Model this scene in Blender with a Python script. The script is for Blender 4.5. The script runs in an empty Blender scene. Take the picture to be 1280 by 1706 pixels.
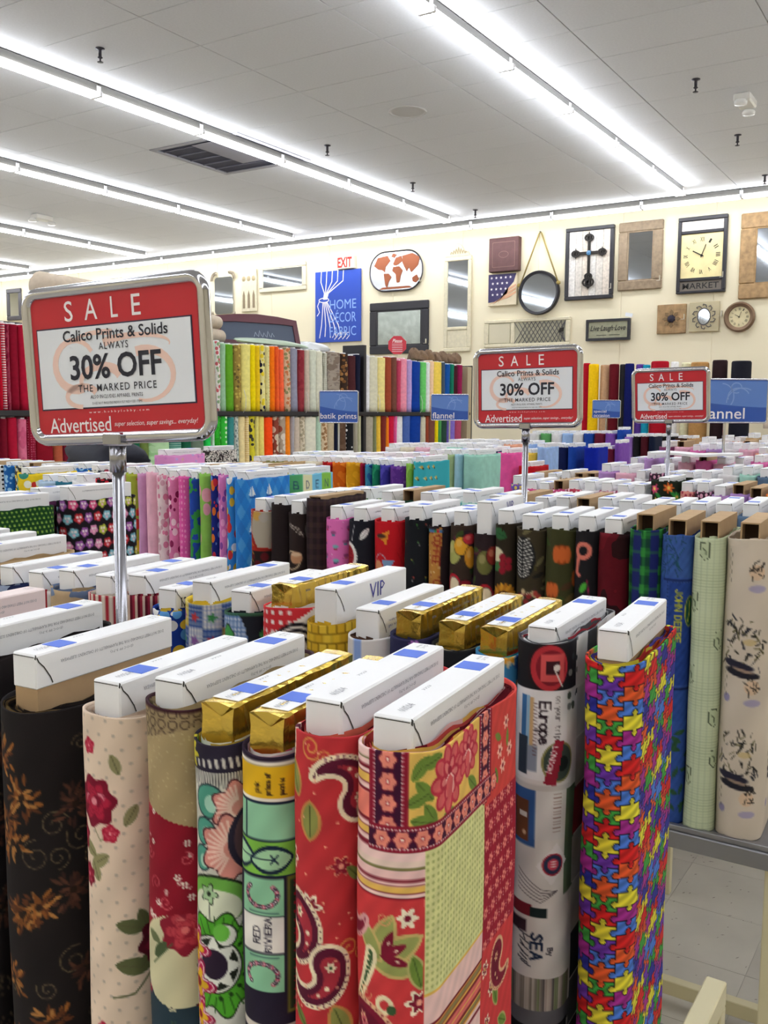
import bpy, math, random
import numpy as np
from mathutils import Matrix, Vector
random.seed(7)
SC = bpy.context.scene
COL = SC.collection
PI = math.pi

# ------------------------------------------------------------------ camera, world, exposure
cam_d = bpy.data.cameras.new('camera')
cam_d.sensor_fit = 'VERTICAL'; cam_d.sensor_height = 24.0
cam_d.lens = 1563.0 / 1706.0 * 24.0
cam_d.clip_start = 0.05; cam_d.clip_end = 80
cam = bpy.data.objects.new('camera', cam_d); COL.objects.link(cam)
cam.matrix_world = Matrix(((0.84339106, -0.0621448, 0.53369424, 0), (0.53726967, 0.08695104, -0.83891646, 0),
                           (0.00572903, 0.99427237, 0.10672225, 1.6), (0, 0, 0, 1)))
SC.camera = cam
world = bpy.data.worlds.new('world'); SC.world = world; world.use_nodes = True
world.node_tree.nodes['Background'].inputs[0].default_value = (0.9, 0.92, 1.0, 1)
world.node_tree.nodes['Background'].inputs[1].default_value = 0.3
SC.view_settings.view_transform = 'Standard'; SC.view_settings.look = 'None'
SC.view_settings.gamma = 1.0; SC.view_settings.use_curve_mapping = False
SC.view_settings.exposure = 0.0
SC.cycles.use_denoising = True
SC.cycles.max_bounces = 6; SC.cycles.diffuse_bounces = 4; SC.cycles.glossy_bounces = 3
TUBE_POWER = 22.0
CEIL = 4.30
WALL_Y = 12.70
DECK = 0.80

# ------------------------------------------------------------------ helpers
def lin(c):
    return tuple((v / 12.92 if v <= 0.04045 else ((v + 0.055) / 1.055) ** 2.4) for v in c)
def hx(s):
    return tuple(int(s[i:i + 2], 16) / 255 for i in (0, 2, 4))
_M = {}
def mat(name, rgb, rough=0.6, metal=0.0, emit=0.0, bump=0.0, bscale=200, spec=0.5, vary=0.0, vscale=8, sheen=0.0):
    """rgb is sRGB 0..1 or hex."""
    if name in _M: return _M[name]
    if isinstance(rgb, str): rgb = hx(rgb)
    m = bpy.data.materials.new(name); m.use_nodes = True
    nt = m.node_tree; b = nt.nodes['Principled BSDF']
    c = (*lin(rgb), 1)
    b.inputs['Base Color'].default_value = c
    b.inputs['Roughness'].default_value = rough; b.inputs['Metallic'].default_value = metal
    b.inputs['Specular IOR Level'].default_value = spec
    if sheen: b.inputs['Sheen Weight'].default_value = sheen
    if emit:
        b.inputs['Emission Color'].default_value = c; b.inputs['Emission Strength'].default_value = emit
    if bump or vary:
        tc = nt.nodes.new('ShaderNodeTexCoord')
    if vary:
        n = nt.nodes.new('ShaderNodeTexNoise'); n.inputs['Scale'].default_value = vscale; n.inputs['Detail'].default_value = 4
        nt.links.new(tc.outputs['Object'], n.inputs['Vector'])
        mr = nt.nodes.new('ShaderNodeMapRange'); mr.inputs[1].default_value = 0.3; mr.inputs[2].default_value = 0.7
        mr.inputs[3].default_value = 1 - vary; mr.inputs[4].default_value = 1 + vary
        nt.links.new(n.outputs[0], mr.inputs[0])
        mx = nt.nodes.new('ShaderNodeVectorMath'); mx.operation = 'SCALE'; mx.inputs[0].default_value = c[:3]
        nt.links.new(mr.outputs[0], mx.inputs['Scale']); nt.links.new(mx.outputs[0], b.inputs['Base Color'])
    if bump:
        n = nt.nodes.new('ShaderNodeTexNoise'); n.inputs['Scale'].default_value = bscale; n.inputs['Detail'].default_value = 3
        nt.links.new(tc.outputs['Object'], n.inputs['Vector'])
        bp = nt.nodes.new('ShaderNodeBump'); bp.inputs['Strength'].default_value = bump; bp.inputs['Distance'].default_value = 0.002
        nt.links.new(n.outputs[0], bp.inputs['Height']); nt.links.new(bp.outputs[0], b.inputs['Normal'])
    _M[name] = m
    return m

def cloth(name, kind, cols, sc=1.0):
    """procedural cloth: solid / dots / cells / blotch / stripe_h / stripe_v / plaid"""
    key = 'cloth_' + name
    if key in _M: return _M[key]
    cols = [lin(hx(c)) for c in cols]
    m = bpy.data.materials.new(key); m.use_nodes = True; nt = m.node_tree; N = nt.nodes; L = nt.links
    b = N['Principled BSDF']; b.inputs['Roughness'].default_value = 0.85
    b.inputs['Specular IOR Level'].default_value = 0.15
    tc = N.new('ShaderNodeTexCoord'); out = None
    def ramp(fac, stops, const=True):
        r = N.new('ShaderNodeValToRGB'); r.color_ramp.interpolation = 'CONSTANT' if const else 'LINEAR'
        e = r.color_ramp.elements
        while len(e) > 1: e.remove(e[-1])
        e[0].position = stops[0][0]; e[0].color = (*stops[0][1], 1)
        for p, c in stops[1:]:
            q = e.new(p); q.color = (*c, 1)
        L.new(fac, r.inputs[0]); return r.outputs[0]
    def math_(op, a, bb=None):
        n = N.new('ShaderNodeMath'); n.operation = op
        for i, v in enumerate((a, bb)):
            if v is None: continue
            if isinstance(v, (int, float)): n.inputs[i].default_value = v
            else: L.new(v, n.inputs[i])
        return n.outputs[0]
    def mix(f, a, c2):
        n = N.new('ShaderNodeMix'); n.data_type = 'RGBA'
        L.new(f, n.inputs[0])
        for i, v in ((6, a), (7, c2)):
            if isinstance(v, tuple): n.inputs[i].default_value = (*v, 1)
            else: L.new(v, n.inputs[i])
        return n.outputs[2]
    sep = N.new('ShaderNodeSeparateXYZ'); L.new(tc.outputs['Object'], sep.inputs[0])
    if kind == 'dots' or kind == 'cells':
        v = N.new('ShaderNodeTexVoronoi'); v.inputs['Scale'].default_value = sc
        v.inputs['Randomness'].default_value = 0.25 if kind == 'dots' else 0.9
        L.new(tc.outputs['Object'], v.inputs['Vector'])
        cc = N.new('ShaderNodeSeparateColor'); L.new(v.outputs['Color'], cc.inputs[0])
        k = len(cols) - 1
        rc = ramp(cc.outputs[0], [(i / k, c) for i, c in enumerate(cols[1:])])
        f = math_('LESS_THAN', v.outputs['Distance'], 0.3 if kind == 'dots' else 0.46)
        out = mix(f, cols[0], rc)
    elif kind == 'blotch':
        n = N.new('ShaderNodeTexNoise'); n.inputs['Scale'].default_value = sc; n.inputs['Detail'].default_value = 2.5
        L.new(tc.outputs['Object'], n.inputs['Vector'])
        k = len(cols)
        out = ramp(n.outputs[0], [(0 if i == 0 else 0.34 + 0.3 * i / k, c) for i, c in enumerate(cols)])
    elif kind in ('stripe_h', 'stripe_v'):
        s = math_('MULTIPLY', sep.outputs[2] if kind == 'stripe_h' else sep.outputs[0], sc)
        if kind == 'stripe_v': s = math_('MULTIPLY', math_('ADD', sep.outputs[0], sep.outputs[1]), sc)
        out = ramp(math_('FRACT', s), [(i / len(cols), c) for i, c in enumerate(cols)])
    elif kind == 'plaid':
        sx = math_('FRACT', math_('MULTIPLY', math_('ADD', sep.outputs[0], sep.outputs[1]), sc))
        sz = math_('FRACT', math_('MULTIPLY', sep.outputs[2], sc))
        a = math_('LESS_THAN', sx, 0.45); c2 = math_('LESS_THAN', sz, 0.45)
        f = math_('MULTIPLY', math_('ADD', a, c2), 0.5)
        out = ramp(f, [(0, cols[0]), (0.4, cols[1]), (0.9, cols[-1])])
    # weave grain over everything
    n2 = N.new('ShaderNodeTexNoise'); n2.inputs['Scale'].default_value = 35; n2.inputs['Detail'].default_value = 3
    L.new(tc.outputs['Object'], n2.inputs['Vector'])
    mr = N.new('ShaderNodeMapRange'); mr.inputs[1].default_value = 0.3; mr.inputs[2].default_value = 0.7
    mr.inputs[3].default_value = 0.9; mr.inputs[4].default_value = 1.08
    L.new(n2.outputs[0], mr.inputs[0])
    vm = N.new('ShaderNodeVectorMath'); vm.operation = 'SCALE'
    if out is None: vm.inputs[0].default_value = cols[0]
    else: L.new(out, vm.inputs[0])
    L.new(mr.outputs[0], vm.inputs['Scale']); L.new(vm.outputs[0], b.inputs['Base Color'])
    _M[key] = m
    return m

def vcol_mat():
    if 'printed_cotton' in _M: return _M['printed_cotton']
    m = bpy.data.materials.new('printed_cotton'); m.use_nodes = True; nt = m.node_tree
    b = nt.nodes['Principled BSDF']; b.inputs['Roughness'].default_value = 0.8; b.inputs['Specular IOR Level'].default_value = 0.2
    a = nt.nodes.new('ShaderNodeVertexColor'); a.layer_name = 'print'
    nt.links.new(a.outputs[0], b.inputs['Base Color'])
    tc = nt.nodes.new('ShaderNodeTexCoord'); w = nt.nodes.new('ShaderNodeTexNoise'); w.inputs['Scale'].default_value = 900
    nt.links.new(tc.outputs['Object'], w.inputs['Vector'])
    bp = nt.nodes.new('ShaderNodeBump'); bp.inputs['Strength'].default_value = 0.15; bp.inputs['Distance'].default_value = 0.0005
    nt.links.new(w.outputs[0], bp.inputs['Height']); nt.links.new(bp.outputs[0], b.inputs['Normal'])
    _M['printed_cotton'] = m
    return m

class MB:
    def __init__(s): s.v = []; s.f = []; s.m = []
    def add(s, vs, fs, mi=0):
        o = len(s.v); s.v += [tuple(p) for p in vs]; s.f += [tuple(o + i for i in f) for f in fs]; s.m += [mi] * len(fs); return s
    def box(s, x0, x1, y0, y1, z0, z1, mi=0, M=None):
        vs = [(x, y, z) for z in (z0, z1) for y in (y0, y1) for x in (x0, x1)]
        if M is not None: vs = [M @ Vector(p) for p in vs]
        return s.add(vs, [(0, 2, 3, 1), (4, 5, 7, 6), (0, 1, 5, 4), (2, 6, 7, 3), (0, 4, 6, 2), (1, 3, 7, 5)], mi)
    def bbox(s, x0, x1, y0, y1, z0, z1, b, mi=0):
        """box with chamfered edges"""
        vs = []; sx = ((x0, 1), (x1, -1)); sy = ((y0, 1), (y1, -1)); sz = ((z0, 1), (z1, -1))
        for (X, a) in sx:
            for (Y, c) in sy:
                for (Z, d) in sz:
                    vs += [(X, Y + c * b, Z + d * b), (X + a * b, Y, Z + d * b), (X + a * b, Y + c * b, Z)]
        def I(i, j, k, t): return ((i * 2 + j) * 2 + k) * 3 + t
        fs = [(I(0,0,0,0), I(0,0,1,0), I(0,1,1,0), I(0,1,0,0)), (I(1,0,0,0), I(1,1,0,0), I(1,1,1,0), I(1,0,1,0)),
              (I(0,0,0,1), I(1,0,0,1), I(1,0,1,1), I(0,0,1,1)), (I(0,1,0,1), I(0,1,1,1), I(1,1,1,1), I(1,1,0,1)),
              (I(0,0,0,2), I(0,1,0,2), I(1,1,0,2), I(1,0,0,2)), (I(0,0,1,2), I(1,0,1,2), I(1,1,1,2), I(0,1,1,2))]
        for j in (0, 1):
            for k in (0, 1):
                fs.append((I(0,j,k,1), I(0,j,k,2), I(1,j,k,2), I(1,j,k,1)))
                fs.append((I(j,0,k,0), I(j,0,k,2), I(j,1,k,2), I(j,1,k,0)))
                fs.append((I(j,k,0,0), I(j,k,0,1), I(j,k,1,1), I(j,k,1,0)))
        for i in (0, 1):
            for j in (0, 1):
                for k in (0, 1): fs.append((I(i,j,k,0), I(i,j,k,1), I(i,j,k,2)))
        return s.add(vs, fs, mi)
    def cyl(s, p0, p1, r0, r1=None, n=12, mi=0, caps=True):
        if r1 is None: r1 = r0
        p0 = Vector(p0); p1 = Vector(p1); d = (p1 - p0).normalized()
        a = d.orthogonal().normalized(); c = d.cross(a)
        vs = []
        for p, r in ((p0, r0), (p1, r1)):
            for i in range(n):
                t = 2 * PI * i / n; vs.append(p + a * (r * math.cos(t)) + c * (r * math.sin(t)))
        fs = [(i, (i + 1) % n, n + (i + 1) % n, n + i) for i in range(n)]
        if caps: fs += [tuple(range(n - 1, -1, -1)), tuple(range(n, 2 * n))]
        return s.add(vs, fs, mi)
    def tube(s, pts, r, n=6, mi=0):
        pts = [Vector(p) for p in pts]; vs = []; k = len(pts); up = None
        for i, p in enumerate(pts):
            d = (pts[min(i + 1, k - 1)] - pts[max(i - 1, 0)]).normalized()
            if up is None: up = d.orthogonal().normalized()
            up = (up - d * up.dot(d)).normalized(); c = d.cross(up)
            rr = r[i] if isinstance(r, (list, tuple)) else r
            for j in range(n):
                t = 2 * PI * j / n; vs.append(p + up * (rr * math.cos(t)) + c * (rr * math.sin(t)))
        fs = [(i * n + j, i * n + (j + 1) % n, (i + 1) * n + (j + 1) % n, (i + 1) * n + j) for i in range(k - 1) for j in range(n)]
        fs += [tuple(range(n - 1, -1, -1)), tuple(range((k - 1) * n, k * n))]
        return s.add(vs, fs, mi)
    def prism(s, poly, y0, y1, mi=0):
        """poly in XZ, extruded from y0 (front) to y1"""
        n = len(poly)
        vs = [(x, y0, z) for x, z in poly] + [(x, y1, z) for x, z in poly]
        a = sum(poly[i][0] * poly[(i + 1) % n][1] - poly[(i + 1) % n][0] * poly[i][1] for i in range(n))
        F = tuple(range(n)); Bk = tuple(range(2 * n - 1, n - 1, -1))
        fs = [F, Bk] + [(i, n + i, n + (i + 1) % n, (i + 1) % n) for i in range(n)]
        if a < 0: fs = [tuple(reversed(f)) for f in fs]
        return s.add(vs, fs, mi)
    def ring(s, outer, inner, y0, y1, mi=0):
        n = len(outer)
        vs = [(x, y, z) for P_ in (outer, inner) for y in (y0, y1) for x, z in P_]
        fs = []
        for i in range(n):
            j = (i + 1) % n
            fs += [(i, j, 2 * n + j, 2 * n + i), (n + i, 3 * n + i, 3 * n + j, n + j), (i, n + i, n + j, j), (2 * n + i, 2 * n + j, 3 * n + j, 3 * n + i)]
        return s.add(vs, fs, mi)
    def ribbon(s, pts, w, y0, y1, mi=0):
        """flat strip following pts (x,z) in XZ plane"""
        k = len(pts); Lh, Rh = [], []
        for i, p in enumerate(pts):
            a = pts[max(i - 1, 0)]; b = pts[min(i + 1, k - 1)]
            dx, dz = b[0] - a[0], b[1] - a[1]; l = math.hypot(dx, dz) or 1
            ww = (w[i] if isinstance(w, (list, tuple)) else w) / 2
            Lh.append((p[0] - dz / l * ww, p[1] + dx / l * ww)); Rh.append((p[0] + dz / l * ww, p[1] - dx / l * ww))
        vs = [(x, y0, z) for x, z in Lh] + [(x, y0, z) for x, z in Rh] + [(x, y1, z) for x, z in Lh] + [(x, y1, z) for x, z in Rh]
        fs = []
        for i in range(k - 1):
            fs += [(i, k + i, k + i + 1, i + 1), (i, i + 1, 2 * k + i + 1, 2 * k + i), (k + i, 3 * k + i, 3 * k + i + 1, k + i + 1)]
        return s.add(vs, fs, mi)
    def lathe(s, prof, n=24, axis='Z', c=(0, 0, 0), mi=0, caps=True):
        vs = []; k = len(prof)
        for r, h in prof:
            for j in range(n):
                t = 2 * PI * j / n
                a, b = r * math.cos(t), r * math.sin(t)
                p = (a, b, h) if axis == 'Z' else (a, h, b)
                vs.append((p[0] + c[0], p[1] + c[1], p[2] + c[2]))
        fs = [(i * n + j, i * n + (j + 1) % n, (i + 1) * n + (j + 1) % n, (i + 1) * n + j) for i in range(k - 1) for j in range(n)]
        if caps and prof[0][0] > 1e-6: fs.append(tuple(range(n - 1, -1, -1)))
        if caps and prof[-1][0] > 1e-6: fs.append(tuple(range((k - 1) * n, k * n)))
        return s.add(vs, fs, mi)
    def mesh(s, name, mats=(), smooth=False):
        me = bpy.data.meshes.new(name); me.from_pydata(s.v, [], s.f); 
        for m in mats: me.materials.append(m)
        if any(s.m): me.polygons.foreach_set('material_index', s.m)
        if smooth: me.polygons.foreach_set('use_smooth', [True] * len(s.f))
        me.update(); return me

def link(name, me, parent=None, loc=(0, 0, 0), rot=(0, 0, 0), m=None, scale=None):
    o = bpy.data.objects.new(name, me); COL.objects.link(o)
    o.location = loc; o.rotation_euler = rot
    if scale: o.scale = scale
    if parent: o.parent = parent
    if m is not None:
        if not me.materials: me.materials.append(m)
        if me.materials[0] is not m:
            o.material_slots[0].link = 'OBJECT'; o.material_slots[0].material = m
    return o
def part(name, mb, m, parent=None, loc=(0, 0, 0), rot=(0, 0, 0), smooth=False):
    return link(name, mb.mesh(name, m if isinstance(m, (list, tuple)) else (m,), smooth), parent, loc, rot)
def thing(name, label, cat, loc=(0, 0, 0), rot=(0, 0, 0), group=None):
    o = bpy.data.objects.new(name, None); COL.objects.link(o); o.empty_display_size = 0.05
    o.location = loc; o.rotation_euler = rot; o['label'] = label; o['category'] = cat
    if group: o['group'] = group
    return o
def tag(o, label, cat, group=None):
    o['label'] = label; o['category'] = cat
    if group: o['group'] = group
    return o
def struct(o): o['kind'] = 'structure'; return o
def copy_tree(o, parent=None):
    c = o.copy(); COL.objects.link(c)
    if parent is not None: c.parent = parent
    for ch in list(o.children): copy_tree(ch, c)
    return c

def rrect(w, h, r, n=5, cx=0, cz=0):
    P_ = []
    for (sx, sz, a0) in ((1, 1, 0), (-1, 1, 90), (-1, -1, 180), (1, -1, 270)):
        for i in range(n + 1):
            a = math.radians(a0 + 90 * i / n)
            P_.append((cx + sx * (w / 2 - r) + r * math.cos(a), cz + sz * (h / 2 - r) + r * math.sin(a)))
    return P_
def ellipse(rx, rz, n=32, cx=0, cz=0):
    return [(cx + rx * math.cos(2 * PI * i / n), cz + rz * math.sin(2 * PI * i / n)) for i in range(n)]

_T = {}
def text_mesh(s, bold=0.0, res=3, shear=0.0, space=1.0):
    """lettering mesh in XZ plane facing -Y, cap height ~0.69 at size 1; returns mesh, width, height"""
    k = (s, bold, res, shear, space)
    if k in _T: return _T[k]
    cu = bpy.data.curves.new('lettering', 'FONT'); cu.body = s; cu.offset = bold; cu.resolution_u = res
    cu.shear = shear; cu.space_character = space; cu.extrude = 0.0
    o = bpy.data.objects.new('lettering', cu); COL.objects.link(o)
    dg = bpy.context.evaluated_depsgraph_get(); dg.update()
    me = bpy.data.meshes.new_from_object(o.evaluated_get(dg))
    bpy.data.objects.remove(o); bpy.data.curves.remove(cu)
    n = len(me.vertices); a = np.empty(n * 3, np.float32); me.vertices.foreach_get('co', a); a = a.reshape(-1, 3)
    x0, x1, y0, y1 = a[:, 0].min(), a[:, 0].max(), a[:, 1].min(), a[:, 1].max()
    fs = [tuple(p.vertices) for p in me.polygons]
    bpy.data.meshes.remove(me)
    _T[k] = (a, fs, x0, x1, y0, y1)
    return _T[k]
def add_text(mb, s, x0, x1, z0, z1, y, mi=0, bold=0.0, shear=0.0, space=1.0, res=3):
    """fit string s in the rectangle x0..x1, z0..z1 (bounding box of its glyphs)"""
    a, fs, ax, bx, ay, by = text_mesh(s, bold, res, shear, space)
    X = x0 + (a[:, 0] - ax) / (bx - ax) * (x1 - x0); Z = z0 + (a[:, 1] - ay) / (by - ay) * (z1 - z0)
    mb.add([(float(p), y, float(q)) for p, q in zip(X, Z)], fs, mi)

# ------------------------------------------------------------------ printed patterns (flat print on cloth), painted per vertex in metres:
# u runs round the bolt (0 = middle of the narrow end, + towards the right long side), v runs down from the fabric's top edge
GL = {'A': [[(0,0),(2,6),(4,0)],[(1,2.2),(3,2.2)]], 'B': [[(0,0),(0,6),(3,5.6),(3,3.6),(0,3.2),(3.5,2.8),(3.5,.5),(0,0)]], 'C': [[(4,5),(2,6),(0,4.5),(0,1.5),(2,0),(4,1)]],
 'D': [[(0,0),(0,6),(2.5,5.6),(4,3),(2.5,.4),(0,0)]], 'E': [[(3.6,6),(0,6),(0,0),(3.6,0)],[(0,3),(3,3)]], 'F': [[(3.6,6),(0,6),(0,0)],[(0,3),(3,3)]],
 'G': [[(4,5),(2,6),(0,4.5),(0,1.5),(2,0),(4,1.2),(4,3),(2.4,3)]], 'H': [[(0,0),(0,6)],[(4,0),(4,6)],[(0,3),(4,3)]], 'I': [[(1,0),(1,6)]], 'J': [[(3,6),(3,1),(1.5,0),(0,1.2)]],
 'L': [[(0,6),(0,0),(3.4,0)]], 'N': [[(0,0),(0,6),(4,0),(4,6)]], 'O': [[(2,0),(0,1.6),(0,4.4),(2,6),(4,4.4),(4,1.6),(2,0)]], 'R': [[(0,0),(0,6),(3.4,5.4),(3.4,3.6),(0,3),(1.4,3),(4,0)]],
 'S': [[(3.8,5),(2,6),(.3,4.8),(3.6,2),(2,0),(0,1)]], 'V': [[(0,6),(2,0),(4,6)]], 'W': [[(0,6),(1,0),(2,4),(3,0),(4,6)]], 'Y': [[(0,6),(2,3),(4,6)],[(2,3),(2,0)]], 'P': [[(0,0),(0,6),(3.6,5.4),(3.6,3.4),(0,3)]],
 'T': [[(0,6),(4,6)],[(2,6),(2,0)]], 'M': [[(0,0),(0,6),(2,2),(4,6),(4,0)]], 'U': [[(0,6),(0,1.5),(2,0),(4,1.5),(4,6)]], 'K': [[(0,0),(0,6)],[(4,6),(0,3),(4,0)]],
 'e': [[(.2,2),(3,2.2),(2.2,3.8),(.6,3.4),(.2,1.4),(1.4,0),(3.2,.8)]], 'u': [[(0,4),(0,1),(1.4,0),(3,1),(3,4),(3,0)]], 'r': [[(0,0),(0,4),(0,2.6),(1.2,3.8),(2.4,3.6)]],
 'o': [[(1.5,0),(0,1),(0,3),(1.5,4),(3,3),(3,1),(1.5,0)]], 'p': [[(0,-2.4),(0,4),(0,3),(1.6,4),(3,3),(3,1),(1.6,0),(0,1)]], 'n': [[(0,0),(0,4),(0,2.8),(1.6,4),(3,3),(3,0)]],
 'y': [[(0,4),(1.5,.5)],[(3,4),(1,-2)]], 't': [[(1,5.4),(1,.6),(2.4,0)],[(0,4),(2.4,4)]], 'i': [[(.6,0),(.6,4)],[(.6,5.2),(.6,5.5)]], 'k': [[(0,0),(0,6)],[(3,4),(0,2),(3,0)]],
 'f': [[(2.6,5.6),(1.2,5.6),(1,0)],[(0,4),(2.4,4)]], 'c': [[(2.8,3.4),(1.4,4),(0,2.8),(0,1),(1.4,0),(2.8,.8)]], 'a': [[(3,4),(3,0)],[(3,3),(1.5,4),(0,2),(1.5,0),(3,1)]], 's': [[(2.6,3.4),(1.2,4),(.2,3),(2.6,1.2),(1.4,0),(0,.6)]],
 '-': [[(0,3),(3,3)]], ' ': []}
class Cv:
    def __init__(s, U, V, base):
        s.U = U; s.V = V; s.C = np.tile(np.array(hx(base)), (len(U), 1)); s.w = 0.0007
        s.o = np.argsort(V, kind='stable'); s.Vs = V[s.o]
    def near(s, u, v, r, rv=None):
        rv = rv or r
        a, b = np.searchsorted(s.Vs, (v - rv, v + rv)); k = s.o[a:b]
        return k[np.abs(s.U[k] - u) < r]
    def put(s, k, d, col, al=1.0):
        """paint where signed distance d < 0"""
        a = np.clip(0.5 - d / s.w, 0, 1)[:, None] * al
        s.C[k] = s.C[k] * (1 - a) + np.array(hx(col)) * a
    def circ(s, u, v, r, col, al=1.0, ry=None, ang=0):
        R = max(r, ry or r) + .001; k = s.near(u, v, R)
        if not len(k): return
        x = s.U[k] - u; y = s.V[k] - v
        if ang: c, n = math.cos(ang), math.sin(ang); x, y = x * c + y * n, -x * n + y * c
        if ry: d = (np.hypot(x / r, y / ry) - 1) * min(r, ry)
        else: d = np.hypot(x, y) - r
        s.put(k, d, col, al)
    def ring(s, u, v, r, w, col, al=1.0):
        k = s.near(u, v, r + w + .001)
        if len(k): s.put(k, np.abs(np.hypot(s.U[k] - u, s.V[k] - v) - r) - w / 2, col, al)
    def rect(s, u0, u1, v0, v1, col, al=1.0):
        k = s.near((u0 + u1) / 2, (v0 + v1) / 2, (u1 - u0) / 2 + .001, (v1 - v0) / 2 + .001)
        if len(k): s.put(k, np.maximum(np.maximum(u0 - s.U[k], s.U[k] - u1), np.maximum(v0 - s.V[k], s.V[k] - v1)), col, al)
    def flower(s, u, v, r, n, col, mid=None, depth=.22, rot=0, edge=None, mr=.3):
        if edge: s.flower(u, v, r * 1.16, n, edge, None, depth, rot)
        k = s.near(u, v, r * 1.3 + .001)
        if not len(k): return
        x = s.U[k] - u; y = s.V[k] - v; t = np.arctan2(y, x) + rot
        s.put(k, np.hypot(x, y) - r * (1 - depth + depth * np.cos(n * t)), col)
        if mid: s.circ(u, v, r * mr, mid)
    def leaf(s, u, v, l, w, ang, col, vein=None, edge=None):
        if edge: s.leaf(u, v, l * 1.15, w * 1.4, ang, edge)
        k = s.near(u, v, l * .55 + .001)
        if not len(k): return
        x = s.U[k] - u; y = s.V[k] - v; c, n = math.cos(ang), math.sin(ang); x, y = x * c + y * n, -x * n + y * c
        h = w / 2 * np.clip(1 - (2 * x / l) ** 2, 0, 1) ** .8
        s.put(k, np.where(np.abs(x) < l / 2, np.abs(y) - h, 1), col)
        if vein: s.line([(u - math.cos(ang) * l * .4, v - math.sin(ang) * l * .4), (u + math.cos(ang) * l * .42, v + math.sin(ang) * l * .42)], .0009, vein)
    def line(s, pts, w, col, al=1.0):
        P_ = np.array(pts); c = (P_.min(0) + P_.max(0)) / 2; e = (P_.max(0) - P_.min(0)) / 2 + w + .002
        k = s.near(c[0], c[1], e[0], e[1])
        if not len(k): return
        x = s.U[k]; y = s.V[k]; d = np.full(len(k), 9.)
        for a, b in zip(P_[:-1], P_[1:]):
            ab = b - a; t = np.clip(((x - a[0]) * ab[0] + (y - a[1]) * ab[1]) / max(ab @ ab, 1e-12), 0, 1)
            d = np.minimum(d, np.hypot(x - a[0] - ab[0] * t, y - a[1] - ab[1] * t))
        s.put(k, d - w / 2, col, al)
    def spiral(s, u, v, r, col, w=.0012, turns=1.6, rot=0, sgn=1, al=1.0):
        s.line([(u + r * (1 - i / 22) * math.cos(rot + sgn * i / 18 * turns * 2 * PI), v + r * (1 - i / 22) * math.sin(rot + sgn * i / 18 * turns * 2 * PI)) for i in range(19)], w, col, al)
    def paisley(s, u, v, l, rot, col, edge, inner, sgn=1, dots=None):
        c, n = math.cos(rot), math.sin(rot)
        def T(x, y): y *= sgn; return (u + (x * c - y * n) * l, v + (x * n + y * c) * l)
        pt = lambda t: (.42 * math.cos(2.5 - 3.0 * t) - .02, .42 * math.sin(2.5 - 3.0 * t) - .1)
        rad = lambda t: .25 * (1 - t) ** .9 + .025
        for g, cc in ((.075, edge), (.0, col)):
            for i in range(19): s.circ(*T(*pt(i / 18)), (rad(i / 18) + g) * l, cc)
        for i in range(15):
            t = i / 18; x, y = pt(t); q = rad(t) + .037; a = 2.5 - 3.0 * t
            s.circ(*T(x + q * math.cos(a), y + q * math.sin(a)), .017 * l, col)
        for i in range(12): s.circ(*T(*pt(.03 + i / 18)), max(.01, (rad(i / 18) - .11)) * l, inner)
        s.flower(*T(*pt(.05)), .1 * l, 6, edge, dots or col); s.circ(*T(*pt(.35)), .04 * l, edge); s.circ(*T(*pt(.5)), .03 * l, edge)
        s.spiral(*T(.36, -.34), .12 * l, edge, .0016, 1.1, rot, sgn)
    def poly(s, pts, col, al=1.0):
        P_ = np.array(pts); c = (P_.min(0) + P_.max(0)) / 2; e = (P_.max(0) - P_.min(0)) / 2 + .001
        k = s.near(c[0], c[1], e[0], e[1])
        if not len(k): return
        x = s.U[k]; y = s.V[k]; ins = np.zeros(len(k), bool)
        for a, b in zip(P_, np.roll(P_, -1, 0)):
            cond = (a[1] > y) != (b[1] > y)
            ins ^= cond & (x < (b[0] - a[0]) * (y - a[1]) / (b[1] - a[1] + 1e-12) + a[0])
        s.put(k, np.where(ins, -1., 1.), col, al)
    def text(s, st, u, v, h, col, w=.0012, ang=0, sp=1.2, wd=1.0):
        """ang=0 reads left to right; ang=90deg reads downwards"""
        c, n = math.cos(ang), math.sin(ang); x0 = 0; q = h / 6
        for ch in st:
            for pl in GL.get(ch, []):
                s.line([(u + ((x0 + x * wd) * q) * c + (y * q) * n, v + ((x0 + x * wd) * q) * n - (y * q) * c) for x, y in pl], w, col)
            x0 += (2.2 if ch in 'Ii' else 2.5 if ch == ' ' else 4 if ch.isupper() else 3) * wd + sp
    def noise(s, amt, sc, seed=0):
        g = np.sin(s.U * sc + seed) * np.sin(s.V * sc * 1.3 + seed * 2) + np.sin(s.U * sc * 2.3 + s.V * sc * 1.7 + seed)
        s.C = np.clip(s.C * (1 + amt * g[:, None]), 0, 1)
    def clip(s, mask_fn, fn):
        """run fn only where mask is true"""
        old = s.C.copy(); fn(); m = mask_fn(s.U, s.V); s.C[~m] = old[~m]

def rose(c, u, v, r, dark='7a0f2a', mid='b3203f', light='e08a97', n=7, seed=0):
    R = random.Random(seed)
    c.flower(u, v, r * 1.05, n, dark, None, .09, rot=seed)
    for ring, (rr, cc) in enumerate(((.72, mid), (.45, light), (.3, mid), (.17, dark))):
        for i in range(6 - ring):
            a = 2 * PI * i / (6 - ring) + seed + ring
            c.circ(u + r * rr * .72 * math.cos(a), v + r * rr * .72 * math.sin(a), r * .26, cc if i % 2 else mid, .9, r * .2, a)
            c.ring(u + r * rr * .72 * math.cos(a), v + r * rr * .72 * math.sin(a), r * .22, .0007, dark, .8)
    c.circ(u, v, r * .15, light)

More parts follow.
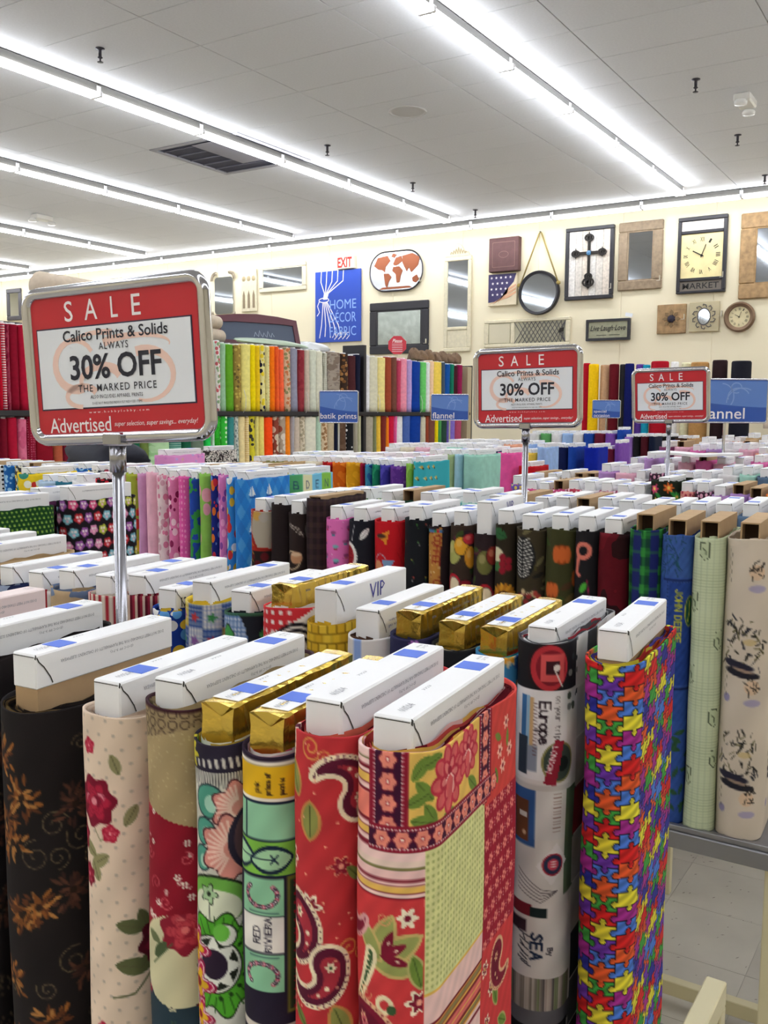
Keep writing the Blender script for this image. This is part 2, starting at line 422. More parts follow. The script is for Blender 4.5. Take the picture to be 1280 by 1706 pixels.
def P_patch(c):
    R = random.Random(3)
    BG, PK, SA, GO, OL = '7d1529', 'f0c6c4', 'ee8474', 'e9bd5e', '77723f'
    U, V = c.U, c.V
    def stripes(u0, u1, L):
        for a, b, cc in L: c.rect(u0, u1, a, b, cc)
    stripes(-.2, .034, [(-.01, .12, 'f3d0cc'), (.0065, .008, OL), (.0125, .0155, BG), (.0185, .0195, BG), (.0195, .026, GO), (.026, .0272, BG), (.0305, .0335, BG), (.0335, .053, SA),
        (.053, .0562, BG), (.0592, .0602, BG), (.0602, .066, GO), (.066, .0672, BG), (.071, .075, BG), (.0835, .0895, 'ecd2c4'), (.0885, .0905, OL), (.0905, .0975, PK), (.0975, .1, BG), (.1025, .1035, BG), (.1035, .1085, GO), (.1085, .1095, BG), (.112, .1145, BG), (.1145, .1195, SA)])
    # peony block
    c.rect(.018, .131, -.02, .06, 'e6bd62')
    for (u, v, a) in ((.03, .012, -.9), (.042, .008, -.3), (.034, .03, .8), (.028, .036, -.4), (.04, .05, 1.0), (.033, .054, .2), (.115, .05, .7), (.066, .058, 0)):
        c.leaf(u, v, .024, .011, a, '6f8a3a', '4d5f28')
    for (u, v, r, sd) in ((.068, .028, .028, 1), (.105, .02, .021, 3)):
        for i in range(9):
            a = 2 * PI * i / 9 + sd
            c.circ(u + r * .62 * math.cos(a), v + r * .62 * math.sin(a), r * .42, 'c23247', 1, r * .3, a); 
            c.circ(u + r * .66 * math.cos(a), v + r * .66 * math.sin(a), r * .3, 'de6f6c', .8, r * .18, a)
        for i in range(6):
            a = 2 * PI * i / 6 + sd * 2
            c.circ(u + r * .3 * math.cos(a), v + r * .3 * math.sin(a), r * .34, 'b72b41', 1, r * .24, a)
            c.circ(u + r * .32 * math.cos(a), v + r * .36 * math.sin(a), r * .22, 'e58a83', .85, r * .12, a)
        c.circ(u, v + r * .3, r * .24, 'd85f62', 1, r * .34); c.line([(u - r * .26, v + r * .05), (u, v - r * .12), (u + r * .26, v + r * .1), (u + r * .2, v + r * .5)], .0015, 'f6cdc2')
        c.circ(u, v - r * .2, r * .12, '961c34')
    # right red floral strip and stripes on the far side
    c.rect(.155, .3, -.02, .09, 'd2453f')
    for (u, v) in ((.196, .022), (.188, .06), (.206, .05), (.18, .044)): c.flower(u, v, .0075, 6, 'f3b9a6', '8a1a30', edge='d2453f')
    for (u, v, a) in ((.175, .03, .5), (.2, .038, 1.6), (.172, .064, 1.2)): c.leaf(u, v, .018, .007, a, '758a3c')
    # dark red ditsy block
    c.rect(.143, .3, .083, .22, '9c1630')
    for i in range(9):
        for j in range(4):
            u = .15 + j * .018 + (i % 2) * .009; v = .088 + i * .0155
            c.flower(u, v, .0054, 6, 'e98b80', 'b32a3c', edge='c04a52')
            for t in range(3): c.circ(u + .009, v - .002 + t * .003, .0007, 'eab3ad')
    # gingham
    c.rect(.034, .143, .077, .3, 'dcdc9c')
    k = np.nonzero((U > .034) & (U < .143) & (V > .078) & (V < .196))[0]
    fu = np.mod(U[k] + V[k] * .0, .0056) / .0056; fv = np.mod(V[k], .0056) / .0056
    d = np.hypot(fu - .5, fv - .5) - .24; a = (np.clip(.5 - d / .2, 0, 1) * .75)[:, None]
    c.C[k] = c.C[k] * (1 - a) + np.array(hx('98a35c')) * a
    stripes(.034, .143, [(.192, .3, 'e8ba54'), (.194, .218, 'f1cac6'), (.218, .221, BG), (.2225, .223, BG), (.223, .2275, '8f8350'), (.2275, .2285, BG), (.231, .234, BG), (.234, .246, 'e0706a'), (.2395, .2405, GO), (.246, .249, BG), (.2505, .255, '8f8350'), (.255, .256, BG), (.258, .3, 'f1cac6'), (.262, .265, BG)])
    # paisley blocks
    def red(u0, u1, v0, v1, seed):
        c.rect(u0, u1, v0, v1, 'cf3d40')
    red(-.3, .0335, .1135, .6, 1); red(.145, .3, .215, .6, 2)
    def pais():
        c.leaf(.012, .148, .042, .015, -1.2, '9aa05c', edge='c8b070'); c.leaf(.022, .155, .045, .016, -.5, '9aa05c', edge='c8b070'); c.leaf(.018, .166, .04, .015, .25, '9aa05c', edge='c8b070'); c.leaf(.0, .15, .034, .012, -2.2, '9aa05c', edge='c8b070')
        for a in (-1.2, -.5, .25): c.leaf(.013 + .009 * math.cos(a), .16 + .009 * math.sin(a) * 1.2, .024, .008, a, '7d1530'); c.circ(.013 + .012 * math.cos(a), .16 + .012 * math.sin(a), .0016, 'f3e6c8', 1, .0008, a)
        c.paisley(-.025, .132, .045, .9, '7d1530', 'd9a0a0', '7d1530')
        for i in range(26):
            t = i / 25; u = -.034 + .02 * math.sin(t * 3.1) + .028 * t; v = .235 - .075 * math.sin(min(1, t * 1.25) * 1.57) + max(0, t - .8) * .12
            c.circ(u, v, .0052, 'efe0b8'); 
        for i in range(26):
            t = i / 25; u = -.034 + .02 * math.sin(t * 3.1) + .028 * t; v = .235 - .075 * math.sin(min(1, t * 1.25) * 1.57) + max(0, t - .8) * .12
            c.circ(u, v, .0016, '3d5a36')
        c.ring(.014, .2, .006, .004, 'efe0b8'); c.circ(.02, .203, .004, '3d5a36')
        c.paisley(.0, .238, .055, .55, '7d1530', 'e2b48c', '6d0f2c', -1)
        c.flower(-.008, .222, .006, 6, 'c9656c', '7d1530'); c.flower(.008, .236, .005, 6, 'c9656c', '7d1530')
        c.spiral(.031, .222, .009, 'e2b48c', .0018, 1.3); c.spiral(-.005, .195, .007, 'dd9a6c', .001, 1.2); c.spiral(.013, .13, .006, 'dd9a6c', .001, 1.3)
        c.flower(.042, .197, .012, 6, 'f6ead0'); c.flower(.042, .197, .0085, 6, '7d1530', 'e8a08a'); c.flower(.032, .128, .009, 6, 'f6ead0', '7d1530')
        for (u, v, a) in ((-.03, .262, 1.2), (.01, .268, .3), (.04, .172, 1.3), (-.04, .2, 1.4)): c.leaf(u, v, .028, .011, a, '6f8a3a', '3f5724', 'b7b070')
        for (u, v) in ((.153, .235), (.171, .262), (.16, .29)): c.flower(u, v, .0085, 6, 'f6ead0'); c.flower(u, v, .0058, 6, '7d1530', 'e8c06a')
        for (u, v, a) in ((.19, .235, 1.5), (.182, .275, 1.2), (.2, .31, .6)): c.leaf(u, v, .024, .01, a, '6f8a3a', '3f5724', 'b7b070')
        c.paisley(.195, .25, .045, 1.3, '7d1530', 'e2b48c', '6d0f2c')
    U0 = c.U; c.U = np.where(U0 < .0335, U0 + .012, np.where(U0 < .145, 9., U0)); c.clip(lambda U, V: ((U < .0455) & (V > .114)) | ((U > .145) & (V > .215)), pais); c.U = U0
    # borders
    def border(u0, u1, v0, v1, vert):
        c.rect(u0, u1, v0, v1, '8e1730'); m = .004
        if vert: c.rect(u0 + .0055, u1 - .0055, v0, v1, '3f1030')
        else: c.rect(u0, u1, v0 + .004, v1 - .004, '3f1030')
        L = (v1 - v0) if vert else (u1 - u0); n = int(L / .0166)
        for i in range(n + 1):
            t = (i + .35) * .0166
            if vert: c.flower((u0 + u1) / 2, v0 + t + .003, .0072, 6, 'ea8d7b', 'c44a50', .1, edge='6d1230'); c.circ((u0 + u1) / 2, v0 + t + .003, .0011, 'fbf0e0')
            else: c.flower(u0 + t + .006, (v0 + v1) / 2, .0072, 6, 'ea8d7b', 'c44a50', .1, edge='6d1230'); c.circ(u0 + t + .006, (v0 + v1) / 2, .0011, 'fbf0e0')
        for i in range(int(L / .0032)):
            t = i * .0032 + .001
            for e in (0, 1):
                if vert: c.circ((u0 + .0048) if not e else (u1 - .0048), v0 + t, .0008, 'e8c8c8')
                else: c.circ(u0 + t, (v0 + .003) if not e else (v1 - .003), .0008, 'e8c8c8')
    border(-.013, .02, -.02, .058, True); border(.129, .158, -.02, .076, True); border(-.013, .158, .056, .077, False)
    c.noise(.025, 160)

def P_paisley(c):
    R = random.Random(11)
    for row in range(12):
        for q in range(5):
            u = -.05 + q * .052 + (row % 2) * .026 + R.uniform(-.006, .006); v = .01 + row * .032 + R.uniform(-.006, .006)
            t = (row * 2 + q * 3) % 5
            if t == 0: c.paisley(u, v, .05, R.uniform(0, 6), '5a1530', 'efe0c0', 'a8303e', R.choice((-1, 1)), '3d5a36')
            elif t == 1:
                c.flower(u, v, .011, 6, 'f3e6cc'); c.flower(u, v, .0078, 6, '7d1c30', 'e8b84e')
            elif t == 2: c.leaf(u, v, .03, .015, R.uniform(1, 2), '8c8f4c', '3f4a24', 'c58a4c')
            elif t == 3:
                c.spiral(u, v, .01, 'd9924e', .0016, 1.5, R.uniform(0, 6)); c.spiral(u + .012, v + .006, .006, 'd9924e', .0012, 1.3, 2)
            else: c.flower(u, v, .008, 6, '8c1c30', 'e89a86', edge='e3a27c'); c.leaf(u + .012, v + .008, .02, .009, .8, '6d7a3c', '3f4a24')
            for i in range(3): c.circ(u + R.uniform(-.025, .025), v + R.uniform(-.018, .018), .001, 'f0b08c')
    c.noise(.03, 120)

def P_riviera(c):
    for a, b, cc in ((-.02, .004, '2a1c30'), (.004, .008, 'efe6da'), (.008, .037, 'e5b521'), (.037, .040, 'efe6da'), (.040, .042, '16243c'), (.042, .073, '93c9a4'), (.073, .0745, '16243c'), (.0745, .1035, '7fbb48'), (.1035, .105, '16243c'), (.105, .6, '241d30'), (.236, .243, 'd9cfc6')):
        c.rect(-.3, .3, a, b, cc)
    c.rect(-.021, -.0185, .042, .073, '16243c')
    c.leaf(-.028, .089, .034, .019, 0, 'a6d3a8', None, '16243c'); c.leaf(.006, .09, .036, .018, -.1, 'a6d3a8', None, '16243c'); c.line([(-.034, .088), (.008, .09)], .0012, '16243c'); c.line([(.006, .086), (.012, .093)], .0015, '16243c'); c.line([(.006, .093), (.012, .086)], .0015, '16243c')
    u0, u1 = -.024, .017
    for a, b, cc in ((.1065, .139, '8fc8a2'), (.140, .1715, 'ece7e2'), (.173, .206, '8fc8a2')): c.rect(u0, u1, a, b, cc)
    c.text('RED', -.005, .164, .0062, '241d30', .001, -PI / 2); c.text('RIVIERA', .006, .1705, .006, '241d30', .001, -PI / 2, .9)
    for v0, sg in ((.121, 1), (.192, -1)):
        for i in range(26):
            t = i / 25 * 4.6 - .75; c.circ(-.003 + .0145 * math.cos(t) * 1.0, v0 + .0105 * math.sin(t) * sg, .0021, '3a2038' if i % 3 else 'c04a68'); c.circ(-.003 + .0145 * math.cos(t), v0 + .0105 * math.sin(t) * sg, .0009, 'e7d6da')
    c.line([(-.015, .136), (.012, .136)], .0009, '16243c'); c.line([(-.015, .176), (.012, .176)], .0009, '16243c')
    for k, (w, x) in enumerate((('pink', -.004), ('prince of', .006), ('peonies', .018))): c.text(w, x, .034 - .002 * (k == 0), .0042, '3a2418', .001, -PI / 2, .9, .8)
    c.rect(.02, .3, .105, .226, '6d6a2a'); c.rect(.0225, .3, .108, .223, '2c3a28')
    for i in range(14): c.flower(.03, .112 + i * .0085, .0045, 5, '9c1c30', 'd8505c', rot=i); c.flower(.04, .116 + i * .0085, .004, 5, '7d1c30')
    c.noise(.03, 90)

def P_greenfl(c):
    c.rect(-.3, .3, -.02, .03, '2a2436')
    for i in range(14): c.line([(-.03 + i * .006, .012 + abs(i - 7) * .0008), (-.03 + i * .0062, .02)], .0028, 'cfcbc4')
    c.flower(-.034, .012, .016, 8, 'd8cc3c', 'a8b83a', edge='2a2436')
    k = np.nonzero((c.V > .025) & (c.V < .13))[0]; c.put(k, np.full(len(k), -1.), 'cfcdc2')
    for i in range(34): c.line([(-.04 + i * .0025, .026), (-.041 + i * .0025, .036 + (i % 3) * .003)], .0009, '3a3440')
    for u, v, r in ((-.008, .052, .016), (-.014, .08, .013), (-.018, .105, .012)): c.circ(u, v, r, '24323c'); c.circ(u, v, r - .0015, '4f9a86'); c.circ(u + .003, v + .002, r * .5, 'a4d0bc')
    for u, v, r in ((.02, .058, .026), (.014, .094, .032)):
        c.flower(u, v, r * 1.05, 7, '4c1c28', None, .12); c.flower(u, v, r * .98, 7, 'd98f84', None, .12)
        for i in range(12): a = 2.1 + i * .22; c.line([(u + r * .3 * math.cos(a), v + r * .3 * math.sin(a)), (u + r * .8 * math.cos(a), v + r * .8 * math.sin(a))], .0022, 'f3d6c8', .8)
    c.leaf(.03, .088, .055, .03, 1.45, '5a4048', None, '2a2436')
    c.circ(-.004, .14, .034, '20281c', 1, .022); c.circ(-.004, .141, .0325, '6fae4a', 1, .0205); c.circ(-.004, .147, .026, 'dfe4cc', 1, .016)
    c.flower(-.01, .136, .0105, 5, '20281c'); c.flower(-.01, .136, .009, 5, 'a8c89a', '20281c', mr=.25); c.line([(-.01, .146), (-.009, .16)], .001, '20281c')
    c.flower(.0, .2, .05, 9, '1c2c14', None, .1); c.flower(.0, .2, .048, 9, '52a82c', None, .1)
    for i in range(30):
        a = 2 * PI * i / 30; c.line([(.03 * math.cos(a), .2 + .03 * math.sin(a)), (.044 * math.cos(a), .2 + .044 * math.sin(a))], .0013, '2c5c1c')
    c.circ(-.006, .2, .027, '20241c'); c.circ(-.006, .2, .0255, 'e6e8e0'); c.circ(-.006, .2, .0235, '20241c'); c.flower(-.006, .2, .024, 8, 'e6e8e0', None, .15); c.circ(-.006, .2, .014, '2a1c30')
    for i in range(9): a = -1.3 + i * .33; c.circ(-.006 + .031 * math.cos(a), .2 + .031 * math.sin(a), .0026, '1c3c14', 1, .0018, a)
    c.circ(.006, .172, .011, '20241c'); c.circ(.006, .172, .0095, 'e6e8e0'); c.circ(.002, .17, .008, '6fc04a')
    for u, v, r in ((-.03, .19, .022), (-.026, .222, .024), (-.024, .252, .02)):
        c.flower(u, v, r, 5, '8c1440', None, .25); c.flower(u, v, r * .86, 5, 'e8c0cc', None, .25); c.flower(u, v, r * .8, 5, 'b81c4c', None, .3); c.flower(u, v, r * .6, 5, 'e0b024', None, .25); c.circ(u, v, r * .2, '8c1c24')
    k = np.nonzero(c.V > .25)[0]; 
    for i in range(3): c.ring(.0 + i * .02, .285, .014, .0016, '3a3440'); c.leaf(.01 + i * .02, .268, .022, .01, 1.57, 'dcdcd4', None, '3a3440')
    for r_ in range(3):
        c.flower(.02, .33 + r_ * .07, .03, 8, '52a82c', 'e0b024', edge='1c2c14'); c.flower(-.03, .35 + r_ * .07, .025, 6, 'd98f84', 'b81c4c', edge='4c1c28')
    c.noise(.03, 90)

def P_rose(c):
    for i in range(40):
        for j in range(14): c.circ(-.08 + j * .0155 + (i % 2) * .0078, .004 + i * .0135, .0018, 'b0a294', .75)
    for (u, v, l, a) in ((.006, .045, .022, 1.2), (-.02, .08, .02, .7), (.02, .095, .024, 2.1), (-.026, .13, .026, .5), (-.012, .14, .026, -.6), (-.016, .15, .022, 1.2), (.018, .205, .03, .3), (.03, .2, .024, 1.2), (.02, .245, .036, .2), (.035, .24, .03, -.7), (.05, .08, .024, .4), (.06, .15, .02, 1.1), (.06, .22, .026, .9)):
        c.leaf(u, v, l, l * .5, a, '8f8a62' if v < .18 else '5f6440', '5d5a3e')
    c.line([(-.02, .105), (-.01, .12), (.005, .108)], .001, '7a7450'); c.line([(0, .275), (.02, .272), (.04, .25)], .002, '5f6440')
    rose(c, -.018, .083, .025, seed=1); rose(c, -.045, .12, .018, seed=2); rose(c, -.024, .03, .008, 'b3203f', 'd84a60', 'f0a0a8', 5, 3)
    rose(c, .0, .112, .009, 'b3203f', 'd84a60', 'f0a0a8', 5, 4); rose(c, -.03, .158, .012, seed=5); rose(c, .048, .225, .024, '5a1024', '8c1c38', 'b8606c', seed=6); rose(c, .075, .05, .022, seed=7)
    rose(c, -.012, .31, .008, 'b3203f', 'd84a60', 'f0a0a8', 5, 3); rose(c, -.005, .345, .025, seed=8); rose(c, .03, .42, .022, seed=9)
    c.noise(.02, 60)

def P_collage(c):
    R = random.Random(5)
    U, V = c.U, c.V
    c.C[:] = np.array(hx('a8946e'))
    for i in range(600): c.circ(R.uniform(-.06, .26), R.uniform(.02, .12), .0007, 'c8b890', .7)
    c.clip(lambda U, V: V < .03 - .25 * (U + .03), lambda: (c.rect(-.3, .3, -.02, .06, '9b8766'), [c.ring(-.04 + (i % 7) * .011, .004 + (i // 7) * .01, .004, .0012, '4a3a30') for i in range(28)]))
    c.rect(-.3, .3, -.02, .003, '3a1c24')
    def red():
        c.rect(-.3, .3, .05, .24, '8c1428')
        for i in range(34): c.flower(R.uniform(-.05, .1), R.uniform(.09, .2), R.uniform(.002, .0042), 6, 'e8dcd0', '8c1428')
        for i in range(16): c.spiral(R.uniform(-.05, .1), R.uniform(.09, .2), .007, 'c8505c', .0012, 1.2, i)
    c.clip(lambda U, V: (V > .092 + .35 * (U + .03)) & (V < .215), red)
    def cream():
        c.rect(-.3, .3, .16, .3, 'cfc9a4')
        rose(c, .012, .205, .024, '8c1c30', 'c0404c', 'd87070', seed=2); c.leaf(-.012, .225, .022, .01, -.9, '4c5c3c'); c.leaf(-.02, .215, .018, .009, .4, '6c7450'); c.line([(-.02, .24), (0, .218)], .0015, '4c5c3c')
        c.flower(.03, .245, .009, 5, '2c3c5c', '6c84a8'); c.flower(.038, .235, .006, 5, '3c5474')
    c.clip(lambda U, V: (np.hypot((U - .01) / .05, (V - .235) / .045) < 1) & (V > .19), cream)
    def teal():
        c.rect(-.3, .3, .2, .7, '2a3c48')
        for i in range(60): c.flower(R.uniform(-.05, .12), R.uniform(.25, .55), R.uniform(.003, .008), 6, R.choice(('a81c34', '4c7088', '7c2438', 'c8c0a0', '3c5c48')), '2a2430')
    c.clip(lambda U, V: (np.hypot((U - .01) / .05, (V - .235) / .045) >= 1) & (V > .225 + .2 * (U)), teal)
    c.clip(lambda U, V: U > .055, lambda: [rose(c, .07 + (i % 3) * .05, .06 + i * .06, .025, seed=i) for i in range(7)])
    c.noise(.03, 70)

def P_blackfl(c, seed=1):
    R = random.Random(seed)
    for i in range(46): c.spiral(R.uniform(-.06, .28), R.uniform(.005, .45), R.uniform(.008, .018), '7d6e50', .0011, 1.4, R.uniform(0, 6), R.choice((1, -1)), .8)
    for (u, v) in ((-.035, .05), (-.03, .12), (-.02, .14), (-.01, .215), (.01, .205), (-.03, .29), (.1, .06), (.13, .24), (.09, .15), (.02, .33), (.12, .35), (-.005, .09), (.05, .1), (.045, .19), (.06, .28), (-.02, .36)):
        for k in range(34):
            a = R.uniform(0, 6.28); d = R.uniform(.004, .022)
            c.leaf(u + d * math.cos(a), v + d * math.sin(a), R.uniform(.008, .016), .004, a + R.uniform(-.5, .5), R.choice(('7e4a24', '9a5f2c', '5c341e', 'a8743e') if u < .03 else ('4a2e24', '3a2622', '5c3a2c')), None)
        c.circ(u, v, .004, '2a1c16')
    c.noise(.05, 50)

def P_puzzle(c):
    pu, pv = .030, .0167; r = .0039
    U = c.U + .0123; V = c.V + .004
    pal = [hx(x) for x in ('cc2424', '3f9b3f', 'a02f8c', '2b2f93', 'dcd23c', '6a37a6', '4a78d0', 'd95a2c')]
    seqs = [[0, 1, 2, 3, 4, 5], [4, 5, 6, 7, 1, 0], [6, 0, 7, 6, 4, 2], [7, 4, 0, 2, 3, 5], [1, 2, 3, 4, 0, 7], [6, 7, 5, 1, 2, 4], [3, 0, 4, 5, 6, 1], [5, 6, 1, 0, 7, 2]]
    off = [0, 0, 0, 1, 3, 2, 5, 4]
    i = np.floor(U / pu).astype(int); wav = .0006 * np.sin(V * 400); 
    j = np.floor(V / pv + (np.mod(i, 2) * .35)).astype(int)
    fu = U - i * pu; fv = V - (j - np.mod(i, 2) * .35) * pv
    oi, oj = i.copy(), j.copy(); dist = np.full(len(U), 1.)
    # straight edges
    dist = np.minimum(np.minimum(fu, pu - fu), np.minimum(fv, pv - fv))
    def hsh(a, b, s): return ((a * 73 + b * 151 + s * 37) % 7) > 2
    # top/bottom knobs (shared edges between (i,j) and (i,j+1))
    for dj in (0, 1):
        e = j + dj; sg = np.where(hsh(i, e % 6, 1), 1, -1); ev = dj * pv
        cy = ev + sg * r * .75; dd = np.hypot(fu - pu / 2, fv - cy)
        ins = dd < r; neck = (np.abs(fu - pu / 2) < r * .55) & (np.abs(fv - ev) < r * .5)
        own = np.where(sg > 0, e - 1, e)
        oj = np.where(ins, own, oj); dist = np.where(neck, 1, dist); dist = np.where(neck & False, dist, np.where(neck & (dd > r * .6), dist, np.minimum(dist, np.where(neck, 1, np.abs(dd - r)))))
        dist = np.where(ins & (np.abs(dd - r) > .0008), 1, dist)
    # side knobs
    for di in (0, 1):
        e = i + di; m = np.mod(e, 2) * 0
        sg = np.where(hsh(e, j % 6, 2), 1, -1); eu = di * pu
        sg = np.where(((e % 2) == 0) , 1, -1)
        # knob centre measured on the even column's rows so both sides agree
        ev_par = np.where(np.mod(i, 2) == 0, 0, .35) ; vv = np.mod(V / pv, 1.0) * pv
        cy = pv * .5; dd = np.hypot(fu - eu - sg * r * .75, vv - cy)
        ins = dd < r; neck = (np.abs(vv - cy) < r * .55) & (np.abs(fu - eu) < r * .5)
        own = np.where(sg > 0, e - 1, e)
        chg = ins & (own != i)
        oi = np.where(ins, own, oi)
        jj = np.floor(np.floor(V / pv) + .5 + np.mod(own, 2) * .35).astype(int)
        oj = np.where(chg, jj, oj)
        dist = np.where(neck, 1, np.minimum(dist, np.abs(dd - r)))
        dist = np.where(ins & (np.abs(dd - r) > .0008), 1, dist)
    ci = np.mod(oi + 1, 8); ks = np.array([[seqs[a][(b + off[a]) % 6] for b in range(6)] for a in range(8)])
    idx = ks[ci, np.mod(oj, 6)]
    C = np.array(pal)[idx]; C = C * (1 + .12 * np.sin(fu * 300 + fv * 500)[:, None])
    a = np.clip(.5 - (dist - .0007) / .0007, 0, 1)[:, None]
    c.C = np.clip(C * (1 - a) + np.array(hx('17121c')) * a, 0, 1)

def P_europe(c):
    R = random.Random(9)
    c.C[:] = np.array(hx('dcd8d4'))
    for rep in (0, .46):
        def r(a, b, v0, v1, cc, al=1.): c.rect(a, b, v0 + rep, v1 + rep, cc, al)
        r(-.1, .3, -.02, .004, '6b6a70'); r(-.06, .05, 0, .055, '1e1c20')
        c.circ(.002, .028 + rep, .026, '24181c', 1, .03); c.circ(.004, .028 + rep, .023, 'b8323a', 1, .027); c.circ(.006, .028 + rep, .018, '7c1c28', 1, .021); r(-.006, .022, .012, .044, 'd05454'); r(.0, .016, .02, .036, '3a1820'); c.circ(.013, .028 + rep, .004, 'e0d8d0'); c.line([(.01, .03 + rep), (.02, .05 + rep)], .0015, 'e8e0d8')
        for i in range(40): c.circ(R.uniform(.03, .1), R.uniform(0, .08) + rep, R.uniform(.001, .005), R.choice(('2c3438', 'e6e4e4', '7a7c78', '4c5448')))
        r(-.05, .028, .055, .16, 'e4e2e2'); r(-.03, -.022, .062, .11, '3a6ca0'); r(-.022, -.018, .062, .12, '8cb4d0'); r(-.018, -.013, .064, .13, 'caa878'); r(-.035, -.02, .11, .155, '2c3644'); r(-.02, -.008, .12, .15, '8890a0')
        for i in range(16): c.line([(-.013, .07 + i * .004 + rep), (-.009, .071 + i * .004 + rep)], .001, '6a5050')
        c.text('Europe', -.006, .068 + rep, .0125, '2a1c24', .0022, PI / 2, .8); c.text('on your trip in', .013, .061 + rep, .0062, '5a5456', .0008, PI / 2, 1.3)
        c.circ(.018, .138 + rep, .021, '8a8450', 1, .024); c.circ(.018, .138 + rep, .0185, '3c4840', 1, .0215); c.circ(.022, .14 + rep, .009, '1a2420')
        c.poly([(.012, .112 + rep), (.024, .113 + rep), (.014, .166 + rep), (.0, .163 + rep)], '9c2438'); c.text('LONDON', .010, .119 + rep, .0062, 'f0e0e0', .0011, PI / 2 + .25, 1.1)
        r(-.05, .035, .165, .172, 'c8c4c0'); r(-.05, -.008, .172, .24, '365c98'); r(-.04, -.016, .185, .235, '6c4028'); r(-.03, -.018, .2, .206, 'd8d0c8'); c.circ(-.022, .225 + rep, .003, 'c8a888')
        r(-.008, .03, .172, .23, 'd8d6d4'); r(.03, .06, .172, .3, '5a6c54')
        for i in range(12): c.line([(.012, .176 + i * .004 + rep), (.022, .176 + i * .004 + rep)], .0008, '8a6a60')
        c.poly([(.018, .234 + rep), (.034, .258 + rep), (.012, .285 + rep), (-.006, .262 + rep)], 'e8e4e4'); c.circ(.014, .26 + rep, .0135, 'a82c3c'); c.circ(.014, .26 + rep, .0115, '2a3450'); c.circ(.014, .26 + rep, .007, 'c8485c'); 
        for i in range(3): c.line([(.011, .256 + i * .003 + rep), (.018, .257 + i * .003 + rep)], .0009, 'f0e8e8')
        for i in range(5): c.line([(-.03, .27 + i * .006 + rep), (0, .29 + i * .004 + rep), (.02, .293 + rep)], .0009, '5c5458')
        r(-.04, -.01, .31, .325, '7c1c2c'); r(-.012, .008, .313, .325, '1c2c2c'); r(-.04, -.016, .33, .345, '3a2430')
        c.text('SEA', -.01, .345 + rep, .013, '22304c', .003, PI / 2, 1.3); c.text('By', .01, .362 + rep, .006, '22202c', .0014, PI / 2)
        for i in range(10): c.line([(-.03 + R.uniform(0, .012), .345 + i * .004 + rep), (-.02 + R.uniform(0, .012), .35 + i * .004 + rep)], .0016, '2a2c38')
        for i in range(30): c.rect(-.04 + i * .003, -.038 + i * .003, .4 + rep, .44 + rep, R.choice(('6c6458', '9a8a80', '3a3434', 'b0a498', '5c6a40')))
    c.clip(lambda U, V: U > .055, lambda: [c.rect(.055 + (i % 4) * .04, .095 + (i % 4) * .04, (i // 4) * .06, (i // 4) * .06 + .058, R.choice(('8c1c2c', 'd8d4d0', '6a6c70', 'b8b4b0', '3a3c40', 'c8c4c0'))) for i in range(40)])
    c.noise(.03, 60)

def P_denim(c):
    R = random.Random(2)
    k = np.nonzero(c.V < .08)[0]; c.put(k, np.full(len(k), -1.), '3f5f9c', .6)
    for i in range(40):
        u, v = R.uniform(-.03, .012), R.uniform(.01, .07); c.line([(u, v), (u + R.uniform(-.012, .012), v + R.uniform(-.02, .02))], .0016, R.choice(('1f4f58', '22406c', '1c3c50')))
    c.rect(-.004 - .02, .2, .083, .087, '1e2f64')
    for i in range(60): c.circ(-.012, .09 + i * .007, .0013, '16244c'); c.circ(-.012 + i * .004, .09, .0012, '16244c')
    c.rect(-.01, .2, .09, .29, '24408a'); c.text('JOHN DEERE', .004, .103, .0125, 'b9b93c', .0026, PI / 2, 1.2)
    c.circ(.034, .145, .012, 'b9b93c', 1, .03); c.circ(.034, .145, .01, '1c4c3a', 1, .028); c.line([(.032, .125), (.034, .145), (.03, .165)], .002, 'b9b93c')
    c.rect(-.1, .2, .295, .3, '16244c'); c.rect(-.1, .2, .3, .36, '2c4a90')
    for i in range(30): c.leaf(R.uniform(-.03, .08), R.uniform(.38, .55), .025, .01, R.uniform(0, 3), '2c5038')
    c.noise(.04, 200)
def P_gcheck(c):
    for i in range(110): c.rect(-.2, .3, i * .0115 / 2, i * .0115 / 2 + .0011, '9aa888', .55 if i % 2 else .8)
    for j in range(30): c.rect(-.08 + j * .0115, -.079 + j * .0115, -.02, .6, 'a0ae90', .6)
    for v, u in ((.02, -.005), (.12, -.024), (.26, -.026), (.19, .03), (.34, .024), (.46, -.024), (.42, .03)):
        c.poly([(u - .009, v - .012), (u + .009, v - .014), (u + .010, v + .016), (u, v + .024), (u - .010, v + .014)], '3a4436'); c.poly([(u - .0075, v - .0105), (u + .0075, v - .0125), (u + .0085, v + .015), (u, v + .022), (u - .0085, v + .013)], 'b8c4a0'); c.line([(u - .003, v), (u + .002, v + .004), (u + .002, v + .012)], .002, '2a3428')
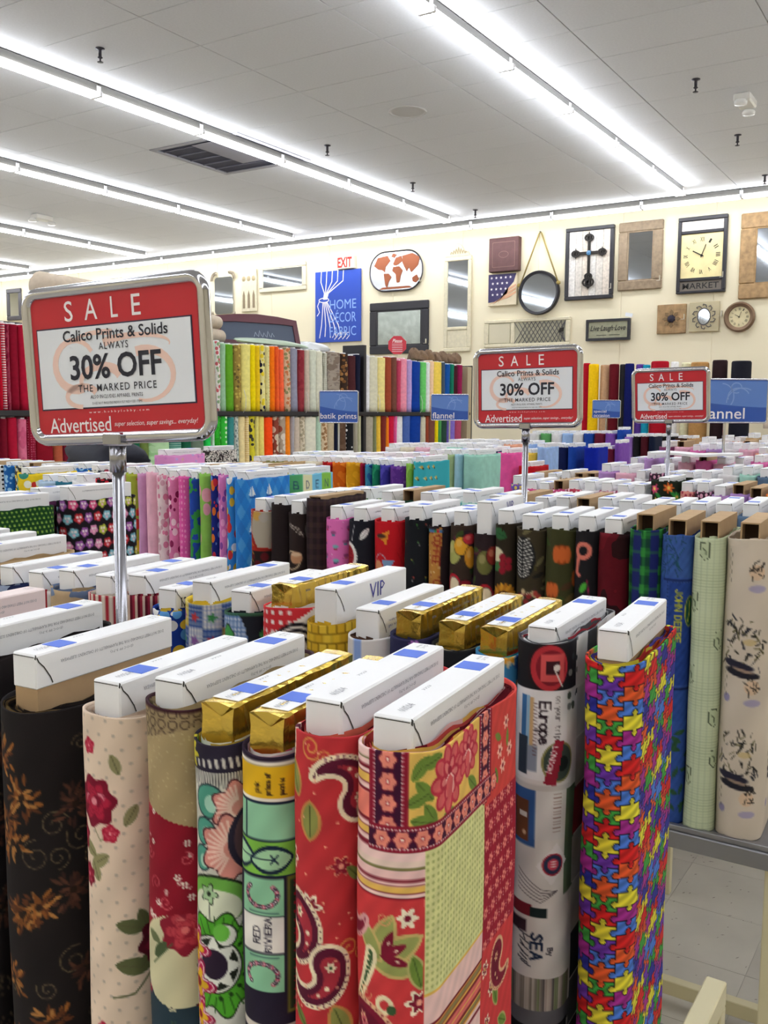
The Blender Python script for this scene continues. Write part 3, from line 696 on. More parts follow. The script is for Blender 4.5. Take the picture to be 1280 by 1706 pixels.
def P_cowboy(c):
    R = random.Random(4)
    for rep in range(3):
        y = .15 + rep * .215
        for sgx in (0, .13):
            for i in range(60): u, v = R.uniform(-.04, .035) + sgx, y + R.uniform(0, .09); c.line([(u, v), (u + R.uniform(-.01, .01), v + R.uniform(-.014, .014))], R.uniform(.001, .004), R.choice(('22201e', '3a352c', '2a2a34', '55502f')))
            c.circ(.01 + sgx, y + .04, .012, 'c8b07c', .8, .006); c.circ(-.01 + sgx, y + .085, .03, '2a2838', 1, .008, .2); c.circ(-.002 + sgx, y + .1, .034, '24222c', 1, .008, .15); c.circ(.0 + sgx, y + .094, .02, 'b89c84', .8, .003, .2)
            c.circ(.02 + sgx, y - .06, .016, '8c84b8', .6, .007); c.circ(-.03 + sgx, y + .15, .008, '6a64a8', .6)
            c.circ(.018 + sgx, y - .09, .014, 'd8b08c', .6); 
            for i in range(16): u, v = R.uniform(.01, .032) + sgx, y - .11 + R.uniform(0, .03); c.line([(u, v), (u + R.uniform(-.008, .008), v + R.uniform(-.01, .01))], .002, '2a2624')
        for i in range(8): c.line([(-.036 + (i % 2) * .004, y - .13 + i * .008), (-.036 + (i % 2) * .004, y - .125 + i * .008)], .0014, '6a6458')
    c.noise(.015, 30)
def P_plaid(c):
    U, V = c.U, c.V; p = .036
    a = np.mod(U + .005, p) / p; b = np.mod(V, p) / p
    g = np.array(hx('2c7a34')); n = np.array(hx('1c2464')); k = np.array(hx('123c30'))
    C = np.where((a < .5)[:, None], k, n); C = np.where(((a < .5) & (b < .42))[:, None], np.array(hx('1c5c2c')), C)
    C = np.where(((a < .3)[:, None] & (b < .42)[:, None]), g, C); C = np.where(((a > .1) & (a < .26))[:, None], C * .6 + g * .5, C); C = np.where(((b > .1) & (b < .3))[:, None], C * .6 + g * .45, C)
    c.C = np.clip(C, 0, 1)
def P_fruits(c, dark=False):
    R = random.Random(8 if not dark else 18)
    for i in range(60): c.leaf(R.uniform(-.05, .12), R.uniform(0, .5), .025, .012, R.uniform(0, 6), R.choice(('2c3c20', '3c4c24', '5a2438', '2a1c24')))
    L = [(-.012, .06, .02, 'a8a860', .026), (.008, .045, .016, 'dca02c', .02), (.03, .07, .014, 'd8942c', .024), (.028, .03, .016, 'c0303c', .012), (.018, .15, .026, '8c1828', .03), (-.01, .13, .018, 'b82030', .024), (-.008, .132, .013, 'e8d8b8', .018), (-.012, .205, .02, 'dc8c28', .02), (-.012, .205, .015, 'f0b85c', .015), (.04, .13, .008, '3c2048', .02), (.05, .1, .006, 'c8a890', .014)]
    for rep in (0, .24):
        for (u, v, r, cc, ry) in L:
            if dark: u += .02; cc = {'dca02c': '8c2c24', 'd8942c': 'a03c2c', 'a8a860': '6c6a38'}.get(cc, cc)
            c.circ(u, v + rep, r * 1.06, '1c1418', 1, ry * 1.06); c.circ(u, v + rep, r, cc, 1, ry); c.circ(u - r * .3, v + rep - ry * .3, r * .4, 'f0d8a8', .3, ry * .4)
            if not dark: c.circ(u + .09, v + rep + .03, r, cc, 1, ry)
def P_onion(c):
    c.circ(-.026, .085, .026, 'e4e0dc', 1, .034); c.circ(-.028, .085, .021, 'a8202c', 1, .028)
    for i in range(14): a = -1.5 + i * .23; c.circ(-.026 + .024 * math.cos(a), .085 + .031 * math.sin(a), .0042, 'f0ece8'); c.line([(-.04, .085), (-.028 + .019 * math.cos(a), .085 + .026 * math.sin(a))], .001, '601018')
    c.leaf(.018, .03, .034, .014, -.9, 'e8e8e8', '707078'); c.line([(-.008, .01), (-.012, .03), (-.014, .045)], .0018, 'd8d8d8')
    c.ring(.018, .12, .007, .002, 'e8e8e8'); c.line([(.018, .127), (.012, .15), (.02, .17)], .0022, 'e8e8e8'); c.rect(.02, .05, .14, .3, '8c1028')
    for i in range(3): c.flower(-.02 + i * .03, .22 + i * .04, .014, 6, 'd8d8d8', 'a8202c')
def P_redcups(c):
    R = random.Random(3)
    for i in range(14): c.line([(R.uniform(.02, .06), R.uniform(0, .3)), (R.uniform(.03, .07), R.uniform(0, .3))], .002, '8c0c18', .5)
    for rep in (0, .16, .32):
        c.poly([(-.025, .035 + rep), (.012, .02 + rep), (.004, .055 + rep), (-.004, .045 + rep)], 'e08c2c'); c.circ(-.01, .034 + rep, .014, '4a2c24', 1, .005)
        c.ring(-.012, .092 + rep, .016, .002, 'b8c0d0'); c.circ(-.02, .108 + rep, .014, 'd89468', 1, .018); c.poly([(-.006, .09 + rep), (.024, .09 + rep), (.012, .112 + rep), (-.002, .108 + rep)], '7c9cc4'); c.line([(-.02, .13 + rep), (.02, .124 + rep)], .004, 'a8a0c8')
def P_cupcake(c):
    R = random.Random(6)
    for i in range(220): c.circ(R.uniform(-.06, .25), R.uniform(0, .5), .0008, R.choice(('8c2450', 'f0e8f0')))
    for i in range(40):
        u, v = -.024 + (i % 6) * .03 + R.uniform(-.006, .006), .02 + (i // 6) * .033 + (i % 2) * .012; cc = R.choice(('b82c50', '3c8c9c', '5c3c6c', 'c8647c'))
        c.poly([(u - .006, v), (u + .006, v), (u + .004, v + .009), (u - .004, v + .009)], cc); c.circ(u, v, .0072, R.choice(('e07090', '7cb8bc', 'a04c80')), 1, .0045)
def P_chef(c):
    for i in range(8):
        for j in range(5): c.circ(-.033 + j * .007, .002 + i * .008, .0018, 'e0d0c8')
    c.poly([(-.03, .04), (-.012, 0), (.2, 0), (.2, .11), (.0, .09)], 'aea494'); c.circ(.0, .012, .014, 'c89c4c', 1, .012); c.circ(.018, .016, .012, 'b0a8a0'); c.line([(-.033, .052), (.0, .095), (.05, .1)], .004, '8c241c'); c.line([(-.028, .055), (-.01, -.002)], .003, '9c3424')
    c.rect(-.06, .3, .1, .6, '241c1c'); 
    for i in range(12): c.circ(-.02 + (i % 4) * .02, .115 + (i // 4) * .05 + (i % 2) * .02, .011, '5c141c'); c.line([(-.028, .08 + i * .02), (-.014, .088 + i * .02)], .002, 'c8a030')
def P_coffee(c):
    for rep in (0, .2, .4):
        c.text('coffee', -.016, .03 + rep, .012, 'd8ccc0', .0014, .6); c.ring(-.006, .115 + rep, .022, .0035, 'c8b090'); c.circ(.006, .108 + rep, .016, 'c08c68', 1, .015); c.circ(.006, .1 + rep, .014, 'd8b898', 1, .005); c.circ(.05, .04 + rep, .02, '6c6864', 1, .03)
        for i in range(8): c.circ(-.03 + i * .006, .17 + rep, .0016, '8c6c50')
def P_veg(c):
    R = random.Random(1)
    for i in range(50):
        u, v = -.03 + (i % 5) * .035 + R.uniform(-.01, .01), (i // 5) * .04 + .01; c.circ(u, v, .002, R.choice(('b84030', '3c7c38', 'c8a040'))); c.line([(u, v), (u + R.uniform(-.008, .008), v + .008)], .0009, R.choice(('3c7c38', 'a8a8a8')))
def P_words(c):
    R = random.Random(12)
    c.poly([(-.026, .02), (.014, .0), (.01, .165), (-.03, .175)], 'b8803c')
    for w, v in (('COFFEE', .05), ('COFFEE', .15)): c.text(w, -.004, v - .03, .017, '8c2420', .0026, PI / 2 + .05, .9, .8)
    for i in range(26): c.circ(-.03 + R.uniform(0, .04), R.uniform(.0, .17), .002, R.choice(('d8b060', '7c2c20', 'e0c890')))
    for i in range(8): c.circ(-.03 + i * .006, .01, .004, R.choice(('4c78a8', 'b82c3c', '3c8c5c')))
    for i in range(10): c.circ(R.uniform(-.03, .03), R.uniform(.18, .45), .003, 'a060a0')
def P_sunfl(c):
    c.leaf(-.01, .02, .04, .025, .4, '2c5c34', '1c3c24'); c.circ(-.018, .065, .02, 'd8d0b0', 1, .016); c.leaf(-.012, .09, .04, .02, -.3, '3c6c3c')
    for i in range(5): c.circ(.0 + (i % 2) * .014, .07 + i * .007, .008, '8c1828')
    for k in (0, .2):
        for i in range(18): a = 2 * PI * i / 18; c.leaf(.004 + .02 * math.cos(a), .155 + k + .02 * math.sin(a), .024, .01, a, 'c88c24' if i % 2 else 'a86c1c')
        c.circ(.004, .155 + k, .014, '3c241c')
def P_feather(c):
    R = random.Random(7)
    for i in range(90): c.leaf(R.uniform(-.05, .14), R.uniform(0, .5), .03, .01, R.uniform(0, 6), R.choice(('4c4424', '3c3028', '6c6444', '24201c', '80744c', '55603a')))
    for rep in (0, .3):
        c.circ(-.01, .06 + rep, .028, '1c1c20', 1, .045)
        for i in range(11):
            for s_ in (-1, 1): c.line([(-.01 + s_ * .002, .025 + i * .0075 + rep), (-.01 + s_ * (.024 - abs(i - 5) * .002), .018 + i * .0075 + rep)], .0022, 'e4e0d8')
        for i in range(20): c.circ(-.02 + R.uniform(0, .05), .13 + R.uniform(0, .04) + rep, .0055, R.choice(('c8b088', 'a84038', 'd8c8a8', '8c2c2c')))
        for i in range(16): c.circ(-.02 + R.uniform(0, .03), .2 + R.uniform(0, .03) + rep, .005, R.choice(('c8b088', 'a84038')))
        c.leaf(.014, .19 + rep, .05, .03, .7, '7c9470', '4c5c44')
def P_pumpkin(c):
    R = random.Random(9)
    for i in range(60): c.leaf(R.uniform(-.05, .12), R.uniform(0, .5), .03, .014, R.uniform(0, 6), R.choice(('3c4c24', '2c3c20', '5c4c28', '4c3420')))
    for u, v, r in ((.01, .05, .02), (-.012, .125, .017), (.02, .2, .018), (.05, .1, .018), (-.01, .28, .02)):
        c.circ(u, v, r, '8c3c18'); 
        for k in (-.6, 0, .6): c.circ(u + k * r, v, r * .36, 'c8622c', 1, r * .9)
def P_pepper(c):
    for rep in (0, .17, .34):
        c.ring(-.002, .04 + rep, .014, .009, 'd87868'); c.line([(-.012, .05 + rep), (-.016, .085 + rep), (-.01, .09 + rep)], .008, 'd87868'); c.circ(.0, .115 + rep, .006, '4ca838', 1, .012, .5); c.line([(.008, .1 + rep), (.014, .14 + rep)], .0015, 'c8285c')
        for i in range(40): c.circ(-.028 + (i % 9) * .006, .15 + (i // 9) * .004 + rep, .0008, 'c8d0d8')
def P_owls(c):
    R = random.Random(5)
    for i in range(8):
        for j in range(16):
            u = -.05 + j * .029 + (i % 2) * .014; v = .012 + i * .033 + R.uniform(-.003, .003); cc = R.choice(('d84c80', 'b8c040', 'c83038', '9c58a8', 'e090b8', '80c0d0'))
            c.flower(u, v, .0135, 5, cc, None, .1, R.uniform(-.3, .3) - .3); c.circ(u - .004, v - .003, .0032, 'f4e8e8'); c.circ(u + .004, v - .003, .0032, 'f4e8e8'); c.circ(u, v + .005, .0036, 'f0c0d0')
def P_greendots(c):
    for i in range(46):
        for j in range(34): c.circ(-.08 + j * .0125 + (i % 2) * .0062, .006 + i * .0108, .0026, '9cc850')
def P_sheep(c):
    for i in range(60):
        u, v = -.03 + (i % 8) * .028, (i // 8) * .035
        cc = ('e8c83c', '3c5ca0', 'e8e4dc', '3c5ca0')[(i + i // 8) % 4]
        c.rect(u - .014, u + .014, v, v + .035, cc)
        for k in range(5): c.rect(u - .014, u + .014, v + k * .007, v + k * .007 + .003, 'f0ead8' if cc != 'e8e4dc' else '8c9ccc', .5); c.rect(u - .014 + k * .006, u - .0115 + k * .006, v, v + .035, '243c7c', .35)
        c.flower(u, v + .02, .008, 5, ('8c5ca0', 'c83c3c', '3c8c4c')[i % 3])
def P_apples(c):
    def g(): 
        c.rect(-.05, .02, .004, .08, 'dce4ec')
        for k in range(24):
            c.rect(-.05, .3, k * .0066 + .004, k * .0066 + .0072, '3c64a8', .6); c.rect(-.05 + k * .0066, -.0468 + k * .0066, 0, .2, '3c64a8', .6)
    c.clip(lambda U, V: np.hypot((U + .01) / .03, (V - .045) / .05) < 1, g); c.clip(lambda U, V: np.hypot((U - .1) / .05, (V - .05) / .06) < 1, g)
    c.flower(-.014, .03, .013, 4, '48a050', None, .12, edge='1c1c24'); c.circ(-.034, .03, .008, 'c83048'); c.flower(.05, .03, .013, 4, '48a050', None, .12)
    c.rect(-.2, .3, 0, .003, '4c8c5c')
def P_swirl(c):
    c.rect(-.3, .3, .0, .6, 'ece6e0'); c.clip(lambda U, V: V < .03 - .5 * (U - .0), lambda: c.rect(-.3, .3, -.02, .5, 'd03038'))
    c.clip(lambda U, V: V < .03 - .5 * (U - .0), lambda: [c.circ(-.04 + (i % 6) * .012, .006 + (i // 6) * .013, .0028, 'f4ece8') for i in range(30)])
    for r in (.034, .026, .018, .008): c.ring(.03, .055, r, .0045, '1c1820')
    for k in range(4): c.line([(-.03, .055 + k * .007), (.0, .045 + k * .008), (.02, .09)], .0035, '1c1820' if k % 2 == 0 else 'f0c030')
    c.circ(.085, .05, .03, 'e0a030'); c.rect(-.3, .3, .1, .12, 'e090b0')
def P_brick(c):
    c.C[:] = np.array(hx('7c5c10'))
    for i in range(45):
        for j in range(30): c.rect(-.1 + j * .0125 + (i % 2) * .006, -.0888 + j * .0125 + (i % 2) * .006, i * .0128, i * .0128 + .0115, ('e0b830', 'd4a828', 'e8c440')[(i * 3 + j) % 3])
def P_animal(c):
    R = random.Random(3)
    c.rect(-.3, .3, -.02, .035, 'e0dcdc'); c.rect(-.012, .0, -.02, .06, '8ca8e0')
    for i in range(14): c.circ(-.03 + i * .014, .035 + R.uniform(-.012, .02), R.uniform(.008, .014), R.choice(('8c4c30', '3c2824', 'e0dcdc', 'a86c4c')))
    for i in range(40): c.circ(R.uniform(-.05, .25), R.uniform(.06, .4), R.uniform(.008, .018), R.choice(('6c4030', '2c2024', 'c8c0bc', '8c6c50')))
def P_blobs(cols, n=150, r=(.004, .012), seed=1, kind='flower'):
    def f(c):
        R = random.Random(seed)
        for i in range(n):
            u, v, q, cc = R.uniform(-.08, .3), R.uniform(-.005, .5), R.uniform(*r), R.choice(cols)
            if kind == 'flower': c.flower(u, v, q, 6, cc, R.choice(cols), rot=i)
            elif kind == 'leaf': c.leaf(u, v, q * 2.4, q, R.uniform(0, 6), cc)
            elif kind == 'spiral': c.spiral(u, v, q, cc, .0014, 1.4, i)
            else: c.circ(u, v, q, cc)
    return f
def P_sail(c):
    for i in range(12):
        for j in range(12):
            u, v = -.08 + j * .03, i * .05; c.poly([(u, v - .025), (u + .015, v), (u, v + .025), (u - .015, v)], '4c9ce0' if (i + j) % 2 else '2c78cc')
    for i in range(4):
        for u in (.05, .13): v = .04 + i * .11; c.poly([(u, v - .022), (u + .016, v + .01), (u, v + .012)], 'f0f4f8'); c.poly([(u - .003, v - .018), (u - .003, v + .012), (u - .014, v + .01)], 'd8e8f8'); c.rect(u - .012, u + .014, v + .014, v + .019, '1c4c9c')
def P_turq(c):
    R = random.Random(3)
    for i in range(20):
        u, v = -.02 + (i % 4) * .04 + (i // 4 % 2) * .02, .02 + (i // 4) * .045; c.circ(u, v, .007, 'c8a848'); c.circ(u + .006, v + .006, .004, '3c3c30'); c.leaf(u - .008, v, .012, .005, .5, 'e8e0a0')
def P_alphabet(c):
    cs = ('8cc850', '7cc8e8', 'e8e4b8', '58b070')
    for i in range(30):
        u = -.03 + (i % 5) * .055; v = (i // 5) * .07; c.rect(u - .0275, u + .0275, v, v + .07, cs[(i * 3) % 4]); c.text('ABDEN'[i % 5], u - .008, v + .05, .026, '2c3c6c', .003)
def P_garden(c):
    for u, v, cc in ((-.03, .025, 'e04878'), (.02, .02, 'e87030'), (-.02, .07, 'e8c030'), (.05, .05, '38a048'), (.09, .02, '48c030'), (.14, .06, 'e04878'), (.1, .1, 'c83048'), (0, .11, 'd86890')):
        c.leaf(u + .015, v + .02, .03, .012, .8, '2c8c3c'); c.flower(u, v, .018, 7, cc, 'f0d060')
def P_tallpink(c):
    P_blobs(('c878c0', '8cb0e0', 'e8a0c0', 'd8c878', 'b068b0'), 220, (.004, .009), 4, 'spiral')(c)

PAINT = {  # style: (base colour, painter, fine vertex pitch, fine depth)
 'patch': ('d0453f', P_patch, .00125, .35), 'paisley': ('bf3339', P_paisley, .0013, .35), 'riviera': ('241d30', P_riviera, .0013, .33), 'greenfl': ('d8d8d0', P_greenfl, .0013, .34),
 'collage': ('a8946e', P_collage, .0015, .36), 'rose': ('e3cdb8', P_rose, .0015, .4), 'blackfl': ('1c1718', P_blackfl, .0018, .38), 'blackfl2': ('1e1819', lambda c: P_blackfl(c, 5), .0025, .3),
 'puzzle': ('333333', P_puzzle, .0015, .5), 'europe': ('dcd8d4', P_europe, .0015, .5),
 'denim': ('32509a', P_denim, .0024, .45), 'gcheck': ('c9d2b0', P_gcheck, .0028, .55), 'cowboy': ('cdbfae', P_cowboy, .0026, .55), 'plaid': ('1c5c2c', P_plaid, .003, .45),
 'fruits': ('3a2c24', P_fruits, .003, .22), 'fruit2': ('2a1c20', lambda c: P_fruits(c, True), .003, .22), 'onion': ('1a1a24', P_onion, .003, .18), 'redcups': ('c01420', P_redcups, .003, .18), 'cupcake': ('e070b8', P_cupcake, .003, .18),
 'chef': ('a82418', P_chef, .003, .18), 'coffee': ('2c2020', P_coffee, .003, .18), 'blackveg': ('16181e', P_veg, .003, .2), 'coffeewords': ('24181c', P_words, .003, .2), 'sunfl': ('2c2418', P_sunfl, .003, .22),
 'feathers': ('3c3424', P_feather, .003, .28), 'pumpkin': ('3c3c20', P_pumpkin, .003, .28), 'pepper': ('1a181c', P_pepper, .003, .3), 'darkor': ('241a1c', P_blobs(('d8501c', '8c2c1c', '3c2424'), 30, (.006, .014), 3, 'leaf'), .003, .2),
 'owls': ('1c141c', P_owls, .003, .25), 'greendots': ('14401c', P_greendots, .0028, .25), 'sheep': ('e8c83c', P_sheep, .0028, .12), 'apples': ('20242c', P_apples, .0028, .12), 'swirl': ('ece6e0', P_swirl, .0025, .12),
 'brick': ('d8b030', P_brick, .0025, .14), 'animal': ('5c4034', P_animal, .0028, .12), 'daisy': ('2c2c50', P_blobs(('b070c8', 'f0f0f0', '8c50a0'), 70, (.006, .012), 2), .003, .08), 'blackteal': ('1a1c20', P_blobs(('1c5c64', '2c7078', '143c44'), 60, (.008, .014), 2, 'leaf'), .003, .1),
 'fish': ('3c84b8', P_blobs(('e0a030', '2c5ca0', 'e8d8a8', '3ca0a8', '1c2c50'), 90, (.006, .016), 6), .003, .12), 'jar': ('d8ccc0', lambda c: [c.rect(-.08 + i * .012, -.074 + i * .012, -.01, .5, 'a82434') for i in range(32)], .003, .1),
 'sail': ('2c84d8', P_sail, .003, .3), 'turq': ('38b0bc', P_turq, .004, .2), 'alphabet': ('7cc8e8', P_alphabet, .004, .2), 'gardenfl': ('1c2418', P_garden, .004, .15), 'tallpink': ('dc90c8', P_tallpink, .004, .35),
 'cup2': ('d878a8', P_cupcake, .004, .2),
}

# ------------------------------------------------------------------ the room
RX0, RX1, RY0, RY1 = -19.0, 7.0, -6.0, WALL_Y
m_ceil = mat('ceiling_tile_white', 'dedfe4', .9, bump=.35, bscale=160, vary=.03, vscale=60)
m_grid = mat('ceiling_grid', 'c0bfc2', .7)
m_wall = mat('cream_wall_paint', 'eee4c8', .8, vary=.02, vscale=1.5)
m_floor = mat('vinyl_tile', 'b9b3a8', .35, vary=.06, vscale=5)

ceil = struct(part('ceiling', MB().box(RX0, RX1, RY0, RY1, CEIL + .012, CEIL + .1), m_grid))
tile_me = MB().bbox(-.6065, .6065, -.2968, .2968, 0, .0115, .002).mesh('ceiling_tile', (m_ceil,))
TX, TY = -5.10, 5.43
skip = set(); cand = []
for i in range(-12, 10):
    for j in range(-20, 13):
        x, y = TX + .61 + i * 1.22, TY + .3 + j * .6
        if x - .6 < RX0 or x + .6 > RX1 or y + .3 > RY1 or y - .3 < RY0: continue
        cand.append((x, y, i, j))
def seen(x, y): return y > 2.2 and x < -.22 * y + .9 and x > -1.75 * y - 1.3
near = sorted([c for c in cand if seen(c[0], c[1])], key=lambda c: c[0] ** 2 + c[1] ** 2)[:300]
ns = {(c[2], c[3]) for c in near}
VENT = (-7.24, 7.24)
vt = min(cand, key=lambda c: abs(c[0] - VENT[0]) + abs(c[1] - VENT[1]))
mb = MB()
for x, y, i, j in cand:
    if i == vt[2] and j in (vt[3], vt[3] + 1): continue
    if (i, j) in ns: link('ceiling_tile', tile_me, ceil, (x, y, CEIL + random.uniform(0, .0012)))
    else: mb.bbox(x - .6065, x + .6065, y - .2968, y + .2968, CEIL, CEIL + .0115, .002)
o = part('far_tiles', mb, m_ceil, ceil); o['kind'] = 'stuff'

fl = struct(part('floor', MB().box(RX0, RX1, RY0, RY1, -.1, -.002), mat('tile_joint', 'b2ada2', .6)))
ft = MB().box(-.1517, .1517, -.1517, .1517, -.002, 0).mesh('floor_tile', (m_floor,))
mb = MB(); fl_tiles = []
spk = [mat('vinyl_tile_%d' % k, c, .35, vary=.08, vscale=4 + k) for k, c in enumerate(('b9b3a8', 'bdb7ab', 'b5afa4'))]
for i in range(-10, 5):
    for j in range(4, 17):
        x, y = i * .305 - .02, j * .305 + .1
        if -.75 * y - .5 < x < -.05 * y + .5: link('floor_tile', ft, fl, (x, y, 0), m=spk[(i * 7 + j * 3) % 3])
        else: mb.box(x - .1517, x + .1517, y - .1517, y + .1517, -.002, 0)
x0, x1, y0, y1 = -10.5 * .305 - .02, 4.5 * .305 - .02, 3.5 * .305 + .1, 16.5 * .305 + .1
for a in ((RX0, x0, RY0, RY1), (x1, RX1, RY0, RY1), (x0, x1, RY0, y0), (x0, x1, y1, RY1)): mb.box(*a, -.002, 0)
o = part('far_tiles', mb, m_floor, fl); o['kind'] = 'stuff'
# flecks of the vinyl composition
mb = MB(); R = random.Random(4)
for i in range(420):
    x, y = R.uniform(-1.1, -.1), R.uniform(1.9, 4.2); a = R.uniform(-.5, .5) + .9; l = R.uniform(.002, .009); w = R.uniform(.0012, .003)
    dx, dy = math.cos(a) * l, math.sin(a) * l
    mb.add([(x - dx, y - dy, .0003), (x + dy * w / l, y - dx * w / l, .0003), (x + dx, y + dy, .0003), (x - dy * w / l, y + dx * w / l, .0003)], [(0, 1, 2, 3)])
o = part('vinyl_flecks', mb, mat('fleck', '8a8078', .5), fl); o['kind'] = 'stuff'

wb = struct(part('wall_back', MB().box(RX0, RX1, WALL_Y + .004, WALL_Y + .2, 0, CEIL), m_wall))
wp = MB().bbox(-.607, .607, -.004, .004, 0, CEIL, .003).mesh('wall_panel', (m_wall,))
for i in range(20):
    x = -18.3 + i * 1.22
    if x + .61 < RX1: link('wall_panel', wp, wb, (x, WALL_Y + .002, 0))
struct(part('wall_left', MB().box(RX0 - .2, RX0, RY0, RY1, 0, CEIL), m_wall))
struct(part('wall_right', MB().box(RX1, RX1 + .2, RY0, RY1, 0, CEIL), m_wall))
struct(part('wall_front', MB().box(RX0, RX1, RY0 - .2, RY0, 0, CEIL), m_wall))
struct(part('baseboard_back', MB().box(RX0, RX1, WALL_Y - .016, WALL_Y - .002, 0, .1), mat('base_grey', '6f6a66', .6)))

# fluorescent strip lights
m_tube = mat('fluorescent_tube', (1, 1, 1), .4, emit=TUBE_POWER)
_M['fluorescent_tube'].node_tree.nodes['Principled BSDF'].inputs['Emission Color'].default_value = (.93, .965, 1.0, 1)
m_house = mat('light_housing', '55534f', .45)
m_sock = mat('lamp_socket', 'd9d7da', .5)
tube = MB().cyl((0, .02, 0), (0, 1.195, 0), .019, n=8).mesh('tube', (m_tube,), True)
hous = MB().bbox(-.03, .03, 0, 1.215, .0, .07, .006).mesh('housing', (m_house,))
sock = MB().bbox(-.065, .065, -.016, .016, -.04, .004, .004).box(.0305, .037, -.02, .02, 0, .05).mesh('lamp_socket', (m_sock,))
def strip(x, y0, n, label, along='Y', z=CEIL - .075):
    t = thing('strip_light', label, 'ceiling light', (x, y0, z), (0, 0, 0 if along == 'Y' else -PI / 2), 'fluorescent strip lights')
    for k in range(n):
        link('housing', hous, t, (0, k * 1.22, 0))
        link('tube', tube, t, (-.04, k * 1.22, -.022)); link('tube', tube, t, (.04, k * 1.22, -.022))
        link('lamp_socket', sock, t, (0, k * 1.22, 0))
    link('lamp_socket', sock, t, (0, n * 1.22, 0))
strip(-3.24, -5.4, 14, 'long fluorescent strip light crossing the ceiling at the upper right')
strip(-6.42, -5.4, 14, 'long fluorescent strip light crossing the ceiling from the upper left past the dark vent')
strip(-9.12, -4.2, 13, 'long fluorescent strip light left of the dark ceiling vent')
strip(-12.3, -4.2, 13, 'shortest visible ceiling strip light at the left edge')
strip(-15.4, -4.2, 13, 'fluorescent strip light far over the left side of the store')
strip(-.15, -5.4, 14, 'fluorescent strip light over the right side aisle')
strip(3.0, -5.4, 14, 'fluorescent strip light far over the right side of the store')
strip(-18.5, 12.17, 20, 'fluorescent strip light running along the top of the cream back wall', 'X')

# ceiling fittings
v = thing('ceiling_vent', 'dark square return air vent in the ceiling between two strip lights', 'vent', (vt[0], vt[1] + .3, CEIL))
for a in ((-.607, .607, -.597, -.54), (-.607, .607, .54, .597), (-.607, -.55, -.54, .54), (.55, .607, -.54, .54)): part('frame', MB().bbox(*a, -.006, .008, .002), mat('vent_frame', '9d9ca6', .6), v)
part('duct_shade', MB().box(-.57, .57, -.56, .56, .010, .0115), mat('vent_shade', '3e3f52', .8), v)  # flat dark sheet, the shade of the vent cavity put in as colour
for k in range(5): part('louver', MB().box(-.56, .56, -.45 + k * .2, -.44 + k * .2, -.002, .0095), mat('vent_louver', '6b6b7c', .6), v)
part('panel', MB().box(-.1, .52, -.5, .3, -.006, -.003), mat('vent_panel', '8a8894', .6), v)
m_chr = mat('chrome', 'c6c6cc', .1, 1.0); m_dkm = mat('dark_metal', '4a4850', .4, .8)
spr = MB().lathe([(.035, 0), (.035, -.006), (.013, -.012), (.012, -.06), (.019, -.065), (.019, -.07), (.007, -.076), (.006, -.095), (.023, -.099), (.023, -.103), (.0, -.104)], 12).mesh('sprinkler', (m_dkm,), True)
for k, (x, y, d) in enumerate(((-5.78, 5.07, 'upper left'), (-5.84, 8.06, 'middle of the ceiling'), (-5.9, 9.87, 'second from the back wall strip'), (-5.95, 11.6, 'nearest the back wall strip'), (-2.15, 8.07, 'upper right'), (-2.2, 9.85, 'right, below the emergency lamp'), (-2.28, 11.63, 'right edge near the wall strip'))):
    tag(link('sprinkler', spr, None, (x, y, CEIL)), 'small dark fire sprinkler head hanging from ceiling, ' + d, 'sprinkler', 'ceiling sprinklers')
def emergency(x, y, lab):
    t = thing('emergency_lamp', lab, 'lamp', (x, y, CEIL))
    part('housing', MB().bbox(-.07, .07, -.14, .14, -.07, 0, .012), mat('white_plastic', 'e8e6e2', .4), t)
    for s in (-1, 1): part('lamp_head', MB().lathe([(.0, .0), (.045, -.01), (.055, -.03), (.05, -.05), (.0, -.055)], 14, c=(0, s * .16, -.06)), mat('clear_lens', 'f2f2f2', .15), t, smooth=True)
emergency(-1.9, 8.72, 'white emergency lamp fitting on the ceiling at the right')
emergency(-11.3, 8.8, 'white emergency lamp fitting on the ceiling at the left')
tag(part('ceiling_speaker', MB().lathe([(0, -.002), (.15, -.002), (.16, -.008), (.17, -.006), (.175, 0)], 28), mat('speaker_grille', 'c9c8c9', .7), loc=(-4.58, 7.56, CEIL)), 'round grey ceiling speaker grille between two strip lights', 'speaker')

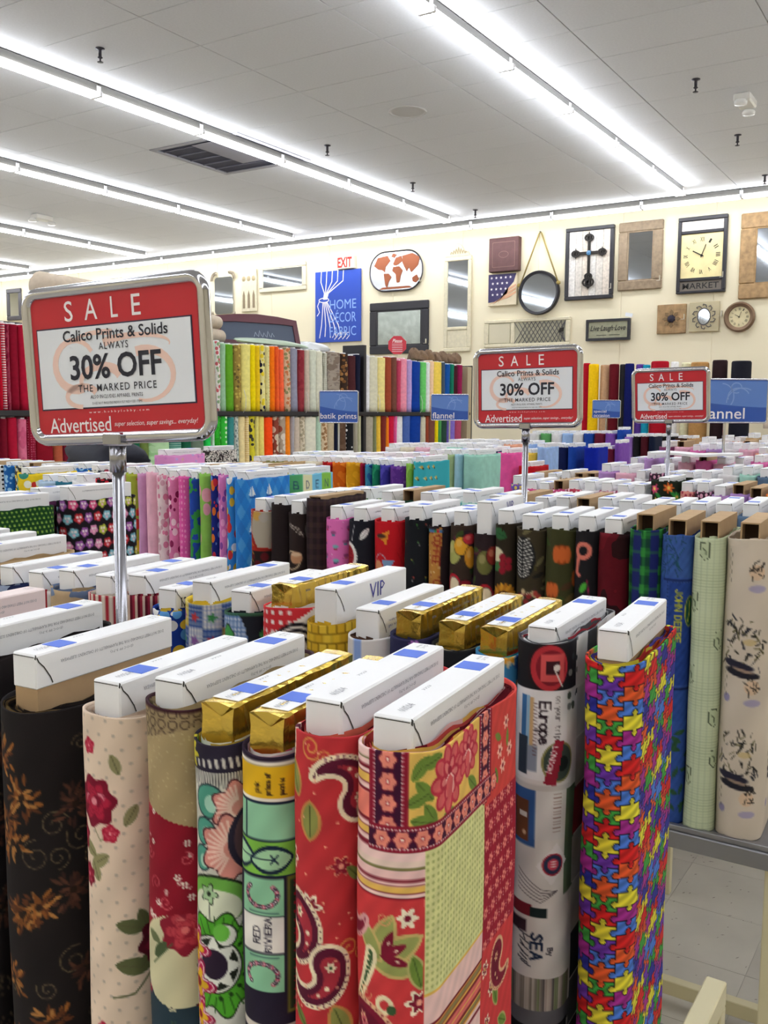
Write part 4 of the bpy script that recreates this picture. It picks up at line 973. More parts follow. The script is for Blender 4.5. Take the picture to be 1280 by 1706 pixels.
# ------------------------------------------------------------------ bolts of cloth
KIND = {}  # style -> (kind, colours, scale, words)
def K(s, kind, cols, sc, words): KIND[s] = (kind, cols.split(), sc, words)
for s, c, w in (('maroon', '6c1424', 'dark red'), ('tealp', '1c5c64', 'dark teal'), ('tan', 'b99c74', 'tan'), ('cream', 'e4dcc4', 'cream'), ('tealg', '3c7c6c', 'sea green'), ('dkgrn', '1c3c2c', 'dark green'), ('slate', '34444c', 'slate'),
    ('white', 'e6e4e6', 'white'), ('bluegrey', '5c7490', 'blue grey'), ('lilac', 'b48cc8', 'lilac'), ('lilac2', 'a884c4', 'deep lilac'), ('pink', 'eab4c8', 'soft pink'), ('hot', 'e070b0', 'hot pink'), ('plum', '7c3c64', 'plum'), ('peach', 'e4a488', 'peach'), ('brown2', '7c5c44', 'brown'),
    ('mint', 'a8d8c8', 'mint'), ('swirlplum', '3c1c34', 'black plum'), ('paleblue', 'b0c8e0', 'pale blue'), ('teal2', '2c6c84', 'teal'), ('palepink', 'ecbccc', 'pale pink'), ('lilacpink', 'd49cc8', 'lilac pink'), ('palepink2', 'f0b8cc', 'baby pink'), ('olive', '8c8450', 'olive'),
    ('ochre', 'c09a3c', 'ochre'), ('crim', 'a01838', 'crimson'), ('sage', 'a8c08c', 'sage green'), ('sky', 'a4d0e0', 'sky blue'), ('mint2', 'a0d4c4', 'seafoam'), ('navy', '1c2454', 'navy'), ('hotpink2', 'ec5ca4', 'vivid pink'), ('red', 'c01420', 'scarlet'), ('yellow', 'f0cc50', 'yellow'),
    ('sky2', '9cbcec', 'light blue'), ('lavg', '9ca0c8', 'grey lavender'), ('navy2', '101c4c', 'midnight navy'), ('royal2', '1c44a0', 'royal blue'), ('royal', '0c24a0', 'cobalt'), ('wine', '6c1c34', 'wine'), ('violet', '7c4ca8', 'violet'), ('violet2', 'a078c8', 'light violet'), ('grnp', '5ca060', 'grass green'),
    ('blk1', '1c1a1e', 'black'), ('wine2', '4c1420', 'dark wine'), ('inkblue', '141c34', 'ink blue'), ('blk2', '24221e', 'off black'), ('choc', '44281c', 'chocolate'), ('tan2', 'b8946c', 'camel')):
    K('s_' + s, 'solid', c, 1, w)
K('s_maroonw', 'blotch', '6c1420 5c101c 2c1014', 9, 'maroon'); K('s_brownplaid', 'plaid', '2c2024 38282c 40302c', 40, 'brown plaid')  # maroon cloth is broken up by darker noise blotches
K('s_swirlplum', 'blotch', '1c141c 5c2c50 1c141c', 25, 'plum swirl')
for s, k, c, sc, w in (('grn', 'cells', '2c6c44 c8d8b0 8cb870', 60, 'green print'), ('aqua', 'cells', 'b0d8d0 5ca8a8 e8e8d8', 60, 'aqua print'), ('grn2', 'cells', '4c8c5c e0e0c0', 60, 'leaf green print'), ('sage', 'cells', 'b8c4a0 7c8c6c', 60, 'sage print'), ('tan', 'cells', 'c8b088 8c6c4c', 60, 'tan print'),
    ('brn', 'cells', '5c4434 b89c78 8c3c2c', 60, 'brown print'), ('zebra', 'blotch', 'e8e4dc 2c2828 d8d0c8 3c3434', 40, 'black and white print'), ('maroon', 'cells', '8c1c34 c85c6c 5c1020', 70, 'maroon print'), ('greyfl', 'cells', '6c6460 c8bcb0 3c3434', 60, 'grey floral'), ('wagon', 'cells', 'dcd0bc c87c3c 8c8c9c', 40, 'cream and orange print'),
    ('redbk', 'cells', '1c1418 c82838 b82030', 50, 'red on black print'), ('purple', 'cells', '6c5cac e0c860 c83c8c', 60, 'purple print'), ('pinkprint', 'cells', 'c84c80 ecc8d8 8c2c5c', 60, 'pink print'), ('redfl', 'cells', 'b83c54 e8c8cc 6c1c34', 60, 'red floral'), ('pinkfl', 'cells', 'd890a8 f0dce4 a84c70', 60, 'pink floral'),
    ('salmon', 'cells', 'd88c84 a83c50 ecc8bc', 60, 'salmon print'), ('plumfl', 'cells', '3c2434 d8a0b8 8c5478', 60, 'plum floral'), ('orange', 'cells', 'd86c2c f0b870', 50, 'orange print'), ('lime', 'cells', 'a8d060 f0f0d0', 50, 'lime print'), ('bw', 'dots', 'e8e8e8 1c1c1c', 40, 'black dotted white'), ('blue2', 'cells', '1c5ca4 8cbce0', 40, 'blue print'), ('yelp', 'cells', '3c3c48 e8c83c c8c8b8', 40, 'yellow and grey print')):
    K('p_' + s, k, c, sc, w)
for s, k, c, sc, w in (('navycloud', 'blotch', '24345c 8c98b0 1c2448', 18, 'navy cloud'), ('tansnow', 'stripe_v', 'b8966c b8966c a82c34 e8e0d8', 30, 'tan and red'), ('denimtan', 'blotch', '6c7c98 b09878 5c6c88', 12, 'denim and tan'), ('redjar', 'stripe_v', '5c1424 8c2438 c8b0a0', 60, 'red ticking'), ('stars', 'cells', '1c3c94 e0c040 5c9cd8 d8d8d8', 45, 'blue star'),
    ('butterfly', 'cells', 'e8c828 d83c34 3c8c7c f0f0e0', 28, 'yellow butterfly'), ('orggrn', 'cells', 'a8b440 e0702c d83c34 e8c83c', 25, 'orange and green'), ('pinkwhite', 'cells', 'f0dce0 e088a8 d8a8b8', 45, 'white and pink rose'), ('pinkfl2', 'cells', 'e080b0 8c2454 f0d0dc', 40, 'pink cupcake'), ('hotpink', 'dots', 'e45ca8 f090c4', 60, 'hot pink dotted'),
    ('bluegrn', 'blotch', '2c4cb0 3c9c50 2c4cb0', 14, 'blue and green'), ('monkey', 'cells', '8cc058 b08c60 e0a0b0 8cc058', 22, 'lime green patch'), ('navymulti', 'cells', '1c2c80 e07830 c83444 5c88d0', 35, 'navy multicolour'), ('pinkbut', 'cells', 'dc80c4 8c50b0 f0a8d8', 40, 'orchid pink'), ('bluebird', 'cells', '3c94dc d83c3c f0f0f0 e8c040', 28, 'bright blue'),
    ('b_red', 'blotch', 'b81c20 a01418 c82c2c', 12, 'red batik'), ('b_orange', 'blotch', 'e07820 d06014 ec9034', 12, 'orange batik'), ('b_gold', 'blotch', 'e8a820 d89818 f0bc3c', 12, 'golden batik'), ('b_blue', 'blotch', '2c5ca0 3c8cb0 24488c', 12, 'blue batik'), ('b_green', 'blotch', '1c7c5c 2c9c70', 12, 'green batik'), ('b_indigo', 'blotch', '3c3898 5048b0', 12, 'indigo batik'),
    ('b_purple', 'blotch', '6c3c98 5c308c 7c4ca4', 25, 'purple batik'), ('b_lime', 'blotch', '84b848 9ccc5c', 12, 'lime batik')):
    K(s, k, c, sc, w)
for s, k, c, sc, w in (('red', 'solid', 'c80c2c', 1, 'bright red'), ('maroon', 'solid', '8c0c28', 1, 'burgundy'), ('crimson', 'solid', 'b01434', 1, 'crimson'), ('rose', 'solid', 'c85070', 1, 'rose'), ('pinkd', 'blotch', 'd87090 cc5c80', 8, 'dusty pink'), ('coral', 'solid', 'fc6c44', 1, 'coral'), ('peach', 'solid', 'f0b090', 1, 'peach'), ('wine', 'solid', '7c1c30', 1, 'wine red'),
    ('teald', 'solid', '2c6c68', 1, 'dark teal'), ('greend', 'solid', '1c6044', 1, 'forest green'), ('sage', 'solid', '9cc4a0', 1, 'sage'), ('mintg', 'blotch', '9cc890 b4d8a8', 10, 'mint green'), ('greenp', 'solid', '4c9c58', 1, 'medium green'), ('sagep', 'solid', 'bcd8c4', 1, 'pale sage'), ('redfl', 'cells', 'e8e0dc c86068 8cac80', 30, 'white with red flowers'), ('green', 'solid', '64a828', 1, 'leaf green'),
    ('olivefl', 'cells', '9c8440 c8b058 6c5c34', 34, 'olive floral'), ('paleyel', 'solid', 'f0e488', 1, 'pale yellow'), ('yellow', 'solid', 'f8e010', 1, 'bright yellow'), ('goldyel', 'solid', 'ecc820', 1, 'golden yellow'), ('bwyel', 'cells', 'ece4a0 24243c e8d030', 24, 'black and yellow patterned'), ('yelprint', 'dots', 'e8e0a0 c0b870', 40, 'pale yellow dotted'),
    ('orange', 'solid', 'fc7c10', 1, 'orange'), ('orangestr', 'stripe_v', 'fc7038 fc7038 e85c28', 40, 'striped orange'), ('tanfl', 'cells', 'd8b898 8c8c60 c87c50', 30, 'tan floral'), ('greylav', 'solid', '9494a8', 1, 'grey lavender'), ('brick', 'blotch', '983840 8c2c38', 8, 'brick red'), ('beige', 'solid', 'ccbcac', 1, 'beige'), ('offsage', 'solid', 'd8dccc', 1, 'off white sage'), ('ivory', 'solid', 'e4e2d0', 1, 'ivory'),
    ('bwcheck', 'plaid', 'e8e8dc b0b0a0 787868', 120, 'small check'), ('taupe', 'blotch', '8c8078 a09488 847468', 14, 'taupe damask'), ('leopard', 'cells', '3c2c24 a87848 7c5430', 26, 'brown leopard'), ('dkbrown', 'solid', '4c2428', 1, 'dark brown'), ('ink', 'solid', '1c2038', 1, 'ink navy'), ('white', 'solid', 'f2f2f6', 1, 'white'), ('ivory2', 'solid', 'e0dcc4', 1, 'linen ivory'), ('paleyel2', 'solid', 'f4e498', 1, 'butter yellow'),
    ('rust', 'solid', 'a04830', 1, 'rust'), ('brown', 'solid', '7c4c40', 1, 'brown'), ('raspberry', 'solid', 'cc4868', 1, 'raspberry'), ('pink', 'solid', 'f098b0', 1, 'pink'), ('lavender', 'solid', 'bca4dc', 1, 'lavender'), ('royal', 'solid', '0c3c9c', 1, 'royal blue'), ('lime', 'solid', '70d470', 1, 'light green'), ('peach2', 'solid', 'f8d4b0', 1, 'light peach'), ('sunyel', 'solid', 'f8d860', 1, 'sunny yellow'),
    ('slate', 'solid', '4c5c70', 1, 'slate'), ('blue', 'solid', '1454a8', 1, 'blue'), ('emerald', 'solid', '147c60', 1, 'emerald'), ('oxblood', 'solid', '4c1c28', 1, 'oxblood'), ('magenta', 'solid', '941c50', 1, 'magenta wine'), ('burg', 'solid', '780c24', 1, 'burgundy'), ('burgdot', 'dots', '8c1430 b8506c', 60, 'burgundy dotted'), ('dkred', 'solid', '8c1024', 1, 'dark red'), ('terra', 'solid', 'b85c40', 1, 'terracotta'),
    ('olive', 'solid', '6c8040', 1, 'olive green'), ('tealstr', 'stripe_h', '2c7c70 8cb8a8', 60, 'teal striped'), ('greygrn', 'solid', '6c7c6c', 1, 'grey green'), ('brightgrn', 'solid', '24cc54', 1, 'bright green'), ('green2', 'blotch', '34b830 2ca428', 12, 'vivid green'), ('greendot', 'dots', '3cc040 e0f4d8', 24, 'green dotted'), ('teal', 'solid', '3c8c8c', 1, 'teal'), ('greyprint', 'cells', 'c8ccc4 7c8c8c', 40, 'grey print'),
    ('cream', 'solid', 'ecd8a0', 1, 'cream'), ('creamstr', 'stripe_h', 'f0dca8 e4c88c', 50, 'cream striped'), ('yelblk', 'cells', 'd8cc34 3c3c34', 22, 'yellow and black'), ('lemon', 'solid', 'f0dc78', 1, 'lemon cream'), ('redorange', 'solid', 'fc4c14', 1, 'red orange'), ('medal', 'cells', '8c4434 d8c8b0', 14, 'brown medallion'), ('medal2', 'cells', 'b09c88 e0d4c4 9c4c38', 14, 'grey medallion'),
    ('orange2', 'solid', 'fc8c20', 1, 'light orange'), ('grey', 'solid', 'a8a8b0', 1, 'grey'), ('beigefl', 'cells', 'd4c8b0 a89c84', 30, 'beige floral'), ('tanleop', 'cells', 'd8c0a0 9c7450', 30, 'tan leopard'), ('tan', 'solid', 'c4b498', 1, 'tan'), ('brown2', 'blotch', '6c5444 5c4434', 10, 'mottled brown'), ('blkdot', 'dots', '1c1c20 f4f4f4', 22, 'black with white dots'), ('check2', 'plaid', 'b8b09c 8c8474 dcd8c8', 70, 'beige check'),
    ('sagebeige', 'solid', 'c4c4a0', 1, 'sage beige'), ('taupe2', 'solid', 'b0a898', 1, 'light taupe'), ('olivegr', 'solid', '8c9068', 1, 'olive grey'), ('gold', 'solid', 'f0c444', 1, 'gold'), ('brownred', 'solid', '7c2c28', 1, 'red brown'), ('crimson2', 'solid', 'd01840', 1, 'cherry red'), ('hotpink', 'solid', 'e868a8', 1, 'hot pink'), ('slateblue', 'solid', '4c68b0', 1, 'slate blue'), ('linen', 'solid', 'd0ccb4', 1, 'linen'),
    ('dkgreen', 'solid', '2c4c40', 1, 'dark green'), ('violet', 'solid', '8470cc', 1, 'violet'), ('rosewood', 'solid', 'b04c6c', 1, 'rosewood')):
    K('g_' + s, k, c, sc, w)
K('redstripe', 'stripe_h', 'c81c38 f0dce0', 60, 'red and white striped'); K('burgfl', 'blotch', '8c1c3c a84058', 30, 'burgundy floral')
K('hid_a', 'solid', 'd8c0c0', 1, 'pale pink')

def cloth_of(style):
    k = KIND[style]; return cloth(style, k[0], k[1], k[2])

def outline(T, L, s):
    """point, normal at arc length s along the stadium; s=0 middle of the -Y end, + towards +X"""
    r = T / 2; a = L / 2 - r; q = PI * r / 2; st = 2 * a; per = 2 * PI * r + 2 * st
    s = np.mod(s, per); x = np.zeros_like(s); y = np.zeros_like(s); nx = np.zeros_like(s); ny = np.zeros_like(s)
    m = s < q; t = s / r; x[m] = (r * np.sin(t))[m]; y[m] = (-a - r * np.cos(t))[m]; nx[m] = np.sin(t)[m]; ny[m] = -np.cos(t)[m]
    m = (s >= q) & (s < q + st); x[m] = r; y[m] = (-a + s - q)[m]; nx[m] = 1
    m = (s >= q + st) & (s < q + st + 2 * q); t = (s - q - st) / r; x[m] = (r * np.cos(t))[m]; y[m] = (a + r * np.sin(t))[m]; nx[m] = np.cos(t)[m]; ny[m] = np.sin(t)[m]
    m = (s >= q + st + 2 * q) & (s < per - q); x[m] = -r; y[m] = (a - (s - q - st - 2 * q))[m]; nx[m] = -1
    m = s >= per - q; t = (s - per) / r; x[m] = (r * np.sin(t))[m]; y[m] = (-a - r * np.cos(t))[m]; nx[m] = np.sin(t)[m]; ny[m] = -np.cos(t)[m]
    return x, y, nx, ny, per

def fabric_mesh(name, T, L, H, S, Z, seed=0, colors=None, amp=.0016):
    """tube of cloth over arc positions S (closed) and depths Z (0 at top, metres down)"""
    x, y, nx, ny, per = outline(T, L, S)
    nS, nZ = len(S), len(Z); R = np.random.default_rng(seed); p = R.uniform(0, 6, 8)
    SS, ZZ = np.meshgrid(S, Z)
    k1 = 2 * PI / per
    d = amp * (np.sin(3 * k1 * SS + ZZ * 9 + p[0]) + .7 * np.sin(5 * k1 * SS - ZZ * 17 + p[1]) + .5 * np.sin(2 * k1 * SS + ZZ * 40 + p[2]) * np.exp(-ZZ * 8))
    d += -.003 * np.clip(1 - ZZ / .02, 0, 1) ** 2 * 0
    side = np.abs(nx)[None, :]
    d = d * (1 - .75 * side) + .0008 * side * np.sin(ZZ * 25 + p[3])
    X = x[None, :] + nx[None, :] * d; Y = y[None, :] + ny[None, :] * d
    Zt = H - ZZ + (np.clip(1 - ZZ / .03, 0, 1)) * .0018 * np.sin(4 * k1 * SS + p[4])
    co = np.stack([X, Y, Zt], -1).reshape(-1, 3)
    # inner lip of the top edge + recessed cap, bottom centre
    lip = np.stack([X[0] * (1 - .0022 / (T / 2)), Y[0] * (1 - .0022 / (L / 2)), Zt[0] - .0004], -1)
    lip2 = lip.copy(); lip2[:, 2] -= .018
    n0 = len(co); co = np.vstack([co, lip, lip2, [[0, 0, H - .02]], [[0, 0, 0]]])
    i = np.arange(nS); j = (i + 1) % nS
    q = []
    for r_ in range(nZ - 1): q.append(np.stack([r_ * nS + i, (r_ + 1) * nS + i, (r_ + 1) * nS + j, r_ * nS + j], -1))
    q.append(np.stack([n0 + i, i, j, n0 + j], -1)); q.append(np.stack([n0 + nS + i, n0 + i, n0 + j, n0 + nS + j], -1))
    q = np.concatenate(q)
    c = n0 + 2 * nS
    t = np.concatenate([np.stack([n0 + nS + i, n0 + nS + j, np.full(nS, c)], -1), np.stack([(nZ - 1) * nS + j, (nZ - 1) * nS + i, np.full(nS, c + 1)], -1)])
    me = bpy.data.meshes.new(name)
    me.vertices.add(len(co)); me.vertices.foreach_set('co', co.astype(np.float32).ravel())
    me.loops.add(q.size + t.size); me.loops.foreach_set('vertex_index', np.concatenate([q.ravel(), t.ravel()]).astype(np.int32))
    me.polygons.add(len(q) + len(t))
    ls = np.concatenate([np.arange(len(q)) * 4, q.size + np.arange(len(t)) * 3])
    me.polygons.foreach_set('loop_start', ls.astype(np.int32))
    me.polygons.foreach_set('use_smooth', np.ones(len(q) + len(t), bool))
    me.update(calc_edges=True)
    if colors is not None:
        U = np.mod(SS + per / 2, per) - per / 2
        C = colors(U.ravel(), ZZ.ravel()); top = C[:nS]
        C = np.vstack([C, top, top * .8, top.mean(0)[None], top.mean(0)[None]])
        C = np.clip(C, 0, 1); Cl = np.where(C <= .04045, C / 12.92, ((C + .055) / 1.055) ** 2.4)
        at = me.color_attributes.new('print', 'FLOAT_COLOR', 'POINT')
        at.data.foreach_set('color', np.hstack([Cl, np.ones((len(Cl), 1))]).astype(np.float32).ravel())
    return me

def layers_mesh(T, L, turns=4, core=.019, corel=.104, seed=0, h=.03, npal=0):
    """the folded cloth edges wound round the board"""
    R = random.Random(seed); n = 56; vs = []; k = turns * n
    for i in range(k + 1):
        f = i / k; t = 2 * PI * i / n
        Tk = 2 * core + (T - 2 * core - .004) * f + .0; Lk = 2 * corel + (L - 2 * corel - .004) * f
        per = 2 * PI * Tk / 2 + 2 * (Lk - Tk)
        x, y, nx, ny, _ = outline(max(Tk, .03), max(Lk, .05), np.array([per * (i % n) / n]))
        z = .003 * math.sin(t * 2 + seed + 6 * f) * (1 - f) + R.uniform(-.0004, .0004) - .002 + .0015 * math.sin(i * .9 + seed)
        vs.append((float(x[0]), float(y[0]), z)); vs.append((float(x[0]), float(y[0]), -h))
    fs = [(2 * i, 2 * i + 2, 2 * i + 3, 2 * i + 1) for i in range(k)]
    me = bpy.data.meshes.new('folded_layers'); me.from_pydata(vs, [], fs); me.polygons.foreach_set('use_smooth', [True] * len(fs))
    if npal:
        run = 0; c = 0; idx = []
        for i in range(k):
            if run <= 0: run = R.randint(3, 14); c = R.randrange(npal)
            run -= 1; idx.append(c)
        me.polygons.foreach_set('material_index', idx)
    me.update()
    return me

# boards: local frame with top at z=0, near end at y=-.1015
BW, BL = .017, .1015
m_white = mat('white_card', 'f5f5f7', .55, bump=.12, bscale=60); m_pinkc = mat('pinkish_card', 'f0dedd', .6)
m_kraft = mat('kraft_board', 'b3946e', .8, vary=.06, vscale=30); m_kshade = mat('board_hollow_shade', '4a3524', .9)
m_gold = mat('gold_foil', 'e6c458', .25, .9, bump=.7, bscale=55); m_blue = mat('blue_label', '4a70d8', .6); m_ink = mat('print_ink', '8a8a92', .7); m_vip = mat('vip_ink', '3c3c94', .6)
m_seam = mat('flap_gap', '34302c', .9)
def board_core(kind):
    mb = MB(); H = .17
    if kind == 'kraft':   # open end: four card walls
        w = .0028
        mb.box(-BW, BW, -BL, BL, -w, 0).box(-BW, -BW + w, -BL, BL, -H, -w).box(BW - w, BW, -BL, BL, -H, -w)
        mb.box(-BW + w, BW - w, -BL + .035, BL - .035, -H, -w, 1)  # dark filler block colours in the shade inside the open end
        return mb.mesh('board', (m_kraft, m_kshade))
    if kind == 'kraftcap':
        mb.bbox(-BW, BW, -BL, BL, -.036, 0, .0016).box(-BW + .001, BW - .001, -BL + .002, BL - .002, -H, -.036, 1)
        return mb.mesh('board', (m_white, m_kraft))
    if kind == 'gold':
        R = random.Random(1); n = 26; vs = []; 
        prof = [(-BW, -H), (-BW, -.03), (-BW, -.012), (-BW, -.002), (-BW * .8, 0), (0, .0008), (BW * .8, 0), (BW, -.002), (BW, -.012), (BW, -.03), (BW, -H)]
        for i in range(n + 1):
            yy = -BL + 2 * BL * i / n
            for x, z in prof: vs.append((x + R.uniform(-.0011, .0011), yy + R.uniform(-.001, .001), z + R.uniform(-.0008, .0008)))
        k = len(prof); fs = [(i * k + j, (i + 1) * k + j, (i + 1) * k + j + 1, i * k + j + 1) for i in range(n) for j in range(k - 1)]
        o = len(vs); vs += [(0.002, -BL + .003, -.012), (.001, -BL + .002, -.05), (0, BL, -.02)]
        fs += [(j, j + 1, o) for j in range(2, k - 3)] + [(0, 1, o + 1), (1, 2, o + 1), (2, o, o + 1), (o, k - 3, o + 1), (k - 3, k - 2, o + 1), (k - 2, k - 1, o + 1)] + [(n * k + j + 1, n * k + j, o + 2) for j in range(k - 1)]
        me = mb.add(vs, fs); return mb.mesh('board', (m_gold,))
    mb.bbox(-BW, BW, -BL, BL, -H, 0, .0016)
    return mb.mesh('board', (m_pinkc if kind == 'pink' else m_white,))
BOARD = {k: board_core(k) for k in ('white', 'kraft', 'kraftcap', 'gold', 'pink')}
BOARD['vip'] = BOARD['white']
mb = MB(); e = .0005
pts = [(-BL + .0005, -.003), (-BL + .003, -.008), (-BL + .009, -.014), (-BL + .017, -.026), (-BL + .02, -.033)]
for (a, b) in zip(pts[:-1], pts[1:]): mb.add([(BW + e, a[0], a[1]), (BW + e, a[0] + .0012, a[1] + .0006), (BW + e, b[0] + .0012, b[1] + .0006), (BW + e, b[0], b[1])], [(0, 3, 2, 1)])
mb.add([(BW - .0016, -BL + .001, .0004), (BW + .0004, -BL + .0005, -.0005), (BW + .0004, -BL - .0004, -.005), (BW - .0012, -BL - .0004, -.004)], [(0, 1, 2, 3)])
mb.add([(-BW + .002, -BL - e, -.0022), (BW - .002, -BL - e, -.0022), (BW - .002, -BL - e, -.003), (-BW + .002, -BL - e, -.003)], [(0, 1, 2, 3)])
SEAM = mb.mesh('flap_seam', (m_seam,))
BLUE = {}
for k, y in (('near', -.055), ('far', .06)):
    BLUE[k] = MB().box(-.0125, .0125, y - .012, y + .012, 0, .0005).mesh('blue_label', (m_blue,))
def print_mesh(lines, mt, name='printing'):
    """lines: (text, face, a0, a1, b0, b1, flip): face 'top' -> x/y rectangle; face 'side' -> y/z on the +X side"""
    mb = MB()
    for (s, face, a0, a1, b0, b1, flip) in lines:
        t = MB(); add_text(t, s, a0, a1, b0, b1, 0, res=1)
        V = []
        for (x, _, z) in t.v:
            if flip: x, z = a0 + a1 - x, b0 + b1 - z
            V.append((BW + .0006, x, z) if face == 'side' else (-z, x, .0006))
        mb.add(V, t.f)
    return mb.mesh(name, (mt,))
PRINT = print_mesh([("DOES NOT MEET STANDARD FOR THE FLAMMABILITY OF CHILDREN'S SLEEPWEAR", 'side', -.07, .085, -.0145, -.011, True), ('(DOC FF 3-71)', 'side', 0, .035, -.0205, -.017, True),
    ('010204', 'top', -.088, -.068, -.004, .0035, False), ('20 YD', 'top', .082, .094, -.004, .0, False), ('44 IN', 'top', .082, .094, .002, .0055, False), ('3323', 'top', -.03, -.015, .006, .009, False)], m_ink)
PRINT_FAR = print_mesh([("DOES NOT MEET STANDARD FOR FLAMMABILITY", 'side', -.06, .075, -.015, -.0115, True)], m_ink)
VIPM = print_mesh([('VIP', 'side', -.012, .032, -.028, -.007, False)], m_vip)
VIPU = print_mesh([('VIP', 'side', .03, .09, -.034, -.012, True), ('Quilting and craft cotton fabric', 'side', -.075, .02, -.02, -.016, True), ('for customer service call', 'side', -.075, .02, -.028, -.024, True)], m_vip)
GOLDP = MB().box(-.014, .014, -.09, .085, .0006, .0012).mesh('paper_label', (m_white,))
m_num = mat('marker_ink', '22222a', .7)
NUM = print_mesh([('12-32', 'side', -.09, -.055, -.028, -.014, False)], m_num, 'handwriting')

GEN_S = np.concatenate([np.linspace(-.055, .055, 13), np.linspace(.08, .19, 5), np.linspace(.2, .29, 8), np.linspace(.31, .42, 5)])
unit_T, unit_L, unit_H = .07, .236, .565
_x = outline(unit_T, unit_L, np.array([0.]))[4]
GEN_S = GEN_S[GEN_S < _x - .06]
GEN_Z = np.concatenate([np.linspace(0, .03, 4), np.linspace(.06, unit_H, 9)])
GEN_F = [fabric_mesh('fabric', unit_T, unit_L, unit_H, GEN_S, GEN_Z, k, amp=.0022) for k in range(3)]
GEN_LAY = layers_mesh(unit_T, unit_L, 3, seed=1, h=.015)

def hero_fabric(style, T, L, H, seed):
    base, fn, pitch, depth = PAINT[style]
    per = outline(T, L, np.array([0.]))[4]; q = PI * T / 4
    s1 = q + (L - T) + q          # end of the right side + half of far cap
    S = np.concatenate([np.arange(-q - .004, s1, pitch), np.linspace(s1 + .01, per - q - .012, 14)])
    Z = np.concatenate([np.arange(0, min(depth, H - .02), pitch), np.linspace(min(depth, H - .02) + .004, H, max(8, int((H - depth) / .004)))])
    def col(U, V):
        c = Cv(U - {'rose': .013, 'blackfl': .012, 'collage': .01, 'greenfl': .009, 'riviera': .006, 'europe': .011}.get(style, 0), V, base); c.w = max(.0007, pitch * .7); fn(c)
        return c.C
    me = fabric_mesh('fabric', T, L, H, S, Z, seed, col, amp=.0012)
    me.materials.append(vcol_mat()); return me

LAYC = {'patch': ('7d1529', 'e9bd5e', 'd2504c', 'f0c6c4'), 'puzzle': ('c83030', '5c50b0', 'd8c840', 'd86030'), 'riviera': ('c84c68', 'e8e0dc', '3c2438', 'c8a0a8'), 'paisley': ('b8282c', 'e0705c', '7c1828'), 'europe': ('c8c8c8', '5c5c60', 'b83844', 'e8e8e8'), 'greenfl': ('c8a844', '4c9c3c', 'c84c5c', 'e8e8d8'), 'rose': ('e8d8c8', 'd8c0ac'), 'blackfl': ('2c221c', '7c6440', '1c1718'), 'fish': ('3cb0c0', 'd8b850', '2c4c90', 'c83c4c'), 'blackteal': ('1c1c20', 'b8b090', '2c6068')}
def bolt(row, rec, idx, zb=DECK, rot=0., L=.234, detail=2, label=None, group=None, facing=0.):
    x, y, zt, T, style, lab, o = rec
    cz = o.get('dz', .03); H = zt - cz - zb
    cx_ = x - .017 + (.017 * math.cos(rot) - .1015 * math.sin(rot)); cy_ = y + (.017 * math.sin(rot) + .1015 * math.cos(rot))
    t = thing('fabric_bolt', label or lab, 'fabric bolt', (cx_, cy_, zb), (0, 0, rot), group)
    seed = idx * 13 + ord(row[0])
    if style in PAINT:
        me = hero_fabric(style, T, L, H, seed); link('fabric', me, t)
        pal = LAYC.get(style)
        lm = cloth('layers_' + style, 'solid', [PAINT[style][0]])
    else:
        lm = cloth_of(style)
        link('fabric', GEN_F[seed % 3], t, m=lm, scale=(T / unit_T * .985, 1, H / unit_H))
    if detail >= 2:
        pal = LAYC.get(style)
        lme = layers_mesh(T, L, max(3, int((T - .036) / .005)), seed=seed, npal=len(pal) if pal else 0)
        for c_ in pal or (): lme.materials.append(cloth('edge_' + c_, 'solid', [c_]))
        link('folded_layers', lme, t, (0, 0, H), m=None if pal else lm)
    else:
        link('folded_layers', GEN_LAY, t, (0, 0, H), m=lm, scale=(T / unit_T, 1, 1))
    core = o.get('core', 'white')
    b = link('board', BOARD[core], t, (0, 0, H + cz), scale=(min(1, (T - .012) / .034), 1, 1))
    if detail >= 1 and core in ('white', 'kraftcap', 'vip', 'pink'): link('flap_seam', SEAM, b)
    if core == 'gold': link('paper_label', GOLDP, b); link('blue_label', BLUE['near'], b, (0, 0, .0012)); link('printing', PRINT, b, (0, 0, .0012))
    elif core == 'vip': link('printing', VIPU if style == 'animal' else VIPM, b); link('blue_label', BLUE['near'], b)
    elif core != 'kraft' and detail >= 1:
        link('blue_label', BLUE['far' if (seed % 3 == 0 or style in ('patch', 'paisley', 'europe', 'puzzle')) else 'near'], b)
        if detail >= 2: link('printing', PRINT, b)
        else: link('printing', PRINT_FAR, b)
    if style == 'stars': link('handwriting', NUM, b)
    return t

